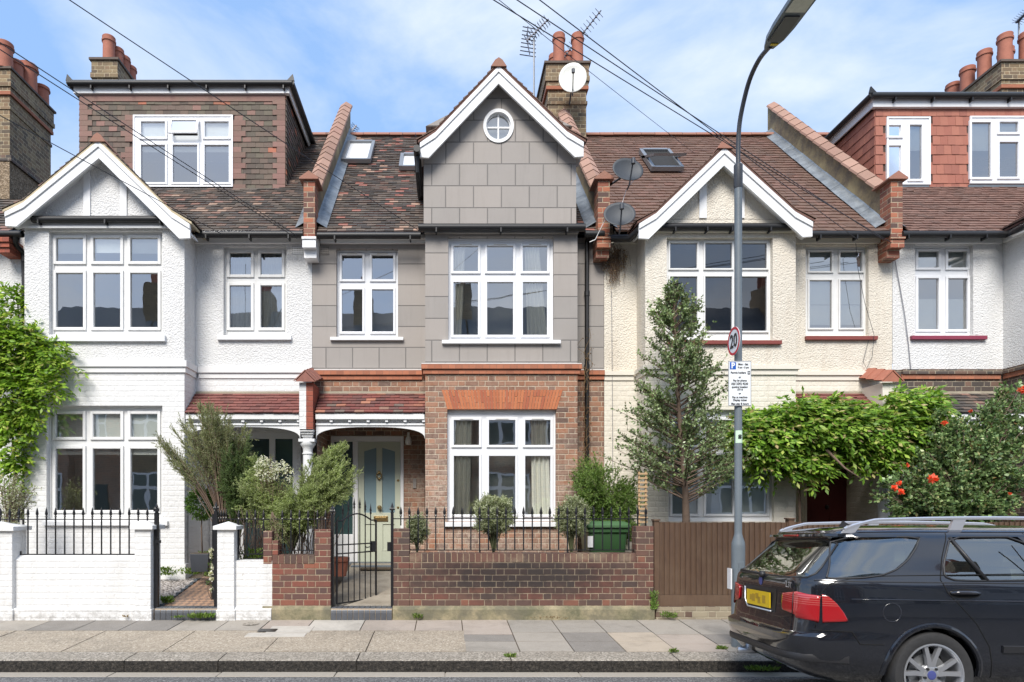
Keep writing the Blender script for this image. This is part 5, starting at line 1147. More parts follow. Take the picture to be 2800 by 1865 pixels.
# gate of B, ajar
def finial(mb, x, y, z, s=1):
    mb.lathe((x, y, z), [(.026*s, 0), (.026*s, .012), (.012*s, .02), (.028*s, .045), (.012*s, .065), (.022*s, .085), (.001, .15)], 8)
    for k in range(4): mb.lathe((x+.03*s*math.cos(k*math.pi/2), y+.03*s*math.sin(k*math.pi/2), z+.055), [(.004, -.02), (.013, 0), (.001, .03)], 6)
gt = thing('garden_gate', 'black iron garden gate with arched top standing ajar before the sage door', 'gate', (xx(920, 9.45), 9.45, .4))
def post(parent, p, d, y0, y1, fin=True, name='gate_post', wid=.022):
    mb = MB(); x = xx(p, d); mb.box(x-wid, x+wid, d-wid, d+wid, zz(y1, d), zz(y0, d)); 
    if fin: finial(mb, x, d, zz(y0, d))
    return mb.build(name, M['black'], parent)
post(gt, 909, 9.4, 1408, 1664); post(gt, 1072.5, 9.4, 1402, 1663, wid=.02)
H0 = Vector((xx(921, 9.45), 9.45, 0)); H1 = Vector((xx(1028, 10.06), 10.06, 0)); Ld = H1-H0; gl = Ld.length
zb, zr_, zm0, zm1 = zz(1651, 9.45), zz(1424, 9.45)+.0, zz(1490, 9.5), zz(1514, 9.5)
def G(t_, z): p = H0+Ld*t_; return (p.x, p.y, z)
mb = MB(); mb.tube([G(0, zb), G(0, zr_)], .016, 8); mb.tube([G(1, zb), G(1, zr_)], .016, 8); mb.tube([G(0, zb), G(1, zb)], .013, 6)
for z in (zm0, zm1): mb.tube([G(0, z), G(1, z)], .011, 6)
ar = [G(i/16, zr_+.10*math.sin(math.pi*min(1, max(0, (i-2)/12)))**1.0) for i in range(17)]; mb.tube(ar, .012, 6); mb.build('gate_frame', M['black'], gt, smooth=True)
for k in range(1, 7):
    t_ = k/7; mb = MB(); top = zr_+.10*math.sin(math.pi*min(1, max(0, (t_*16-2)/12)))+.10; p = G(t_, 0); mb.tube([(p[0], p[1], zb), (p[0], p[1], top-.02)], .009, 6); mb.lathe((p[0], p[1], top-.02), [(.009, 0), (.017, .02), (.01, .045), (.018, .06), (.011, .1), (.001, .17)], 6); mb.build('gate_bar', M['black'], gt, smooth=True)
mb = MB(); p = G(.93, 0); mb.box(p[0]-.05, p[0]+.045, p[1]-.03, p[1]+.02, zm1+.0, zm0+.03); mb.tube([(p[0]-.04, p[1]-.05, zm0-.05), (p[0]-.1, p[1]-.05, zm0-.07), (p[0]-.11, p[1]-.05, zm0-.045)], .009, 6); mb.build('gate_latch', M['black'], gt)
x = xx(1067, 9.4); MB().box(x-.04, x+.012, 9.36, 9.379, zz(1507, 9.4), zz(1482, 9.4)).build('latch_keep', M['black'], gt)
# gate of A folded open, edge on, and its posts
ga = thing('garden_gate', 'narrow black iron gate swung fully open beside the slim white pier', 'gate', (xx(590, 9.4), 9.4, .4))
post(ga, 591, 9.42, 1399, 1660, wid=.024)
mb = MB(); x = xx(583, 9.5); y0, y1 = 9.52, 10.25
for z in (.52, 1.1, 1.62): mb.box(x-.012, x+.012, y0, y1, z-.012, z+.012)
mb.box(x-.014, x+.014, y0-.03, y0, .5, 1.75); mb.box(x-.014, x+.014, y1, y1+.03, .5, 1.75); mb.build('gate_frame', M['black'], ga)
for k in range(6): 
    mb = MB(); spike(mb, x, y0+.09+k*.115, .52, 1.82); mb.build('gate_bar', M['black'], ga, smooth=True)
pa = thing('gate_post', 'tall black iron gate post with pointed finial beside the left white wall', 'gate post', (xx(428, 9.36), 9.36, .3))
post(pa, 428.5, 9.36, 1402, 1664, wid=.026, name='post_shaft'); x = xx(432, 9.33); MB().box(x-.03, x+.045, 9.3, 9.333, zz(1485, 9.33), zz(1477, 9.33)).build('latch_keep', M['black'], pa)
MB().box(xx(421, 9.33), xx(436, 9.33), 9.31, 9.333, zz(1399, 9.33), zz(1393, 9.33)).build('post_collar', M['black'], pa)
# ------------------------------------------------------------------ close board fence
t = NT('fence_wood'); c = t.ramp(t.island(), [(0, (.078, .045, .026)), (.5, (.125, .072, .041)), (1, (.05, .030, .019))]); c = t.mix(t.math('MULTIPLY', t.ramp(t.noise(5, 6, .7, t.scaled((14, 4, 1))), [(.35, 0), (.65, 1)]), .6), c, (.05, .028, .02)); c = t.mix(t.ramp(t.noise(2.5, 5), [(.5, 0), (.8, .5)]), c, (.15, .10, .062)); M['fence'] = t.pbr(c, .8, t.bump(t.noise(8, 5, .7, t.scaled((20, 8, 1))), .6, .006))
fe = thing('fence', 'brown close boarded timber fence behind the lamp post and car', 'fence', (xx(2100, 9.35), 9.35, .25))
dF = 9.38; a = xx(1802, dF); e = 9.9; zt, zl = zz(1428, dF), zz(1626, dF)
for i, b in enumerate([(xx(1787.5, dF), xx(1801, dF), zz(1424, dF)), (xx(2154, dF), xx(2170, dF), zz(1420, dF)), (6.9, 6.99, zz(1422, dF)), (8.8, 8.9, zz(1422, dF))]):
    MB().box(b[0], b[1], dF-.03, dF+.07, .2, b[2]).box(b[0]-.012, b[1]+.012, dF-.045, dF+.085, b[2], b[2]+.02).build('fence_post', M['fence'], fe)
x = a; k = 0
while x < e and k < 99:
    w_ = .0765 if k % 24 else .074
    MB().prism([(x, dF-.022), (x+w_+.006, dF+.002), (x+w_+.006, dF+.012), (x, dF+.006)], zl, zt+rnd.uniform(-.004, .004), 'z').build('board', M['fence'], fe); x += w_; k += 1
MB().box(a, e, dF-.02, dF+.02, zz(1657, dF), zl-.003).build('gravel_board', M['fence'], fe)
MB().box(a, e, dF+.02, dF+.06, 1.45, 1.53).build('rail', M['fence'], fe); MB().box(a, e, dF+.02, dF+.06, .75, .83).build('rail', M['fence'], fe)
mb = MB(); mb.box(xx(1790, dF), e, dF-.06, dF+.1, .1, zz(1657, dF)-.004); mb.build('brick_footing', mk_brick('footing', [(.12, .07, .05), (.25, .2, .14), (.34, .29, .2)], (.4, .35, .25), grime=.4), fe)
# trellis panel at the B / C boundary
tr = thing('trellis', 'narrow timber trellis panel between the hedge and the holly tree', 'trellis', (xx(1757, 9.9), 9.9, .5))
M['trellis'] = plain('trellis_wood', (.42, .28, .15), .8, .25, 12, .3)
x0, x1 = xx(1746, 9.7), xx(1768, 9.7)
mb = MB(); mb.box(x0, x0+.02, 9.7, 9.73, .5, zz(1290, 9.7)); mb.box(x1-.02, x1, 9.7, 9.73, .5, zz(1290, 9.7)); mb.build('upright', M['trellis'], tr)
for k in range(12): MB().box(x0-.01, x1+.01, 9.685, 9.699, zz(1430-k*12, 9.7), zz(1425-k*12, 9.7)).build('slat', M['trellis'], tr)
# ------------------------------------------------------------------ wheelie bin
M['bin'] = plain('bin_plastic', (.03, .078, .028), .4, .12, 4, .1, 60); M['bin_lid'] = plain('bin_lid_plastic', (.06, .125, .055), .38, .1, 4)
bn = thing('wheelie_bin', 'green wheelie bin standing behind the railing', 'bin', (xx(1660, 10.0), 10.1, .45))
d = 9.95; x0, x1 = xx(1608, d), xx(1722, d); zl = zz(1443, d); cx = (x0+x1)/2
mb = MB(); n = 12
def rr_(x0, x1, y0, y1, z, r=.05):
    P = []
    for (cx_, cy_, a0) in ((x1-r, y1-r, 0), (x0+r, y1-r, 90), (x0+r, y0+r, 180), (x1-r, y0+r, 270)):
        for k in range(4): P.append((cx_+r*math.cos(R(a0+k*30)), cy_+r*math.sin(R(a0+k*30)), z))
    return P
def loft(mb, rings, cap=True):
    i = len(mb.v); n = len(rings[0])
    for r_ in rings: mb.v += r_
    for k in range(len(rings)-1):
        for j in range(n): mb.f.append((i+k*n+j, i+k*n+(j+1) % n, i+(k+1)*n+(j+1) % n, i+(k+1)*n+j)); mb.m.append(mb.mi)
    if cap: mb.f.append(tuple(i+j for j in reversed(range(n)))); mb.m.append(mb.mi); mb.f.append(tuple(i+(len(rings)-1)*n+j for j in range(n))); mb.m.append(mb.mi)
loft(mb, [rr_(x0+.09, x1-.09, d+.14, d+.62, .5), rr_(x0+.02, x1-.02, d+.04, d+.68, zl-.12), rr_(x0+.02, x1-.02, d+.04, d+.68, zl-.09), rr_(x0-.01, x1+.01, d+.01, d+.71, zl-.07), rr_(x0-.01, x1+.01, d+.01, d+.71, zl)])
mb.build('bin_body', M['bin'], bn, smooth=True)
mb = MB(); loft(mb, [rr_(x0-.03, x1+.03, d-.02, d+.74, zl+.003, .06), rr_(x0-.03, x1+.03, d-.02, d+.74, zl+.035, .06), rr_(x0+.03, x1-.03, d+.03, d+.7, zl+.085, .05), rr_(x0+.06, x1-.06, d+.08, d+.66, zl+.10, .05)]); mb.build('bin_lid', M['bin_lid'], bn, smooth=True)
for s in (x0+.02, x1-.06): MB().lathe((s, d+.62, .6), [(.12, 0), (.12, .04)], 18, 'x').build('wheel', M['black'], bn)
MB().box(x0+.0, x0+.09, d+.02, d+.035, zz(1497, d), zz(1466, d)).build('sticker', M['white'], bn)
# ------------------------------------------------------------------ street lamp and signs
M['lampgrey'] = plain('lamp_paint', (.13, .155, .175), .45, .15, 9, .15, 40); M['lampdark'] = plain('lamp_dark', (.05, .055, .065), .4, .2)
dL = 7.86; lx = xx(2018.5, dL); zp = pave_z(dL)
la = thing('street_lamp', 'tall grey street lamp with curved arm reaching over the road', 'street lamp', (lx, dL, zp))
def zl_(y): return zz(y, dL)
mb = MB(); mb.lathe((lx, dL, 0), [(.078, zp-.05), (.078, zl_(1494)), (.076, zl_(1484)), (.046, zl_(1462)), (.0435, zl_(1455)), (.0435, zl_(980)), (.044, zl_(513))], 24); mb.build('column', M['lampgrey'], la, smooth=True)
mb = MB(); mb.box(lx-.035, lx+.035, dL-.083, dL-.077, zl_(1640), zl_(1535)); mb.build('access_door', M['lampgrey'], la, bevel=.003)
mb = MB(); mb.lathe((lx, dL, 0), [(.0445, zl_(516)), (.051, zl_(512)), (.051, zl_(452)), (.03, zl_(447))], 24); mb.build('sleeve', M['lampdark'], la, smooth=True)
arm = [(lx, dL, zl_(450)), (lx, dL, zl_(402)), (lx, 7.82, zz(335, 7.82)), (lx, 7.68, zz(262, 7.68)), (lx, 7.53, zz(208, 7.53)), (lx, 7.32, zz(160, 7.32)), (lx, 7.08, zz(125, 7.08))]
pts = []
for i in range(len(arm)-1):
    p0, p1, p2, p3 = [Vector(arm[max(0, min(len(arm)-1, i+k))]) for k in (-1, 0, 1, 2)]
    for s in range(4):
        t_ = s/4; pts.append(.5*((2*p1)+(p2-p0)*t_+(2*p0-5*p1+4*p2-p3)*t_*t_+(-p0+3*p1-3*p2+p3)*t_**3))
pts.append(Vector(arm[-1])); mb = MB(); mb.tube(pts, .026, 12); mb.build('arm', M['lampdark'], la, smooth=True)
hz_ = zz(118, 7.05)
mb = MB()
def hring(y, w_, z0, z1): return [(lx-w_, y, z0), (lx+w_, y, z0), (lx+w_, y, z0+(z1-z0)*.5), (lx+w_*.55, y, z1), (lx-w_*.55, y, z1), (lx-w_, y, z0+(z1-z0)*.5)]
loft(mb, [hring(7.12, .05, hz_-.015, hz_+.05), hring(6.98, .095, hz_-.02, hz_+.075), hring(6.8, .115, hz_-.02, hz_+.08), hring(6.25, .13, hz_-.02, hz_+.075), hring(6.12, .10, hz_-.005, hz_+.05)]); hd = mb.build('lamp_head', M['lampgrey'], la, smooth=True)
mb = MB(); mb.box(lx-.10, lx+.10, 6.22, 6.58, hz_-.027, hz_-.021); hl = mb.build('lens', plain('led_lens', (.55, .56, .5), .25, .2, 30), hd)
mb = MB(); mb.box(lx-.075, lx+.075, 6.63, 6.98, hz_-.034, hz_-.021); mb.build('gear_tray', M['lampdark'], hd)
MB().box(lx-.02, lx+.055, 7.02, 7.05, hz_-.03, hz_-.021).build('yellow_tag', plain('yellow_tape', (.6, .45, .03), .5), hd)
def text(s, size, loc, parent, m, ry=0, align='CENTER', name='lettering', sx=1, roll=0, bold=.0):
    cu = bpy.data.curves.new(name, 'FONT'); cu.body = s; cu.size = size; cu.align_x = align; cu.align_y = 'CENTER'; cu.extrude = .0008; cu.offset = bold; cu.resolution_u = 3
    o = bpy.data.objects.new(name+'_c', cu); COL.objects.link(o); dg = bpy.context.evaluated_depsgraph_get(); me = bpy.data.meshes.new_from_object(o.evaluated_get(dg)); bpy.data.objects.remove(o)
    me.materials.clear(); me.materials.append(m)
    mt = Matrix.Translation(Vector(loc)-org(parent)) @ Matrix.Rotation(ry, 4, 'Z') @ Matrix.Rotation(R(90), 4, 'X') @ Matrix.Rotation(roll, 4, 'Z') @ Matrix.Diagonal((sx, 1.1, 1, 1))
    me.transform(mt); q = bpy.data.objects.new(name, me); COL.objects.link(q); q.parent = parent; return q
M['sign_white'] = plain('sign_white', (.72, .75, .78), .4, .03); M['sign_red'] = plain('sign_red', (.5, .02, .04), .4, .05); M['sign_black'] = plain('sign_black', (.015, .015, .018), .5, .1); M['sign_blue'] = plain('sign_blue', (.01, .09, .42), .4, .05); M['sign_back'] = plain('sign_back', (.2, .21, .22), .5, .1, Metallic=.4)
c = W(2006.6, 933, 7.80); sg = thing('speed_sign', 'round red ringed 20 speed limit sign turned side on, on the lamp post', 'road sign', (c.x, c.y, c.z-.17))
# faces left and towards the camera
ry = R(-88); rot = Matrix.Rotation(ry, 3, 'Z'); rS = .153
def SG(u, v, n): q = rot @ Vector((u, n, 0)); return (c.x+q.x, c.y+q.y, c.z+v)
def disc(r0, r1, n0, n1, m, nm, st=1.11):
    mb = MB(); N = 48
    for k in range(N):
        a, b = 2*math.pi*k/N, 2*math.pi*(k+1)/N
        P = lambda r, an, nn: SG(r*math.cos(an), r*math.sin(an)*st, nn)
        mb.face(P(r0, a, n0), P(r1, a, n0), P(r1, b, n0), P(r0, b, n0)); mb.face(P(r0, a, n1), P(r0, b, n1), P(r1, b, n1), P(r1, a, n1)); mb.face(P(r1, a, n0), P(r1, a, n1), P(r1, b, n1), P(r1, b, n0))
    return mb.build(nm, m, sg)
disc(0, rS, -.002, .003, M['sign_white'], 'sign_plate'); disc(rS*.82, rS*.995, -.0045, -.0022, M['sign_red'], 'red_ring')
text('20', .205, SG(0, -.004, -.006), sg, M['sign_black'], ry, name='numerals', bold=.004, sx=.9)
mb = MB(); mb.tube([SG(0, .06, .003), (lx-.03, dL, c.z+.06)], .012, 6); mb.tube([SG(0, -.08, .003), (lx-.03, dL, c.z-.08)], .012, 6); mb.build('bracket', M['lampdark'], sg)
dS = dL-.052; x0, x1, z0, z1 = opn((1991.6, 2054, 987, 1110), dS)
pk = thing('parking_sign', 'white rectangular parking permit sign with blue P on the lamp post', 'road sign', ((x0+x1)/2, dS, z0))
MB().box(x0, x1, dS-.003, dS+.003, z0, z1).build('sign_plate', M['sign_white'], pk); cx = (x0+x1)/2
mb = MB(); 
for b in ((x0+.002, x1-.002, z0+.002, z0+.006), (x0+.002, x1-.002, z1-.006, z1-.002), (x0+.002, x0+.006, z0+.006, z1-.006), (x1-.006, x1-.002, z0+.006, z1-.006)): mb.box(b[0], b[1], dS-.0045, dS-.0031, b[2], b[3])
mb.build('border', M['sign_black'], pk)
def SY(y): return zz(850+y/3.92, dS)
def SX(x): return xx(1950+x/3.92, dS)
MB().box(SX(178), SX(243), dS-.0045, dS-.0031, SY(628), SY(550)).build('blue_panel', M['sign_blue'], pk)
text('P', .085, (SX(211), dS-.006, SY(590)), pk, M['sign_white'], bold=.003)
for s, x, y, sz in (('Mon - Sat', 320, 574, .031), ('9 am - 5 pm', 322, 608, .028), ('Permit holders', 268, 664, .031), ('or', 284, 712, .03), ('Pay by phone', 285, 748, .031), ('020 3292 9230', 283, 784, .034), ('quoting location', 283, 817, .030), ('17719', 283, 848, .03), ('or', 284, 886, .03), ('Pay at machine', 284, 927, .031), ('Display ticket', 284, 958, .031), ('Max stay 8 hours', 285, 997, .031)):
    text(s, sz, (SX(x), dS-.006, SY(y)), pk, M['sign_black'], bold=.0006, sx=.98)
MB().box(SX(368), SX(395), dS-.0045, dS-.0031, SY(683), SY(646)).build('permit_symbol', M['sign_black'], pk)
text('O', .026, (SX(381), dS-.006, SY(665)), pk, M['sign_white'], bold=.001)
mb = MB(); 
for z in (z0+.08, z1-.08): mb.lathe((lx, dL, z), [(.05, -.012), (.05, .012)], 20)
mb.build('bracket', M['sign_back'], pk)
mb = MB(); zs0, zs1 = zl_(1212), zl_(1178); n = 8
for k in range(n):
    a, b = R(-155+k*16), R(-155+(k+1)*16); r_ = .0455
    mb.face((lx+r_*math.cos(a), dL+r_*math.sin(a), zs0), (lx+r_*math.cos(b), dL+r_*math.sin(b), zs0), (lx+r_*math.cos(b), dL+r_*math.sin(b), zs1), (lx+r_*math.cos(a), dL+r_*math.sin(a), zs1))
st = mb.build('sticker', plain('pale_green_sticker', (.55, .72, .55), .5, .05), la); text('08', .05, (lx-.003, dL-.049, (zs0+zs1)/2), st, M['sign_black'], roll=R(-90), name='numerals', bold=.002)
d_ = 7.86; mb = MB(); x = xx(1996, d_); mb.box(x-.012, x+.004, d_-.05, d_+.05, zz(1610, d_), zz(1554, d_)); mb.build('side_plate', M['white'], la)
# ------------------------------------------------------------------ dishes and aerials
def dish(label, c, r, aim, arm_from, mat, st=1.1, arm=None, pole=None):
    o = thing('satellite_dish', label, 'satellite dish', c); aim = Vector(aim).normalized(); q = aim.to_track_quat('Z', 'Y').to_matrix()
    mb = MB(); N, K = 32, 6; rings = []
    for k in range(K+1):
        rr = r*k/K; h = .22*r*(k/K)**2
        rings.append([tuple(Vector(c)+q @ Vector((rr*math.cos(2*math.pi*j/N), rr*math.sin(2*math.pi*j/N)*st, h-.22*r))) for j in range(N)])
    for k in range(1, K):
        for j in range(N): mb.face(rings[k][j], rings[k][(j+1) % N], rings[k+1][(j+1) % N], rings[k+1][j])
    for j in range(N): mb.face(rings[0][0], rings[1][j], rings[1][(j+1) % N])
    d_ = mb.build('reflector', M[mat], o, smooth='all', weld=True); s = d_.modifiers.new('s', 'SOLIDIFY'); s.thickness = .008
    dn = q @ Vector((0, -1, 0)); dn = dn if dn.z < 0 else -dn
    f = Vector(c)+aim*r*.85+dn*r*.15; base = Vector(c)+dn*r*1.12-aim*.02
    mb = MB(); mb.tube([base-aim*.1, base, f], [.014, .014, .012], 6); mb.lathe(tuple(f), [(.02, -.06), (.036, -.05), (.036, .03), (.02, .045)], 10); mb.build('feed_arm', M['lampdark'], o, smooth=True)
    mb = MB(); back = Vector(c)-aim*.12; mb.tube([Vector(c)-aim*.2*r, back, back+Vector(pole if pole else (0, .3, -.1))], .018, 8); mb.build('mount', M['lampdark'], o, smooth=True)
    return o
M['dish_w'] = plain('dish_white', (.62, .62, .57), .5, .08, 5); M['dish_d'] = plain('dish_dark', (.04, .046, .054), .6, .2, 5)
dish('large off white satellite dish fixed to the chimney right of the tall gable', tuple(W(1566, 212, 14.4)), .305, (-.15, -1, .1), None, 'dish_w', 1.16, pole=(0, .35, -.3))
dish('upper of the two dark grey satellite dishes beside the roof window', tuple(W(1717, 463, 11.0)), .27, (.1, -1, .28), None, 'dish_d', .86, pole=(-.3, .25, -.12))
dish('lower of the two dark grey satellite dishes just above the gutter', tuple(W(1694, 585, 10.9)), .265, (-.1, -1, .30), None, 'dish_d', .88, pole=(-.15, .35, -.05))
def yagi(label, mast, boom0, boom1, n, el, refl=None, vert=False):
    o = thing('tv_aerial', label, 'aerial', tuple(mast[0])); mb = MB(); mb.tube(mast, .02, 8); mb.build('mast', M['sky_frame'], o, smooth=True)
    b0, b1 = Vector(boom0), Vector(boom1); mb = MB(); mb.tube([b0, b1], .012, 6); mb.tube([Vector(mast[-1]), b0.lerp(b1, .45)+Vector((0, 0, -.03))], .009, 6); mb.build('boom', M['aer'], o)
    D_ = (b1-b0).normalized(); sd_ = D_.cross(Vector((0, 1, .25))).normalized(); dr = D_.cross(sd_).normalized()
    e = MB()
    for k in range(n):
        c = b0.lerp(b1, (k+.3)/n)
        for s in (sd_, ): 
            for a in (-.35, .35):
                v = (s*math.cos(a)+dr*math.sin(a))*el; e.tube([c-v, c+v], .005, 4)
        e.box(c.x-.022, c.x+.022, c.y-.02, c.y+.02, c.z-.018, c.z+.018)
    e.build('director_rods', M['aer'], o)
    if refl:
        e = MB(); x0, x1, zt, zb, d, m = refl
        for k in range(m):
            z = zb+(zt-zb)*k/(m-1); e.tube([(x0+.01*k, d, z), (x1+.0*k, d+.05, z-.02)], .011, 5)
        xm = (x0+x1)/2; e.tube([(xm, d, zt+.01), (xm-.02, d, (zt+zb)/2), (xm+.04, d, zb)], .012, 5); e.build('reflector', M['aer'], o)
M['aer'] = plain('aerial_metal', (.10, .10, .12), .4, .2, Metallic=.5)
d = 14.9; yagi('television aerial with ladder reflector on a tall mast left of the chimney', [W(1460, 270, d), W(1460, 106, d)], W(1440, 112, d), W(1500, 52, d-.2), 10, .13, (xx(1421, d), xx(1466, d), zz(73, d), zz(149, d), d, 8))
yagi('television aerial with long slanting boom above the chimney pots', [W(1580.5, 183, d), W(1580.5, 118, d)], W(1541, 158, d+.3), W(1644, 28, d-.3), 13, .13)
d = 15.9; yagi('small distant aerial behind the ridge beside the left parapet', [W(958, 395, d), W(958, 352, d)], W(958, 364, d), W(975, 342, d), 5, .12)
d = 15.3; yagi('thin rooftop aerial at the top right corner of the picture', [W(2786, 110, d), W(2786, 60, d)], W(2779, 62, d), W(2812, 30, d-.3), 6, .13)
# ------------------------------------------------------------------ overhead wires
def wire(label, p0, d0, p1, d1, ext=1.6, sag=.03, r=.0055, d2=None):
    A_, B_ = W(p0[0], p0[1], d0), W(p1[0], p1[1], d1); E = A_+(A_-B_)*ext; pts = []
    for k in range(33):
        t_ = k/32; p = B_.lerp(E, t_); p.z -= sag*(B_-E).length*4*t_*(1-t_)*.25; pts.append(p)
    mb = MB(); mb.tube(pts, r, 5); tag(mb.build('overhead_wire', M['wire'], at=tuple(B_), smooth=True), label, 'wire', 'overhead telephone wires')
M['wire'] = plain('wire_black', (.012, .013, .02), .5)
M['wire_g'] = plain('wire_grey', (.2, .2, .22), .5)
wire('overhead wire crossing the dormer and ending by the tall gable gutter', (207.6, 0), 6.5, (1160, 640), 11.1, 1.0, .015)
wire('upper of the paired overhead wires crossing the left gable roof', (0, 108), 6.5, (820, 650), 11.2, 1.0, .012)
wire('lower of the paired overhead wires crossing the left gable roof', (0, 127), 6.5, (812, 652), 11.2, 1.0, .012)
wire('lowest overhead wire, running down to the fascia beside the left gable', (0, 312), 7.2, (603, 638), 10.9, 1.0, .008)
wire('rightmost overhead wire, passing above the slanting aerial', (1492, 0), 6.5, (2345, 655), 11.1, 1.0, .012)
wire('overhead wire passing through the slanting aerial to the cream house', (1434, 0), 6.5, (2418, 657), 11.1, 1.0, .012)
wire('overhead wire passing in front of the white dish and chimney pots', (1378, 0), 6.5, (2445, 668), 11.2, 1.0, .015)
wire('thin pale overhead wire dropping behind the cream house ridge', (1378, 1), 7.5, (1900, 420), 14.0, 1.0, .01, .004)
# ------------------------------------------------------------------ the parked estate car
def mk_paint():
    t = NT('car_paint'); c = t.mix(t.noise(8, 4), (.006, .007, .010), (.010, .011, .016))
    dirt = t.ramp(t.noise(3, 6, .75), [(.5, 0), (.8, .12)]); c = t.mix(dirt, c, (.03, .03, .03))
    return t.pbr(c, t.math('ADD', t.math('MULTIPLY', dirt, .6), .12), None, Coat_Weight=1.0, Coat_Roughness=.02, Metallic=.0, Specular_IOR_Level=.6)
M['paint'] = mk_paint()
M['car_trim'] = plain('car_black_trim', (.018, .018, .02), .5, .2); M['rubber'] = plain('tyre_rubber', (.028, .028, .029), .8, .3, 30, .3); M['alloy'] = plain('alloy', (.55, .56, .58), .28, .06, 5, Metallic=.75)
M['rail_silver'] = plain('rail_silver', (.55, .56, .60), .3, .04, Metallic=.6)
t = NT('car_glass'); g_ = t.n('BsdfGlossy', {'Roughness': .01, 'Color': (.95, 1, 1, 1)}); tr = t.n('BsdfTransparent', {'Color': (.50, .58, .54, 1)}); fr = t.n('Fresnel', {'IOR': 1.6}); m_ = t.n('MixShader'); t.set(m_.inputs[0], t.math('ADD', t.math('MULTIPLY', fr.outputs[0], 1.6), .14)); t.set(m_.inputs[1], tr.outputs[0]); t.set(m_.inputs[2], g_.outputs[0]); t.t.links.new(m_.outputs[0], t.out.inputs[0]); M['car_glass'] = t.m
def mk_lens():
    t = NT('tail_lens'); p = t.n('SeparateXYZ'); t.set(p.inputs[0], t.pos()); s = t.math('FRACT', t.math('MULTIPLY', p.outputs[2], 55)); st = t.math('GREATER_THAN', p.outputs[2], 1.03)
    c = t.mix(t.math('MULTIPLY', t.math('MULTIPLY', t.math('GREATER_THAN', s, .55), st), .35), (.34, .008, .011), (.6, .2, .17)); return t.pbr(c, .12, None, Coat_Weight=1.0)
M['lens'] = mk_lens(); M['plate'] = plain('number_plate_yellow', (.75, .50, .01), .4, .05)
PSI = R(3.4); CO = Vector((2.98, 6.15, .085)); RL = .05
def CP(u, v, w_): return (CO.x+u*math.cos(PSI)+v*math.sin(PSI), CO.y-u*math.sin(PSI)+v*math.cos(PSI), CO.z+w_-RL*v)
SLI = [(.27, .20, 4.55, .78, 8), (.36, .03, 4.72, .85, 8), (.46, -.05, 4.80, .885, 8), (.58, -.085, 4.83, .895, 8), (.645, -.085, 4.83, .897, 8), (.675, -.025, 4.81, .897, 8), (.80, -.01, 4.78, .90, 8), (.955, .0, 4.62, .899, 8), (.985, .0, 4.52, .892, 8), (1.04, .005, 4.25, .882, 8), (1.09, .012, 3.85, .868, 8), (1.125, .03, 3.62, .846, 8), (1.17, .07, 3.50, .825, 7.5), (1.30, .195, 3.21, .775, 7), (1.44, .335, 2.90, .715, 7), (1.485, .33, 2.78, .685, 7), (1.525, .345, 2.66, .63, 6), (1.555, .50, 2.45, .50, 5), (1.575, .8, 2.2, .34, 4), (1.585, 1.2, 1.8, .12, 3)]
def cpar(w_):
    w_ = max(SLI[0][0], min(SLI[-1][0], w_))
    for a, b in zip(SLI, SLI[1:]):
        if w_ <= b[0]:
            t_ = (w_-a[0])/(b[0]-a[0]); return [a[i]+(b[i]-a[i])*t_ for i in range(1, 5)]
def side_v(u, w_):
    ur, uf, hw, n = cpar(w_); c, a = (ur+uf)/2, (uf-ur)/2; return hw*max(0, 1-min(1, abs((u-c)/a))**n)**(1/n)
def rear_u(v, w_):
    ur, uf, hw, n = cpar(w_); c, a = (ur+uf)/2, (uf-ur)/2; return c-a*max(0, 1-min(1, abs(v/hw))**n)**(1/n)
car = thing('parked_car', 'black estate car with silver roof rails parked half out of frame', 'car', CP(2.4, 0, -.03))
def inpoly(x, y, P):
    r = False
    for (x0, y0), (x1, y1) in zip(P, P[1:]+P[:1]):
        if (y0 > y) != (y1 > y) and x < (x1-x0)*(y-y0)/(y1-y0)+x0: r = not r
    return r
def sm(P, it=1):
    for _ in range(it):
        Q = []
        for a, b in zip(P, P[1:]+P[:1]): Q += [(a[0]*.85+b[0]*.15, a[1]*.85+b[1]*.15), (a[0]*.15+b[0]*.85, a[1]*.15+b[1]*.85)]
        P = Q
    return P
def shrink(P, d):
    cx = sum(p[0] for p in P)/len(P); cy = sum(p[1] for p in P)/len(P); Q = []
    n = len(P); ar = sum(P[i][0]*P[(i+1) % n][1]-P[(i+1) % n][0]*P[i][1] for i in range(n)); s = 1 if ar > 0 else -1
    for i in range(n):
        a, b, c = Vector(P[i-1]), Vector(P[i]), Vector(P[(i+1) % n]); e0 = (b-a).normalized(); e1 = (c-b).normalized()
        n0 = Vector((-e0.y, e0.x))*s; n1 = Vector((-e1.y, e1.x))*s; m = (n0+n1); m = m/max(.4, m.length**2/2) if m.length > 0 else n0
        Q.append(tuple(b+m*d))
    return Q
def patch(P, kind, off, sgn=-1, rows=14, cols=22):
    """fills a polygon drawn on the car's side (u,w) or rear (v,w) with a sheet that follows the body"""
    mb = MB(); w0, w1 = min(p[1] for p in P), max(p[1] for p in P); prev = None
    for r in range(rows+1):
        w_ = w0+(w1-w0)*(r/rows); wq = min(max(w_, w0+1e-4), w1-1e-4); xs = []
        for (x0, y0), (x1, y1) in zip(P, P[1:]+P[:1]):
            if (y0 > wq) != (y1 > wq): xs.append((x1-x0)*(wq-y0)/(y1-y0)+x0)
        if len(xs) < 2: continue
        a, b = min(xs), max(xs); i = len(mb.v)
        for c in range(cols+1):
            q = a+(b-a)*c/cols
            if kind == 'side': mb.v.append(CP(q, sgn*(side_v(q, w_)+off), w_+off*.3))
            else: mb.v.append(CP(rear_u(q, w_)-off, q, w_+off*.4))
        if prev is not None:
            for c in range(cols): mb.f.append((prev+c, prev+c+1, i+c+1, i+c)); mb.m.append(0)
        prev = i
    return mb
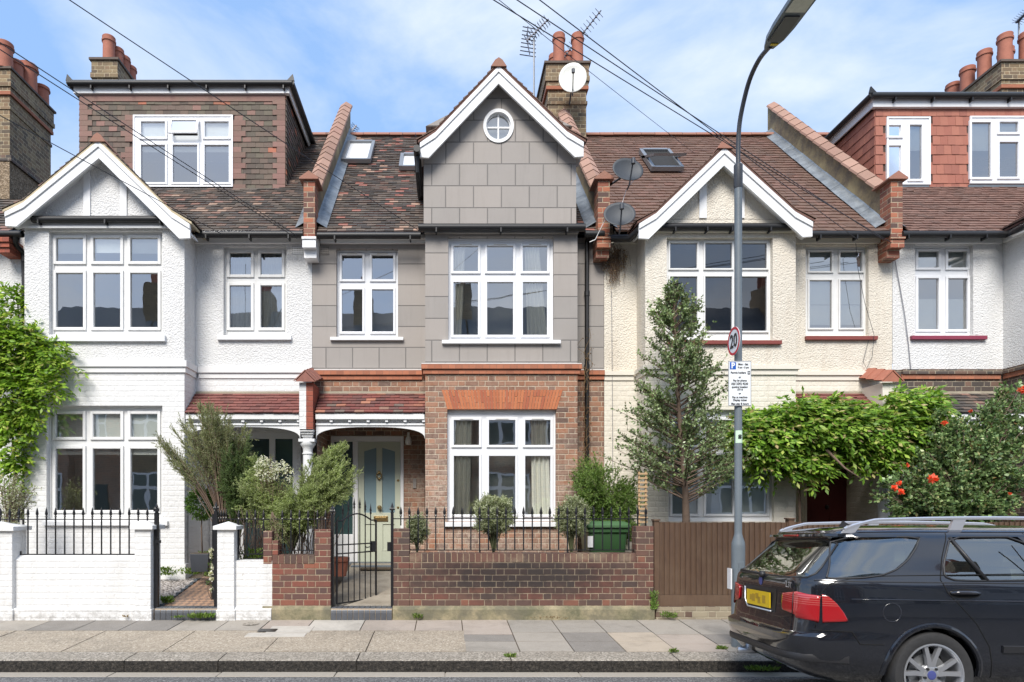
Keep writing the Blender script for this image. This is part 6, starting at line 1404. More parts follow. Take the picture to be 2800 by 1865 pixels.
def car_shell():
    mb = MB(); N = 120; rings = []
    ws = []
    for a, b in zip(SLI, SLI[1:]):
        k = max(1, int((b[0]-a[0])/.03)); ws += [a[0]+(b[0]-a[0])*i/k for i in range(k)]
    ws.append(SLI[-1][0])
    for w_ in ws:
        ur, uf, hw, n = cpar(w_); c, a = (ur+uf)/2, (uf-ur)/2; r_ = []
        for j in range(N):
            an = 2*math.pi*j/N; x = math.cos(an); y = math.sin(an); r_.append(CP(c+a*math.copysign(abs(x)**(2/n), x), hw*math.copysign(abs(y)**(2/n), y), w_))
        rings.append(r_)
    loft(mb, rings); return mb
def cyl_cut(u, w_, r, v0, v1):
    mb = MB(); N = 40
    A_ = [CP(u+r*math.cos(2*math.pi*k/N), v0, w_+r*1.1*math.sin(2*math.pi*k/N)) for k in range(N)]; B_ = [CP(u+r*math.cos(2*math.pi*k/N), v1, w_+r*1.1*math.sin(2*math.pi*k/N)) for k in range(N)]
    loft(mb, [A_, B_]); return mb
Q1 = [(.37, 1.465), (1.0, 1.47), (.94, 1.38), (.85, 1.28), (.74, 1.20), (.62, 1.155), (.46, 1.132), (.20, 1.125), (.24, 1.19)]      # quarter window
Q2 = [(1.23, 1.468), (1.77, 1.472), (2.02, 1.125), (1.18, 1.115), (1.10, 1.15), (1.12, 1.25)]                     # rear door window
Q3 = [(1.88, 1.472), (2.55, 1.46), (3.1, 1.18), (3.12, 1.13), (2.12, 1.12)]                                        # front door window
RG = [(-.60, 1.455), (.60, 1.455), (.72, 1.17), (.70, 1.12), (-.70, 1.12), (-.72, 1.17)]                                            # tailgate glass (v,w)
sh = car_shell().build('body', M['paint'], car, smooth=True)
cuts = []
for u in (.98, 3.68):
    for v0, v1 in ((-1.1, -.60), (.60, 1.1)): cuts.append(cyl_cut(u, .357, .352, v0, v1).build('cut', M['paint'], car))
def slab_cut(P, kind, sgn=-1):
    # prism through the body skin under a window
    mb = MB()
    if kind == 'side': A_ = [CP(q, sgn*1.1, z) for q, z in P]; B_ = [CP(q, sgn*(side_v(q, z)-.07), z) for q, z in P]
    else: A_ = [CP(-.5, q, z) for q, z in P]; B_ = [CP(rear_u(q, z)+.07, q, z) for q, z in P]
    loft(mb, [A_, B_]); return mb.build('cut', M['car_trim'], car)
# hollow cabin
cab = MB(); rings = []
for w_, dw in ((.70, .12), (.9, .12), (1.10, .07), (1.17, .05), (1.3, .045), (1.44, .045), (1.49, .06)):
    ur, uf, hw, n = cpar(w_); uf = min(uf, 3.45); c, a = (ur+uf)/2, (uf-ur)/2-.05; r_ = []
    for j in range(64):
        an = 2*math.pi*j/64; x = math.cos(an); y = math.sin(an); r_.append(CP(c+a*math.copysign(abs(x)**(2/n), x), (hw-dw*.8)*math.copysign(abs(y)**(2/n), y), w_))
    rings.append(r_)
loft(cab, rings); cuts.append(cab.build('cut', M['car_trim'], car))
for P in (Q1, Q2, Q3): 
    for s in (-1, 1): cuts.append(slab_cut(P, 'side', s))
cuts.append(slab_cut(RG, 'rear'))
for c in cuts:
    b = sh.modifiers.new('b', 'BOOLEAN'); b.object = c; b.operation = 'DIFFERENCE'; b.solver = 'EXACT'
sh.data.materials.append(M['car_trim'])
dg = bpy.context.evaluated_depsgraph_get(); me = bpy.data.meshes.new_from_object(sh.evaluated_get(dg)); sh.modifiers.clear(); sh.data = me
for c in cuts: bpy.data.objects.remove(c)
me.set_sharp_from_angle(angle=R(32))
def cpart(mb, name, m, parent=None, sol=0, smooth='all'):
    o = mb.build(name, M[m], parent or car, smooth=smooth)
    if sol: s = o.modifiers.new('s', 'SOLIDIFY'); s.thickness = sol; s.offset = 0
    return o
for s in (-1, 1):
    for P, nm in ((Q1, 'rear_side_window'), (Q2, 'rear_door_window'), (Q3, 'front_door_window')):
        o = cpart(patch(sm(P), 'side', -.008, s), nm, 'car_glass')
        # rubber gasket round the glass
        mb = MB(); Pp = sm(P); pts = [CP(q, s*(side_v(q, z)+.001), z) for q, z in Pp]; mb.tube(pts+[pts[0]], .0085, 6, cap=False); cpart(mb, 'window_seal', 'car_trim', o)
    mb = MB(); mb.tube([CP(1.23, s*(side_v(1.23, 1.465)+.0), 1.468), CP(1.42, s*side_v(1.42, 1.12), 1.118)], .016, 6); cpart(mb, 'window_divider', 'car_trim')
o = cpart(patch(sm(RG), 'rear', -.008), 'tailgate_glass', 'car_glass'); mb = MB(); pts = [CP(rear_u(q, z)-.001, q, z) for q, z in sm(RG)]; mb.tube(pts+[pts[0]], .009, 6, cap=False); cpart(mb, 'window_seal', 'car_trim', o)
# interior: seats and load cover
M['seat'] = plain('seat_leather', (.20, .18, .14), .6, .1)
for (u, v) in ((1.95, -.40), (1.95, .40), (1.05, -.42), (1.05, .0), (1.05, .42)):
    mb = MB(); loft(mb, [[CP(u-.10+dx, v+dy, z_) for dx, dy in ((-.05*s, -.2*s), (.06*s, -.2*s), (.06*s, .2*s), (-.05*s, .2*s))] for z_, s in ((.72, 1), (1.1, 1), (1.2, .85))]); loft(mb, [[CP(u-.12+dx, v+dy, z_) for dx, dy in ((-.04*s, -.12*s), (.05*s, -.12*s), (.05*s, .12*s), (-.04*s, .12*s))] for z_, s in ((1.22, .7), (1.26, 1), (1.36, 1), (1.39, .7))])
    o = mb.build('seat', M['seat'], car, smooth=True)
# tail lamps
TL = [(-.47, .985), (-.47, .86), (-.50, .83), (-.66, .82), (-.68, .77), (-.806, .765), (-.806, .995), (-.66, 1.0), (-.50, .995)]
for s in (-1, 1):
    P = [(s*-1*v if s == 1 else v, w_) for v, w_ in TL]; o = cpart(patch(P, 'rear', .008, rows=10, cols=30), 'tail_light', 'lens', sol=.012)
    P2 = [(.02, .99), (.17, .985), (.26, .93), (.33, .84), (.37, .77), (.02, .77)] 
    P2 = [(.155, .995), (.19, .985), (.25, .925), (.30, .85), (.335, .775), (.155, .765)]
    cpart(patch(P2, 'side', .007, s, rows=12, cols=20), 'tail_light_wrap', 'lens', sol=.012)
    mb = MB(); q = [CP(rear_u(s*.64, z)-.016, s*.64, z) for z in (.80, .9, 1.0)]; mb.tube(q, .004, 5); cpart(mb, 'light_seam', 'car_trim', o)
# third brake light in the spoiler
mb = MB(); sp = []
for v in [-.62+.124*k for k in range(11)]: sp.append([CP(rear_u(v, 1.47)+.02, v, 1.462), CP(rear_u(v, 1.47)-.055, v, 1.475), CP(rear_u(v, 1.47)-.05, v, 1.497), CP(rear_u(v, 1.5)+.12, v, 1.535-.05*abs(v/.6)**3), CP(rear_u(v, 1.5)+.12, v, 1.50)])
loft(mb, sp); cpart(mb, 'spoiler', 'paint', smooth=True)
mb = MB(); loft(mb, [[CP(rear_u(0, 1.47)-.062, v, z) for z in (1.478, 1.494)]+[CP(rear_u(0, 1.47)-.04, v, z) for z in (1.494, 1.478)] for v in (-.14, .14)]); cpart(mb, 'high_brake_light', 'lens', smooth=False)
# number plate recess, plate with blurred patches, chrome edge
cpart(patch([(-.34, 1.005), (.34, 1.005), (.34, .80), (-.34, .80)], 'rear', .002), 'plate_recess', 'car_trim')
def flat_rear(v0, v1, z0, z1, off):
    mb = MB(); u = rear_u(0, .9)-off; loft(mb, [[CP(u, v, z0), CP(u+.006, v, z0), CP(u+.006, v, z1), CP(u, v, z1)] for v in (v0, v1)]); return mb
np_ = cpart(flat_rear(-.26, .26, .825, .965, .022), 'number_plate', 'plate', smooth=False)
M['plate_smudge'] = plain('plate_smudge', (.45, .28, .02), .4, .1)
for (a, b, c, e) in ((.06, .13, .86, .93), (.13, .18, .87, .92), (-.06, .0, .85, .91), (-.17, -.10, .86, .93), (-.02, .05, .89, .94)): cpart(flat_rear(a, b, c, e, .0235), 'plate_patch', 'plate_smudge', np_, smooth=False)
mb = MB(); mb.tube([CP(rear_u(0, .9)-.02, .30, .99), CP(rear_u(0, .9)-.025, .29, .87), CP(rear_u(0, .9)-.02, .24, .80), CP(rear_u(0, .9)-.02, -.28, .80)], .008, 6); cpart(mb, 'plate_trim', 'alloy')
mb = MB(); c = Vector(CP(rear_u(0, 1.05)-.006, 0, 1.06)); n_ = 20
mb.face(*[tuple(c+Vector((0, .036*math.cos(2*math.pi*k/n_), .04*math.sin(2*math.pi*k/n_)))) for k in range(n_)]); bd = None
M['badge_blue'] = plain('badge_blue', (.10, .12, .35), .3, .2, Metallic=.4)
if bd is None: bd = cpart(mb, 'round_badge', 'badge_blue')
text('2.3T', .062, CP(rear_u(-.55, 1.06)-.012, -.56, 1.055), car, M['alloy'], ry=R(-90)-PSI, name='lettering', bold=.001)
# tailgate cut lines, bumper seam, door lines as thin dark tubes sunk in the paint
def line(pts, kind, r=.0045, m='gap', s=-1, name='panel_gap', off=0.0):
    mb = MB(); q = []
    for (a, b) in pts: q.append(CP(a, s*(side_v(a, b)+off), b) if kind == 'side' else CP(rear_u(a, b)-off, a, b))
    mb.tube(q, r, 5); return cpart(mb, name, m)
M['gap'] = plain('panel_gap', (.002, .002, .002), .9); M['edge'] = plain('glossy_body_trim', (.02, .02, .025), .15, .1, Coat_Weight=1.0)  # edge: slightly lighter glossy black for crease, handles and flap ring
def lerpl(P, k=8):
    Q = []
    for a, b in zip(P, P[1:]):
        for i in range(k): Q.append((a[0]+(b[0]-a[0])*i/k, a[1]+(b[1]-a[1])*i/k))
    return Q+[P[-1]]
for s in (-1, 1):
    line(lerpl([(.08, .70), (.36, .70), (.42, .60), (.60, .60)]), 'side', s=s)
    line(lerpl([(1.22, 1.5), (1.12, 1.30), (1.06, 1.12), (1.09, 1.02), (1.30, .78), (1.40, .60), (1.45, .34)]), 'side', s=s)
    line(lerpl([(1.83, 1.5), (2.06, 1.12), (2.10, .9), (2.08, .34)]), 'side', s=s)
    line(lerpl([(3.2, 1.1), (3.16, .8), (3.12, .34)]), 'side', s=s)
    line(lerpl([(s*.80, 1.40), (s*.84, 1.2), (s*.80, 1.0), (s*.79, .72)]), 'rear')
    # beltline and waist crease
    line(lerpl([(.12, 1.105), (1.06, 1.10), (3.3, 1.09)], 14), 'side', .006, 'car_trim', s, 'belt_moulding')
    line(lerpl([(.36, .962), (4.3, .95)], 24), 'side', .005, 'edge', s, 'waist_crease', .001)
    # door handles
    for u in (1.22, 2.25):
        mb = MB(); N = 20; c0 = side_v(u, 1.02)
        ring0 = [(u+.125*math.cos(2*math.pi*k/N), 1.015+.038*math.sin(2*math.pi*k/N)) for k in range(N)]
        mb.face(*[CP(a, s*(side_v(a, b)+.002), b) for a, b in ring0]); h = cpart(mb, 'handle_recess', 'gap'); mb = MB(); mb.tube([CP(u-.11, s*(c0+.006), 1.02), CP(u-.06, s*(c0+.026), 1.025), CP(u+.06, s*(c0+.026), 1.025), CP(u+.11, s*(c0+.006), 1.02)], [.012, .016, .016, .012], 8); cpart(mb, 'door_handle', 'edge')
    # rub strip
    for (a, b) in ((1.50, 2.05), (2.14, 3.1)):
        mb = MB(); 
        loft(mb, [[CP(u, s*(side_v(u, z)+o_), z) for z, o_ in ((.545, 0), (.55, .016), (.60, .016), (.607, 0))] for u in [a+(b-a)*k/10 for k in range(11)]]); cpart(mb, 'rub_strip', 'car_trim', smooth=True)
    for u in (.98, 3.68):
        mb = MB(); q = []
        for k in range(25):
            an = R(-18+k*9); a, b = u+.366*math.cos(an), .357+.366*1.1*math.sin(an)
            if b < .30: continue
            q.append(CP(a, s*(side_v(a, b)+.002), b))
        mb.tube(q, .022, 8); cpart(mb, 'wheel_arch', 'paint', smooth=True)
    # roof rails
    mb = MB(); v = s*.60
    def rail(u): return .085*min(1, max(0, (u-.42)/.28))**.6*min(1, max(0, (2.75-u)/.3))**.6
    us = [.44+.025*k for k in range(14)]+[.85+.15*k for k in range(11)]+[2.45+.025*k for k in range(13)]
    loft(mb, [[CP(u, v+dv, 1.512+.03*math.sin((u-.4)/2.4*math.pi)+rail(u)+dz) for dv, dz in ((-.016, -.01), (.016, -.01), (.018, .008), (0, .018), (-.018, .008))] for u in us]); rl = cpart(mb, 'roof_rail', 'rail_silver', smooth=True)
    for u in (.50, 1.36, 2.2):
        mb = MB(); loft(mb, [[CP(u+du+sh_, v+dv, z) for du, dv in ((-.05, -.014), (.05, -.014), (.05, .014), (-.05, .014))] for z, sh_ in ((1.50, -.03), (1.522+.03*math.sin((u-.4)/2.4*math.pi)+rail(u), .02))]); cpart(mb, 'rail_foot', 'rail_silver', rl, smooth=False)
# fuel flap ring
mb = MB(); q = []
for k in range(29): an = 2*math.pi*k/28; a, b = .66+.068*math.cos(an), .86+.075*math.sin(an); q.append(CP(a, -(side_v(a, b)+.0), b))
mb.tube(q, .004, 5, cap=False); cpart(mb, 'fuel_flap_ring', 'edge')
# wiper, roof aerial, exhaust
mb = MB(); mb.tube([CP(rear_u(0, 1.14)-.02, .0, 1.125), CP(rear_u(.3, 1.15)-.02, .32, 1.135), CP(rear_u(.6, 1.15)-.015, .6, 1.14)], .011, 6); mb.lathe(CP(rear_u(0, 1.13)-.02, 0, 1.12), [(.03, -.02), (.03, .02)], 12, 'x'); cpart(mb, 'rear_wiper', 'car_trim')
mb = MB(); mb.prism([(0, 0), (.12, 0), (.03, .06)], -.012, .012); mb.v = [CP(.72+a, b, 1.565+c_) for a, b, c_ in mb.v]; cpart(mb, 'roof_aerial', 'car_trim', smooth=False)
mb = MB(); mb.tube([CP(.3, .45, .33), CP(-.04, .45, .33)], .035, 12); cpart(mb, 'exhaust', 'alloy')
for (v0, v1) in ((-.86, .86),):
    mb = MB(); loft(mb, [[CP(rear_u(v, .5)-.004, v, .44), CP(rear_u(v, .5)-.012, v, .45), CP(rear_u(v, .5)-.012, v, .49), CP(rear_u(v, .5)-.004, v, .50)] for v in [v0+(v1-v0)*k/24 for k in range(25)]]); cpart(mb, 'bumper_insert', 'car_trim', smooth=True)
# wheels
def wheel(u, s):
    c = (u, s*.80, .357); W_ = .215; ST = 1.11
    def P(r, an, v): return CP(c[0]+r*math.cos(an), c[1]+s*v, c[2]+r*math.sin(an)*ST)
    N = 56; prof = [(.232, -.10), (.30, -.107), (.313, -.08), (.319, -.04), (.319, .04), (.313, .075), (.30, .098), (.27, .105), (.235, .092), (.229, .08)]
    mb = MB(); loft(mb, [[P(r, 2*math.pi*k/N, v) for k in range(N)] for r, v in prof], cap=False); ty = mb.build('tyre', M['rubber'], car, smooth=True)
    mb = MB(); loft(mb, [[P(r, 2*math.pi*k/N, v) for k in range(N)] for r, v in [(.232, .088), (.232, .097), (.222, .099), (.213, .088), (.205, .03), (.20, -.08)]], cap=False)
    for k in range(5):
        for q in (-1, 1):
            a0 = 2*math.pi*k/5+R(90)+q*R(9); a1 = 2*math.pi*k/5+R(90)+q*R(15); wd0, wd1 = .024, .018
            def B(r, a, off, v): return CP(c[0]+r*math.cos(a)-off*math.sin(a), c[1]+s*v, c[2]+(r*math.sin(a)+off*math.cos(a))*ST)
            loft(mb, [[B(r, a, -wd, v-.028), B(r, a, -wd*.8, v), B(r, a, wd*.8, v), B(r, a, wd, v-.028)] for r, a, wd, v in ((.05, a0, wd0, .062), (.12, (a0+a1)/2, (wd0+wd1)/2*.9, .074), (.215, a1, wd1, .086))])
    loft(mb, [[P(r, 2*math.pi*k/N, v) for k in range(N)] for r, v in [(.075, .02), (.072, .055), (.055, .066), (.034, .068)]], cap=False)
    rm = mb.build('rim', M['alloy'], car, smooth=True)
    mb = MB(); loft(mb, [[P(r, 2*math.pi*k/N, v) for k in range(N)] for r, v in [(.034, .066), (.032, .073), (.02, .076)]]); mb.build('hub_cap', M['badge_blue'], rm, smooth=True)
    mb = MB()
    for k in range(5):
        a = 2*math.pi*(k+.5)/5+R(90); ce = Vector(P(.055, a, .064)); mb.lathe(tuple(ce), [(.011, -.012), (.011, .012)], 8, 'y')
    mb.build('wheel_bolts', M['car_trim'], rm)
    mb = MB(); loft(mb, [[P(r, 2*math.pi*k/N, v) for k in range(N)] for r, v in [(.15, .0), (.15, .012)]]); mb.build('brake_disc', M['sky_frame'], rm)
for u in (.98, 3.68):
    for s in (-1, 1): wheel(u, s)
# front lamps, mirrors, windscreen (beyond the frame)
ws = MB(); prev = None
for k in range(9):
    w_ = 1.15+(1.47-1.15)*k/8; ur, uf, hw, n = cpar(w_); i = len(ws.v)
    for j in range(13):
        v = (-.88+1.76*j/12)*hw; c, a = (ur+uf)/2, (uf-ur)/2; ws.v.append(CP(c+a*max(0, 1-abs(v/hw)**n)**(1/n)+.006, v, w_+.002))
    if prev is not None:
        for j in range(12): ws.f.append((prev+j, prev+j+1, i+j+1, i+j)); ws.m.append(0)
    prev = i
cpart(ws, 'windscreen', 'gap')
for s in (-1, 1):
    mb = MB(); loft(mb, [[CP(u_, s*v_, z) for u_, v_ in ((2.98, .93), (3.08, .93), (3.10, 1.08), (3.0, 1.08))] for z in (1.12, 1.25)]); cpart(mb, 'wing_mirror', 'paint', smooth=False)
    mb = MB(); loft(mb, [[CP(4.80-.10*abs(v)**2-.0, s*v, z) for z in (.72, .86)]+[CP(4.70-.1*abs(v)**2, s*v, z) for z in (.86, .72)] for v in (.45, .6, .75)]); cpart(mb, 'headlight', 'alloy', smooth=False)
# ------------------------------------------------------------------ vegetation
NR = np.random.default_rng(11)
def mk_leaf(name, stops, rough=.45, trans=.3, tcol=None):
    t = NT(name); c = t.ramp(t.island(), stops); n1 = t.ramp(t.noise(2.6, 4, .6), [(.35, .75), (.65, 1.2)])
    c = t.mix(1.0, c, n1, 'MULTIPLY')
    b = t.n('BsdfPrincipled'); t.set(b.inputs['Base Color'], c); b.inputs['Roughness'].default_value = rough; b.inputs['Specular IOR Level'].default_value = .35
    tr = t.n('BsdfTranslucent'); t.set(tr.inputs['Color'], t.mix(1.0, c, (1.25, 1.35, .6), 'MULTIPLY'))
    m = t.n('MixShader'); m.inputs[0].default_value = trans; t.set(m.inputs[1], b.outputs[0]); t.set(m.inputs[2], tr.outputs[0]); t.t.links.new(m.outputs[0], t.out.inputs[0]); return t.m
M['l_wist'] = mk_leaf('leaf_wisteria', [(0, (.09, .18, .015)), (.35, (.17, .30, .025)), (.7, (.27, .42, .04)), (.92, (.40, .50, .08)), (1, (.44, .38, .14))])
M['l_wist2'] = mk_leaf('leaf_wisteria_b', [(0, (.07, .15, .015)), (.35, (.14, .27, .03)), (.7, (.23, .38, .045)), (.88, (.36, .47, .08)), (.95, (.44, .40, .17)), (1, (.42, .32, .16))])
M['l_holly'] = mk_leaf('leaf_evergreen', [(0, (.10, .15, .06)), (.4, (.18, .25, .10)), (.75, (.29, .38, .17)), (.95, (.45, .52, .30)), (1, (.16, .11, .04))], .3, .15)
M['l_heath'] = mk_leaf('leaf_heath', [(0, (.18, .21, .10)), (.5, (.28, .31, .16)), (1, (.36, .36, .22))], .6)
M['l_dark'] = mk_leaf('leaf_dark_needle', [(0, (.075, .12, .045)), (.6, (.12, .18, .06)), (1, (.17, .23, .09))], .6)
M['l_rose'] = mk_leaf('leaf_rosemary', [(0, (.24, .30, .10)), (.5, (.36, .43, .17)), (1, (.48, .52, .28))], .55)
M['l_olive'] = mk_leaf('leaf_olive', [(0, (.20, .24, .12)), (.5, (.34, .37, .22)), (1, (.52, .53, .38))], .5)
M['l_bay'] = mk_leaf('leaf_bay', [(0, (.04, .09, .02)), (.6, (.08, .16, .03)), (1, (.16, .24, .06))], .35)
M['l_hedge'] = mk_leaf('leaf_hedge', [(0, (.08, .15, .03)), (.5, (.15, .25, .05)), (1, (.24, .31, .09))], .5)
M['l_rosebush'] = mk_leaf('leaf_rosebush', [(0, (.07, .13, .05)), (.45, (.14, .22, .08)), (.8, (.24, .34, .13)), (.94, (.38, .44, .2)), (1, (.22, .13, .05))], .35, .15)
M['l_dry'] = mk_leaf('leaf_dry', [(0, (.12, .07, .03)), (.5, (.24, .15, .07)), (1, (.36, .25, .14))], .8)
M['l_weed'] = mk_leaf('leaf_weed', [(0, (.07, .13, .02)), (.6, (.13, .21, .035)), (1, (.24, .30, .09))], .6)
M['petal_white'] = mk_leaf('petal_white', [(0, (.62, .60, .50)), (1, (.85, .84, .76))], .6); M['petal_red'] = mk_leaf('petal_coral', [(0, (.70, .06, .03)), (.6, (.85, .13, .05)), (1, (.85, .25, .16))], .5)
M['twig'] = plain('twig', (.16, .11, .08), .9, .4, 20); M['twig_dark'] = plain('twig_dark', (.09, .065, .05), .9, .4, 20); M['twig_green'] = plain('twig_green', (.12, .13, .06), .8, .3, 20)
def norm(a): return a/np.maximum(np.linalg.norm(a, axis=1, keepdims=True), 1e-9)
def leafmesh(name, P, D, L_, asp, mat, parent=None, at=None, face=None, fold=.15):
    """one small folded quad per leaf. face: preferred normal"""
    P = np.asarray(P, float); D = norm(np.asarray(D, float)); n = len(P); L_ = np.asarray(L_, float).reshape(-1, 1)*np.ones((n, 1))
    rv = NR.normal(size=(n, 3))
    if face is not None: rv = rv*.55+np.cross(D, np.asarray(face, float)*np.ones((n, 3)))*1.2
    S = rv-D*np.sum(rv*D, axis=1, keepdims=True); S = norm(S); N = np.cross(D, S)
    w_ = L_*asp; mid = P+D*L_*.45
    V = np.stack([P, mid+S*w_+N*w_*fold, P+D*L_-N*L_*.06, mid-S*w_+N*w_*fold], axis=1).reshape(-1, 3)
    o0 = np.array(org(parent)) if parent else np.array(at); V = V-o0
    me = bpy.data.meshes.new(name); me.vertices.add(4*n); me.vertices.foreach_set('co', V.ravel()); me.loops.add(4*n); me.loops.foreach_set('vertex_index', np.arange(4*n)); me.polygons.add(n); me.polygons.foreach_set('loop_start', np.arange(0, 4*n, 4)); me.update(calc_edges=True); me.validate()
    me.materials.append(M[mat]); o = bpy.data.objects.new(name, me); COL.objects.link(o)
    if parent: o.parent = parent
    else: o.location = Vector(o0)
    ORG[o.name] = Vector(o0); return o
def bez(a, b, c, n): return [((1-t)**2*a+2*t*(1-t)*b+t*t*c) for t in np.linspace(0, 1, n)]
def shrub(name, label, cat, base, targets, leaf, r0=.03, stem='twig', ntw=10, tl=.18, nl=9, ll=.035, asp=.25, up=.4, t0=.45, spread=.7, lean=.35, parts=('foliage', 'stems'), ctrl=.6, rt=.003, group=None, along=.0):
    base = np.array(base, float); o = thing(name, label, cat, tuple(base), group); mb = MB(); P = []; D = []; Ls = []
    cen = np.mean(np.array(targets), axis=0)
    for T in targets:
        T = np.array(T, float); c = base+(T-base)*ctrl*np.array([.25, .25, 1.0])+NR.normal(size=3)*.04; pth = bez(base+NR.normal(size=3)*r0*.5*np.array([1, 1, 0]), c, T, 9)
        mb.tube(pth, list(np.linspace(r0, rt, 9)), 5)
        for k in range(ntw):
            t_ = t0+(1-t0)*NR.random()**.8; i = min(7, int(t_*8)); p = pth[i]+(pth[i+1]-pth[i])*(t_*8-i); d = (pth[i+1]-pth[i]); d = d/np.linalg.norm(d)
            out = p-cen; out = out/(np.linalg.norm(out)+1e-6); dd = d*(1-spread)+out*spread*.6+NR.normal(size=3)*spread*.7+np.array([0, 0, up]); dd /= np.linalg.norm(dd)
            l = tl*NR.uniform(.6, 1.25); q = p+dd*l; mb.tube([p, q], [rt, rt*.4], 3, cap=False)
            s = NR.random(nl)**.8; pp = p+dd*l*s[:, None]; P.append(pp); ld = dd*lean+NR.normal(size=(nl, 3))*(1-lean)*.8+np.array([0, 0, along]); D.append(ld); Ls.append(ll*NR.uniform(.6, 1.2, nl))
    leafmesh(parts[0], np.concatenate(P), np.concatenate(D), np.concatenate(Ls), asp, leaf, o); mb.build(parts[1], M[stem], o, smooth='all', fix=False); return o
def ell(c, r, n, shell=.5, keep=None):
    R_ = []
    while len(R_) < n:
        v = NR.normal(size=3); v /= np.linalg.norm(v); q = np.array(c)+v*np.array(r)*NR.uniform(shell, 1)**.6
        if keep is None or keep(q): R_.append(q)
    return R_
def pel(px_, py_, d, rx, ry, rd): return (np.array(W(px_, py_, d)), np.array([rx/F*d, rd, ry/F*d]))
# --- wisteria sprays: pinnate leaves hanging from stems
def wisteria(label, blobs, leaf, stems, base, nl=9, ll=.115, fl=.27, dens=1.25, out=np.array([0, -1, 0]), name='wisteria'):
    o = thing(name, label, 'climbing plant', tuple(base)); P = []; D = []; Ls = []; mb = MB()
    for (px_, py_, d, rx, ry, rd, n) in blobs:
        c, r = pel(px_, py_, d, rx, ry, rd)
        for q in ell(c, r, int(n*dens), .35):
            v = (q-c)/r; a = np.array([v[0]*1.0, min(v[1], .1)-.6, v[2]*.5-.15])+NR.normal(size=3)*.55; a /= np.linalg.norm(a); L_ = fl*NR.uniform(.6, 1.15); m = nl//2
            sd_ = np.cross(a, np.array([0, 0, 1.0])+NR.normal(size=3)*.3); sd_ /= np.linalg.norm(sd_)
            for k in range(m):
                t_ = (k+1)/(m+.5); p = q+a*L_*t_+np.array([0, 0, -.3])*L_*t_*t_
                for s in (-1, 1): P.append(p); D.append(a*.55+sd_*s*.85+np.array([0, 0, -.25])+NR.normal(size=3)*.12); Ls.append(ll*(1-.35*abs(t_-.5))*NR.uniform(.8, 1.15))
            P.append(q+a*L_+np.array([0, 0, -.3])*L_); D.append(a+np.array([0, 0, -.6])); Ls.append(ll)
    leafmesh('foliage', P, D, Ls, .20, leaf, o, face=(0, -.8, .6), fold=.08)
    for s in stems: mb.tube([W(*p) for p in s], list(np.linspace(.025, .008, len(s))), 6)
    mb.build('stem', M['twig'], o, smooth='all', fix=False); return o
wisteria('bright green wisteria climbing the corner of the white house at the left edge', [(42, 835, 11.2, 26, 55, .12, 60), (50, 945, 11.0, 76, 50, .2, 230), (5, 950, 10.9, 58, 100, .22, 200), (135, 965, 10.9, 42, 28, .12, 55), (190, 998, 10.85, 20, 12, .06, 12), (128, 1050, 10.85, 38, 30, .12, 50), (28, 1075, 10.9, 48, 86, .2, 190), (85, 1120, 10.85, 26, 42, .12, 45), (48, 1210, 10.95, 34, 75, .12, 95), (50, 1290, 11.0, 20, 42, .1, 30)],
         'l_wist', [[(30, 1540, 11.2), (40, 1300, 11.2), (30, 1100, 11.15), (60, 950, 11.1), (45, 800, 11.2)], [(30, 1100, 11.15), (100, 1000, 11.0), (195, 995, 10.87)]], tuple(W(30, 1545, 11.2)))
wisteria('wide yellow green wisteria trained over the porch of the cream house', [(2090, 1190, 10.6, 85, 60, .3, 260), (2180, 1150, 10.6, 85, 55, .3, 260), (2290, 1165, 10.6, 90, 60, .3, 300), (2390, 1185, 10.6, 90, 60, .3, 300), (2480, 1150, 10.6, 85, 62, .3, 300), (2500, 1092, 10.65, 58, 26, .22, 90), (2265, 1110, 10.7, 60, 18, .2, 60), (2540, 1200, 10.6, 60, 50, .3, 160), (2130, 1250, 10.6, 55, 38, .2, 90), (2215, 1262, 10.6, 50, 34, .2, 70), (2400, 1250, 10.6, 60, 32, .2, 70), (2040, 1180, 10.6, 40, 50, .2, 80)],
         'l_wist2', [[(2190, 1540, 10.8), (2185, 1300, 10.8), (2230, 1180, 10.7), (2450, 1160, 10.7)], [(2260, 1230, 10.3), (2310, 1280, 10.15), (2355, 1309, 10.1)]], tuple(W(2190, 1540, 10.8)), ll=.125)
# holly-like conical evergreen
def tree_cone():
    T = []
    for k in range(160):
        t_ = NR.random()**.72; y = 785+(1330-785)*(1-t_) if False else 800+520*t_; hw = 22+182*min(1, (t_*1.15)**.85)*(1 if t_ < .88 else 1-(t_-.88)*1.6)
        an = NR.uniform(0, 2*math.pi); rr_ = NR.uniform(.3, 1)**.5*NR.choice([.8, 1.0, 1.12]); cx_ = 1845+22*t_; q = np.array(W(cx_+hw*rr_*math.cos(an), y, 10.2)); q[1] += hw/F*10.2*rr_*math.sin(an)*.8; T.append(q)
    return T
T = tree_cone(); base = W(1877, 1520, 10.2); o = thing('evergreen_tree', 'conical evergreen tree with small glossy leaves before the cream bay window', 'tree', tuple(base)); mb = MB(); P = []; D = []; Ls = []
trunk = [np.array(W(x, y, 10.2)) for x, y in ((1877, 1525), (1876, 1420), (1874, 1345), (1862, 1200), (1852, 1050), (1845, 900), (1842, 790))]
mb.tube(trunk, [.065, .058, .048, .036, .026, .016, .006], 10); mb.build('trunk', M['bark'], o, smooth=True); mb = MB()
def on_trunk(z):
    for a, b in zip(trunk, trunk[1:]):
        if a[2] <= z <= b[2]: return a+(b-a)*(z-a[2])/(b[2]-a[2])
    return trunk[-1] if z > trunk[-1][2] else trunk[1]
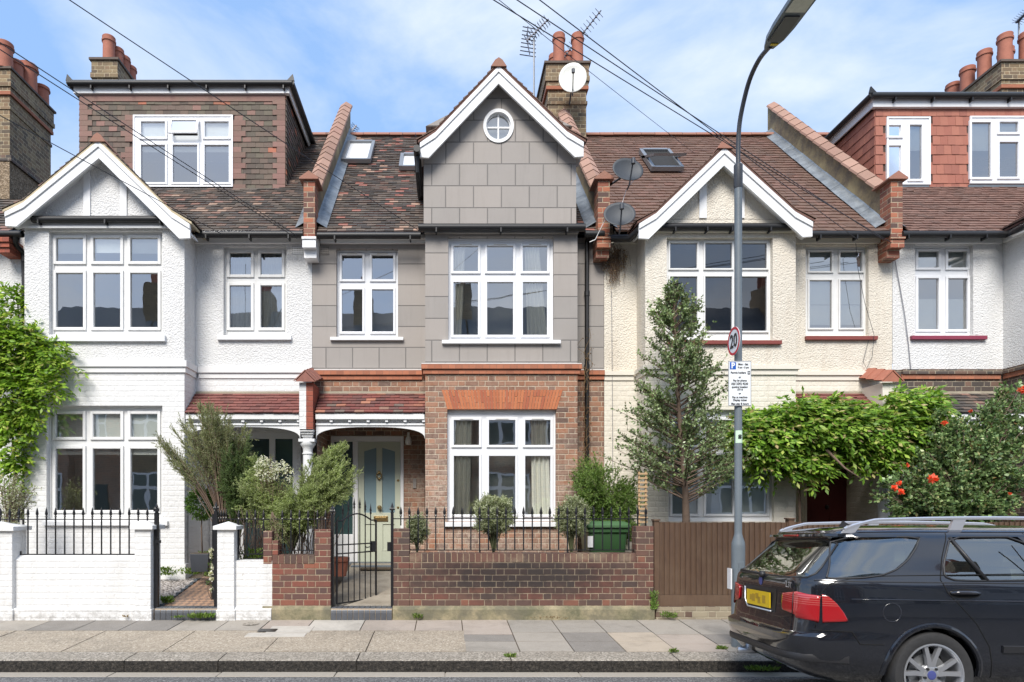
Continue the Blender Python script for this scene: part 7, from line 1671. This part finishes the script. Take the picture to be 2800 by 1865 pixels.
for q in T:
    h_ = np.linalg.norm((q-on_trunk(q[2]))[:2]); s = on_trunk(q[2]-.12-h_*.28); pth = bez(s, s+(q-s)*.5+np.array([0, 0, .0]), q+np.array([0, 0, .05]), 6); mb.tube(pth, list(np.linspace(.014, .003, 6)), 4, cap=False)
    for k in range(12):
        t_ = NR.uniform(.3, 1); i = min(4, int(t_*5)); p = pth[i]+(pth[i+1]-pth[i])*(t_*5-i); d = (q-s); d /= np.linalg.norm(d); d = d*.8+NR.normal(size=3)*.5+np.array([0, 0, .55]); d /= np.linalg.norm(d); l = NR.uniform(.10, .26); e = p+d*l; mb.tube([p, e], [.003, .0015], 3, cap=False)
        n = 11; sx = NR.random(n); P.append(p+d*l*sx[:, None]); D.append(d*.5+NR.normal(size=(n, 3))*.6); Ls.append(NR.uniform(.034, .062, n))
leafmesh('crown', np.concatenate(P), np.concatenate(D), np.concatenate(Ls), .30, 'l_holly', o); mb.build('branches', M['twig'], o, smooth='all', fix=False)
# tree heath: brown fan of twigs with grey green tips
hb = W(612, 1500, 10.15); Tg = []
for k in range(75):
    a = NR.uniform(-1, 1); x = 560+a*112; yt = 1112+abs(a)**2*75+(25 if a < -.2 else 0); y = yt+NR.random()**1.6*110; q = np.array(W(x, y, 10.15)); q[1] += NR.uniform(-.35, .35); Tg.append(q)
shrub('tree_heath', 'tall bare stemmed heath with fan of brown twigs and grey green tips', 'shrub', tuple(hb), Tg, 'l_heath', r0=.012, ntw=46, tl=.15, nl=26, ll=.026, asp=.15, up=.55, t0=.62, spread=.5, lean=.6, ctrl=.5, rt=.0022)
# dark rosemary in the middle
Tg = ell(*pel(650, 1285, 10.1, 60, 85, .3), 60, .2); shrub('rosemary_bush', 'dark green needle leaved bush between the heath and the white flowers', 'shrub', tuple(W(650, 1500, 10.1)), Tg, 'l_dark', r0=.014, ntw=44, tl=.15, nl=26, ll=.032, asp=.12, up=.6, spread=.6, lean=.55, t0=.3, stem='twig_green', rt=.0018)
# light rosemary mass to the right, two crowns
Tg = ell(*pel(740, 1385, 10.0, 95, 62, .3), 75, .2)+ell(*pel(905, 1305, 9.9, 80, 88, .3), 85, .2)+ell(*pel(825, 1375, 9.85, 95, 58, .3), 65, .2)+ell(*pel(690, 1330, 9.85, 40, 50, .2), 22, .2)+ell(*pel(925, 1235, 9.9, 28, 32, .15), 12, .3)+ell(*pel(700, 1300, 9.9, 30, 60, .2), 14, .3)
shrub('rosemary_bush', 'broad light green rosemary spilling over the wall beside the black gate', 'shrub', tuple(W(800, 1505, 9.95)), Tg, 'l_rose', r0=.014, ntw=36, tl=.13, nl=26, ll=.034, asp=.12, up=.55, spread=.65, lean=.55, t0=.4, stem='twig_green', rt=.0018)
Tg = ell(*pel(765, 1455, 9.4, 18, 34, .05), 12, .3); shrub('rosemary_sprig', 'green rosemary sprig hanging down over the brick wall top', 'shrub', tuple(W(745, 1400, 9.55)), Tg, 'l_rose', r0=.006, ntw=14, tl=.1, nl=14, ll=.024, asp=.1, up=-.3, spread=.5, lean=.6, t0=.3)
# undergrowth of twigs below
mb = MB()
for k in range(90):
    x = NR.uniform(620, 890); a = np.array(W(x, 1540, 9.95)); b = np.array(W(x+NR.normal()*30, NR.uniform(1380, 1440), 9.9)); b[1] += NR.uniform(-.2, .3); mb.tube(bez(a, (a+b)/2+NR.normal(size=3)*.08, b, 5), .006, 4, cap=False)
tag(mb.build('dead_stems', M['twig_dark'], at=tuple(W(750, 1540, 9.95)), fix=False), 'tangle of bare brown stems under the rosemary behind the railing', 'stems', kind='stuff')
# white flowering bush
def flowers(o, pts, r, mat, n=9, name='flower'):
    for q in pts:
        P = []; D = []; Ls = []
        for k in range(n): v = NR.normal(size=3); v /= np.linalg.norm(v); v[1] -= .5; P.append(np.array(q)+v*r*.15); D.append(v); Ls.append(r*NR.uniform(.7, 1.1))
        leafmesh(name, P, D, Ls, .42, mat, o)
Tg = ell(*pel(740, 1300, 9.8, 58, 55, .2), 50, .3)
o = shrub('white_flower_bush', 'bush covered in small white flowers between the two rosemaries', 'shrub', tuple(W(750, 1500, 9.98)), Tg, 'l_rose', r0=.008, ntw=8, tl=.1, nl=8, ll=.03, asp=.12, up=.6)
P = []; D = []
for (a_, b_, c_, e_, n_) in ((722, 1262, 24, 16, 90), (765, 1275, 26, 20, 120), (735, 1300, 34, 22, 90), (790, 1300, 18, 22, 50), (705, 1285, 12, 20, 30)):
    P += ell(*pel(a_, b_, 9.7, c_, e_, .12), n_, .2)
P = np.repeat(np.array(P), 4, axis=0); D = NR.normal(size=(len(P), 3))+np.array([0, -.6, .5]); leafmesh('blossom', P, D, NR.uniform(.014, .026, len(P)), .4, 'petal_white', o)
# standard bay tree in a square planter
d = 10.6; c, r = pel(551, 1378, d, 41, 44, .24); base = W(553, 1512, d)
pot = thing('planter', 'square black planter holding the ball shaped bay tree', 'planter', tuple(W(553, 1560, d)))
mb = MB(); x0, x1 = xx(528, d), xx(579, d); zt, zb = zz(1513, d), zz(1562, d)
loft(mb, [[(x0+.02, d-.13, zb), (x1-.02, d-.13, zb), (x1-.02, d+.13, zb), (x0+.02, d+.13, zb)], [(x0, d-.15, zt), (x1, d-.15, zt), (x1, d+.15, zt), (x0, d+.15, zt)]]); mb.build('pot_body', M['lampdark'], pot, bevel=.005); MB().box(x0+.01, x1-.01, d-.14, d+.14, zt+.001, zt+.008).build('compost', M['soil'], pot)
o = thing('bay_tree', 'small ball shaped bay tree on a thin bare stem by the white house', 'tree', tuple(base)); mb = MB(); mb.tube([base, W(551, 1440, d), W(552, 1400, d)], [.012, .010, .008], 6); mb.build('trunk', M['twig'], o, smooth='all')
P = np.array(ell(c, r*.95, 1500, .5)); leafmesh('crown', P, (P-c)/r+NR.normal(size=P.shape)*.6, NR.uniform(.045, .075, len(P)), .2, 'l_bay', o)
# olives behind the long railing
for (cx_, cy_, rx, ry, d, lab, by) in ((1349, 1405, 58, 52, 9.85, 'round grey green olive bush in the middle of the bay window', 1512), (1562, 1412, 40, 52, 9.85, 'grey green olive bush left of the green bin', 1520), (1140, 1448, 19, 30, 9.8, 'smallest olive bush, low behind the railing by the gate', 1515)):
    c, r = pel(cx_, cy_, d, rx, ry, rx/F*d); sc = rx/58
    shrub('olive_bush', lab, 'shrub', tuple(W(cx_, by, d)), ell(c, r*.85, int(20+42*sc), .3), 'l_olive', r0=.01*max(.5, sc), ntw=24, tl=.13, nl=15, ll=.036, asp=.17, up=.2, spread=.95, t0=.82, ctrl=.9, stem='twig_green', rt=.002, group='olive bushes behind the railing')
# hedge by the bin
Tg = ell(*pel(1650, 1345, 10.5, 85, 70, .35), 60, .4)+ell(*pel(1610, 1290, 10.8, 36, 40, .2), 18, .4)+ell(*pel(1712, 1400, 10.3, 30, 80, .2), 22, .4)
shrub('hedge_bush', 'feathery green conifer bush filling the corner behind the green bin', 'shrub', tuple(W(1660, 1530, 10.5)), Tg, 'l_hedge', r0=.02, ntw=40, tl=.18, nl=22, ll=.045, asp=.14, up=.1, spread=.8, lean=.6, t0=.3, stem='twig_green')
# small pale shrub far left
Tg = ell(*pel(38, 1335, 10.2, 52, 62, .25), 40, .2); shrub('small_shrub', 'thin airy shrub with pale leaves by the far left gate pier', 'shrub', tuple(W(20, 1530, 10.2)), Tg, 'l_olive', r0=.007, ntw=12, tl=.14, nl=7, ll=.035, asp=.22, up=.3, stem='twig')
# rose bush at the right
Tg = ell(*pel(2640, 1300, 10.0, 170, 125, .45), 110, .35)+ell(*pel(2740, 1180, 10.1, 90, 90, .35), 55, .35)+ell(*pel(2480, 1350, 9.9, 55, 60, .3), 35, .35)+ell(*pel(2590, 1160, 10.1, 55, 55, .25), 22, .3)+ell(*pel(2770, 1090, 10.1, 40, 40, .2), 12, .3)
rb = shrub('rose_bush', 'large dark green rose bush with coral roses behind the car roof', 'shrub', tuple(W(2640, 1540, 10.0)), Tg, 'l_rosebush', r0=.014, ntw=17, tl=.22, nl=15, ll=.062, asp=.33, up=.3, spread=.7, lean=.45, t0=.3)
for (x, y, r) in ((2549, 1310, .075), (2446, 1334, .05), (2463, 1345, .05), (2457, 1320, .045), (2582, 1157, .045), (2654, 1124, .03), (2480, 1272, .035), (2794, 1066, .06), (2760, 1350, .03)): flowers(rb, [W(x, y, 9.4 if y > 1200 else 9.65)], r, 'petal_red', 26, 'rose')
# dead climber on the cream wall, dry creeper on the drainpipe
o = thing('dead_climber', 'brown dead climber hanging at the top of the cream wall', 'dead plant', tuple(W(1680, 790, 11.4))); P = []; D = []
mb = MB()
for k in range(150):
    x = 1682+NR.normal()*15; y0 = 670+NR.random()*40; l = NR.uniform(20, 95)*(1 if abs(x-1678) < 15 else .6); a = np.array(W(x, y0, 11.40)); b = np.array(W(x+NR.normal()*8, y0+l, 11.42)); m_ = (a+b)/2+NR.normal(size=3)*.04; mb.tube(bez(a, m_, b, 4), .0028, 3, cap=False)
    for j in range(5): P.append(a+(b-a)*NR.random()+NR.normal(size=3)*.02); D.append(NR.normal(size=3)+np.array([0, 0, -.8]))
leafmesh('dry_leaves', P, D, NR.uniform(.015, .035, len(P)), .3, 'l_dry', o); mb.build('dry_stems', M['twig'], o, fix=False)
o = thing('dry_creeper', 'dry yellowing creeper on the black drainpipe right of the brick bay', 'dead plant', tuple(W(1606, 1300, 11.3))); P = []; D = []; mb = MB()
for k in range(14):
    y = 900+k*26; pts = [np.array(W(1604+NR.normal()*9, y+j*22, 11.3)) for j in range(5)]; mb.tube(pts, .004, 3, cap=False)
    for p in pts:
        for j in range(3): P.append(p+NR.normal(size=3)*.035); D.append(NR.normal(size=3))
leafmesh('dry_leaves', P, D, NR.uniform(.015, .04, len(P)), .3, 'l_dry', o); mb.build('dry_stems', M['l_dry'], o, fix=False)
# weeds
def weed(label, px_, py_, d, rx, h, n=60, leaf='l_weed', ll=.03, name='weed', grp='weeds in the cracks', kind=None):
    b = W(px_, py_, d); P = []; D = []
    for k in range(n):
        a = NR.uniform(0, 2*math.pi); q = np.array(b)+np.array([math.cos(a), math.sin(a)*.4, 0])*NR.random()*rx/F*d; q[2] += NR.random()*h*.6; P.append(q); D.append(np.array([math.cos(a)*.7, math.sin(a)*.5, NR.uniform(.3, 1.2)]))
    tag(leafmesh(name, P, D, NR.uniform(.6, 1.2, n)*ll, .22, leaf, at=tuple(b)), label, 'weed', grp, kind)
weed('low green weed growing against the blue brick step of the white gateway', 548, 1690, 9.2, 36, .07, 260, ll=.05)
weed('low green weed at the left end of the blue brick step', 486, 1690, 9.2, 18, .04, 90)
weed('leafy weed at the foot of the tall black gate post', 453, 1650, 9.62, 22, .14, 220, ll=.05)
weed('tuft of weed at the foot of the sooty brick wall near the gate', 1140, 1692, 9.26, 12, .09, 60, ll=.05)
weed('pale grassy tuft in the kerb joint below the long brick wall', 1396, 1800, 7.4, 12, .05, 50, ll=.05)
weed('grassy tuft in the kerb joint right of the middle of the pavement', 1842, 1785, 7.55, 12, .04, 46, ll=.045)
weed('weeds growing in the gutter just behind the black car', 2085, 1834, 7.2, 45, .04, 170, ll=.05)
weed('grassy tuft at the foot of the lamp post behind the car', 1975, 1778, 7.75, 14, .05, 60, ll=.045)
weed('green weed on the brick footing at the left end of the fence', 1832, 1690, 9.25, 26, .12, 130, ll=.04)
weed('dry brown litter of leaves against the middle of the sooty wall', 1500, 1690, 9.25, 60, .02, 70, 'l_dry', .03, 'leaf_litter', None, 'stuff')
weed('ivy climbing the joint between the brick pier and the fence', 1789, 1668, 9.27, 9, .42, 190, 'l_hedge', .045, 'ivy')
weed('yellow fallen leaf on the pavement before the white wall', 345, 1688, 9.2, 7, .005, 7, 'l_dry', .05, 'fallen_leaf')
for i, (x, y, d, rx, h) in enumerate(((455, 1575, 10.75, 26, .22), (520, 1572, 10.8, 32, .16), (560, 1545, 10.7, 16, .34), (580, 1578, 10.5, 20, .12))):
    weed(['clump of green ground plants at the left corner of the gravel bed', 'low green ground plants in the middle of the gravel bed', 'reddish leafed plant rising before the square planter', 'green ground plants beside the gate at the gravel edge'][i], x, y, d, rx, h, 240, ll=.05, name='ground_plant', grp='plants round the gravel bed')
weed('green and dry leaves along the foot of the railing below the rosemary', 690, 1530, 9.75, 50, .25, 260, ll=.05, name='ground_plant', grp='plants round the gravel bed')
weed('low border plants behind the long railing at the left', 1200, 1545, 10.2, 60, .16, 220, 'l_hedge', .05, 'ground_plant', 'plants behind the long railing')
weed('low border plants between the two bigger olive bushes', 1450, 1545, 10.2, 90, .18, 300, 'l_hedge', .05, 'ground_plant', 'plants behind the long railing')
# white climbing roses by the open gate
o = shrub('white_rose', 'white rose climbing beside the open gate of the white house', 'climbing plant', tuple(W(578, 1640, 9.6)), [np.array(W(x, y, 9.55)) for x, y in ((578, 1505), (582, 1530), (574, 1545), (581, 1580), (576, 1600))], 'l_bay', r0=.005, ntw=6, tl=.06, nl=6, ll=.03, asp=.3)
flowers(o, [W(x, y, 9.5) for x, y in ((579, 1505), (580, 1520), (583, 1549), (578, 1567), (581, 1582), (582, 1612))], .05, 'petal_white', 22, 'bloom')
# terracotta pot behind the gate
d = 10.7; c = W(930, 1575, d); p = thing('plant_pot', 'terracotta plant pot standing behind the left bars of the black gate', 'plant pot', tuple(c)); MB().lathe(tuple(c), [(.10, 0), (.135, .24), (.155, .245), (.155, .31), (.13, .315), (.12, .27)], 24).build('pot_body', M['terra'], p, smooth=True); MB().lathe((c.x, c.y, c.z+.26), [(.125, 0), (.125, .02)], 16).build('compost', M['soil'], p)
# loose cables on the facades
def cable(label, pts, m='wire', r=.005):
    mb = MB(); mb.tube([W(*p) for p in pts], r, 5); tag(mb.build('cable', M[m], at=tuple(W(*pts[-1])), smooth=True), label, 'cable', 'cables fixed to the walls')
cable('twisted grey cable running down the white wall from the brick corbel', [(2446, 705, 11.45), (2460, 780, 11.46), (2474, 860, 11.45), (2484, 940, 11.46), (2492, 1025, 11.46)], 'wire_g', .007)
cable('black cable looping below the small window of the cream house', [(2340, 665, 11.4), (2345, 730, 11.4), (2365, 830, 11.38), (2390, 915, 11.38), (2385, 975, 11.4), (2370, 1008, 11.43), (2360, 990, 11.43), (2375, 930, 11.4)], 'wire', .004)
cable('pale cable hanging between the two dark dishes', [(1735, 490, 11.2), (1712, 520, 11.2), (1700, 560, 11.1)], 'white', .004)
cable('white cables curling round the pier under the lower dish', [(1655, 600, 11.0), (1640, 630, 11.05), (1628, 655, 11.1), (1612, 662, 11.1)], 'white', .006)
cable('thin cable down the left side of the cream wall', [(1672, 795, 11.46), (1674, 1000, 11.44), (1676, 1400, 11.45)], 'wire_g', .004)
# ------------------------------------------------------------------ houses across the street (seen reflected in the windows and the car)
OY = -6.6
def opp(x0, wallm, lab, roofm):
    o = thing('terraced_house', lab, 'house', (x0+2.5, OY, .3)); x1 = x0+5.0
    mb = MB(); mb.box(x0+.01, x1-.01, OY-8, OY, 0, 7.3); mb.box(x0+.3, x0+2.9, OY, OY+.5, 0, 6.6); mb.prism([(x0+.3, 6.6), (x0+2.9, 6.6), (x0+1.6, 7.7)], OY-.2, OY+.5); mb.build('wall', M[wallm], o)
    mb = MB(); k = [(OY+.3, 7.2), (OY-4, 12.0), (OY-8.2, 7.2)]; mb.prism(k, x0, x1, 'x'); mb.prism([(x0+.05, 6.65), (x0+1.6, 8.3), (x0+3.15, 6.65), (x0+3.15, 6.8), (x0+1.6, 8.5), (x0+.05, 6.8)], OY-2.5, OY+.8); mb.build('roof', M[roofm], o)
    for (a, b, z0, z1, y) in ((.6, 2.6, 4.6, 6.2, .5), (.6, 2.6, 1.6, 3.4, .5), (3.4, 4.4, 4.7, 6.1, 0)):
        w_ = MB(); w_.box(x0+a, x0+b, OY+y+.001, OY+y+.04, z0, z1); fr = w_.build('window', M['white'], o); g = MB(); n = 3 if a < 1 else 2; q = (b-a)/n
        for i in range(n):
            for (c, e) in ((z0+.1, z0+(z1-z0)*.6), (z0+(z1-z0)*.68, z1-.08)): g.box(x0+a+i*q+.07, x0+a+(i+1)*q-.07, OY+y+.041, OY+y+.05, c, e)
        g.build('pane', M['frost_dark'], fr)
    MB().box(x0+3.5, x0+4.4, OY-.02, OY+.03, .3, 2.9).build('door', M['door_teal'], o)
    c = MB().box(x1-.5, x1+.3, OY-4.8, OY-3.2, 8, 12.9).build('chimney', M['brick_chim'], o)
    for i in range(3): MB().lathe((x1-.1, OY-4.5+i*.5, 12.9), [(.14, 0), (.12, .6), (.15, .7)], 12).build('chimney_pot', M['terra'], c)
for i, (m, l) in enumerate((('brick_b', 'red brick house across the street, furthest left of that row'), ('brick_chim', 'yellow stock brick house across the street facing the wisteria'), ('brick_b', 'red brown brick house across the street facing the white house'), ('brick_chim', 'yellow stock brick house across the street directly behind the photographer'), ('brick_b', 'red brown brick house across the street facing the cream house'), ('peb_cream', 'cream rendered house across the street facing the parked car'), ('peb_white', 'white rendered house across the street, furthest right of that row'))): opp(-19.3+i*5.1, m, l, 'slate')
mb = MB(); mb.box(-30, 30, OY+.5, -.55, -.3, .12); tag(mb.build('far_pavement', S_[0]), None, None, kind='structure')
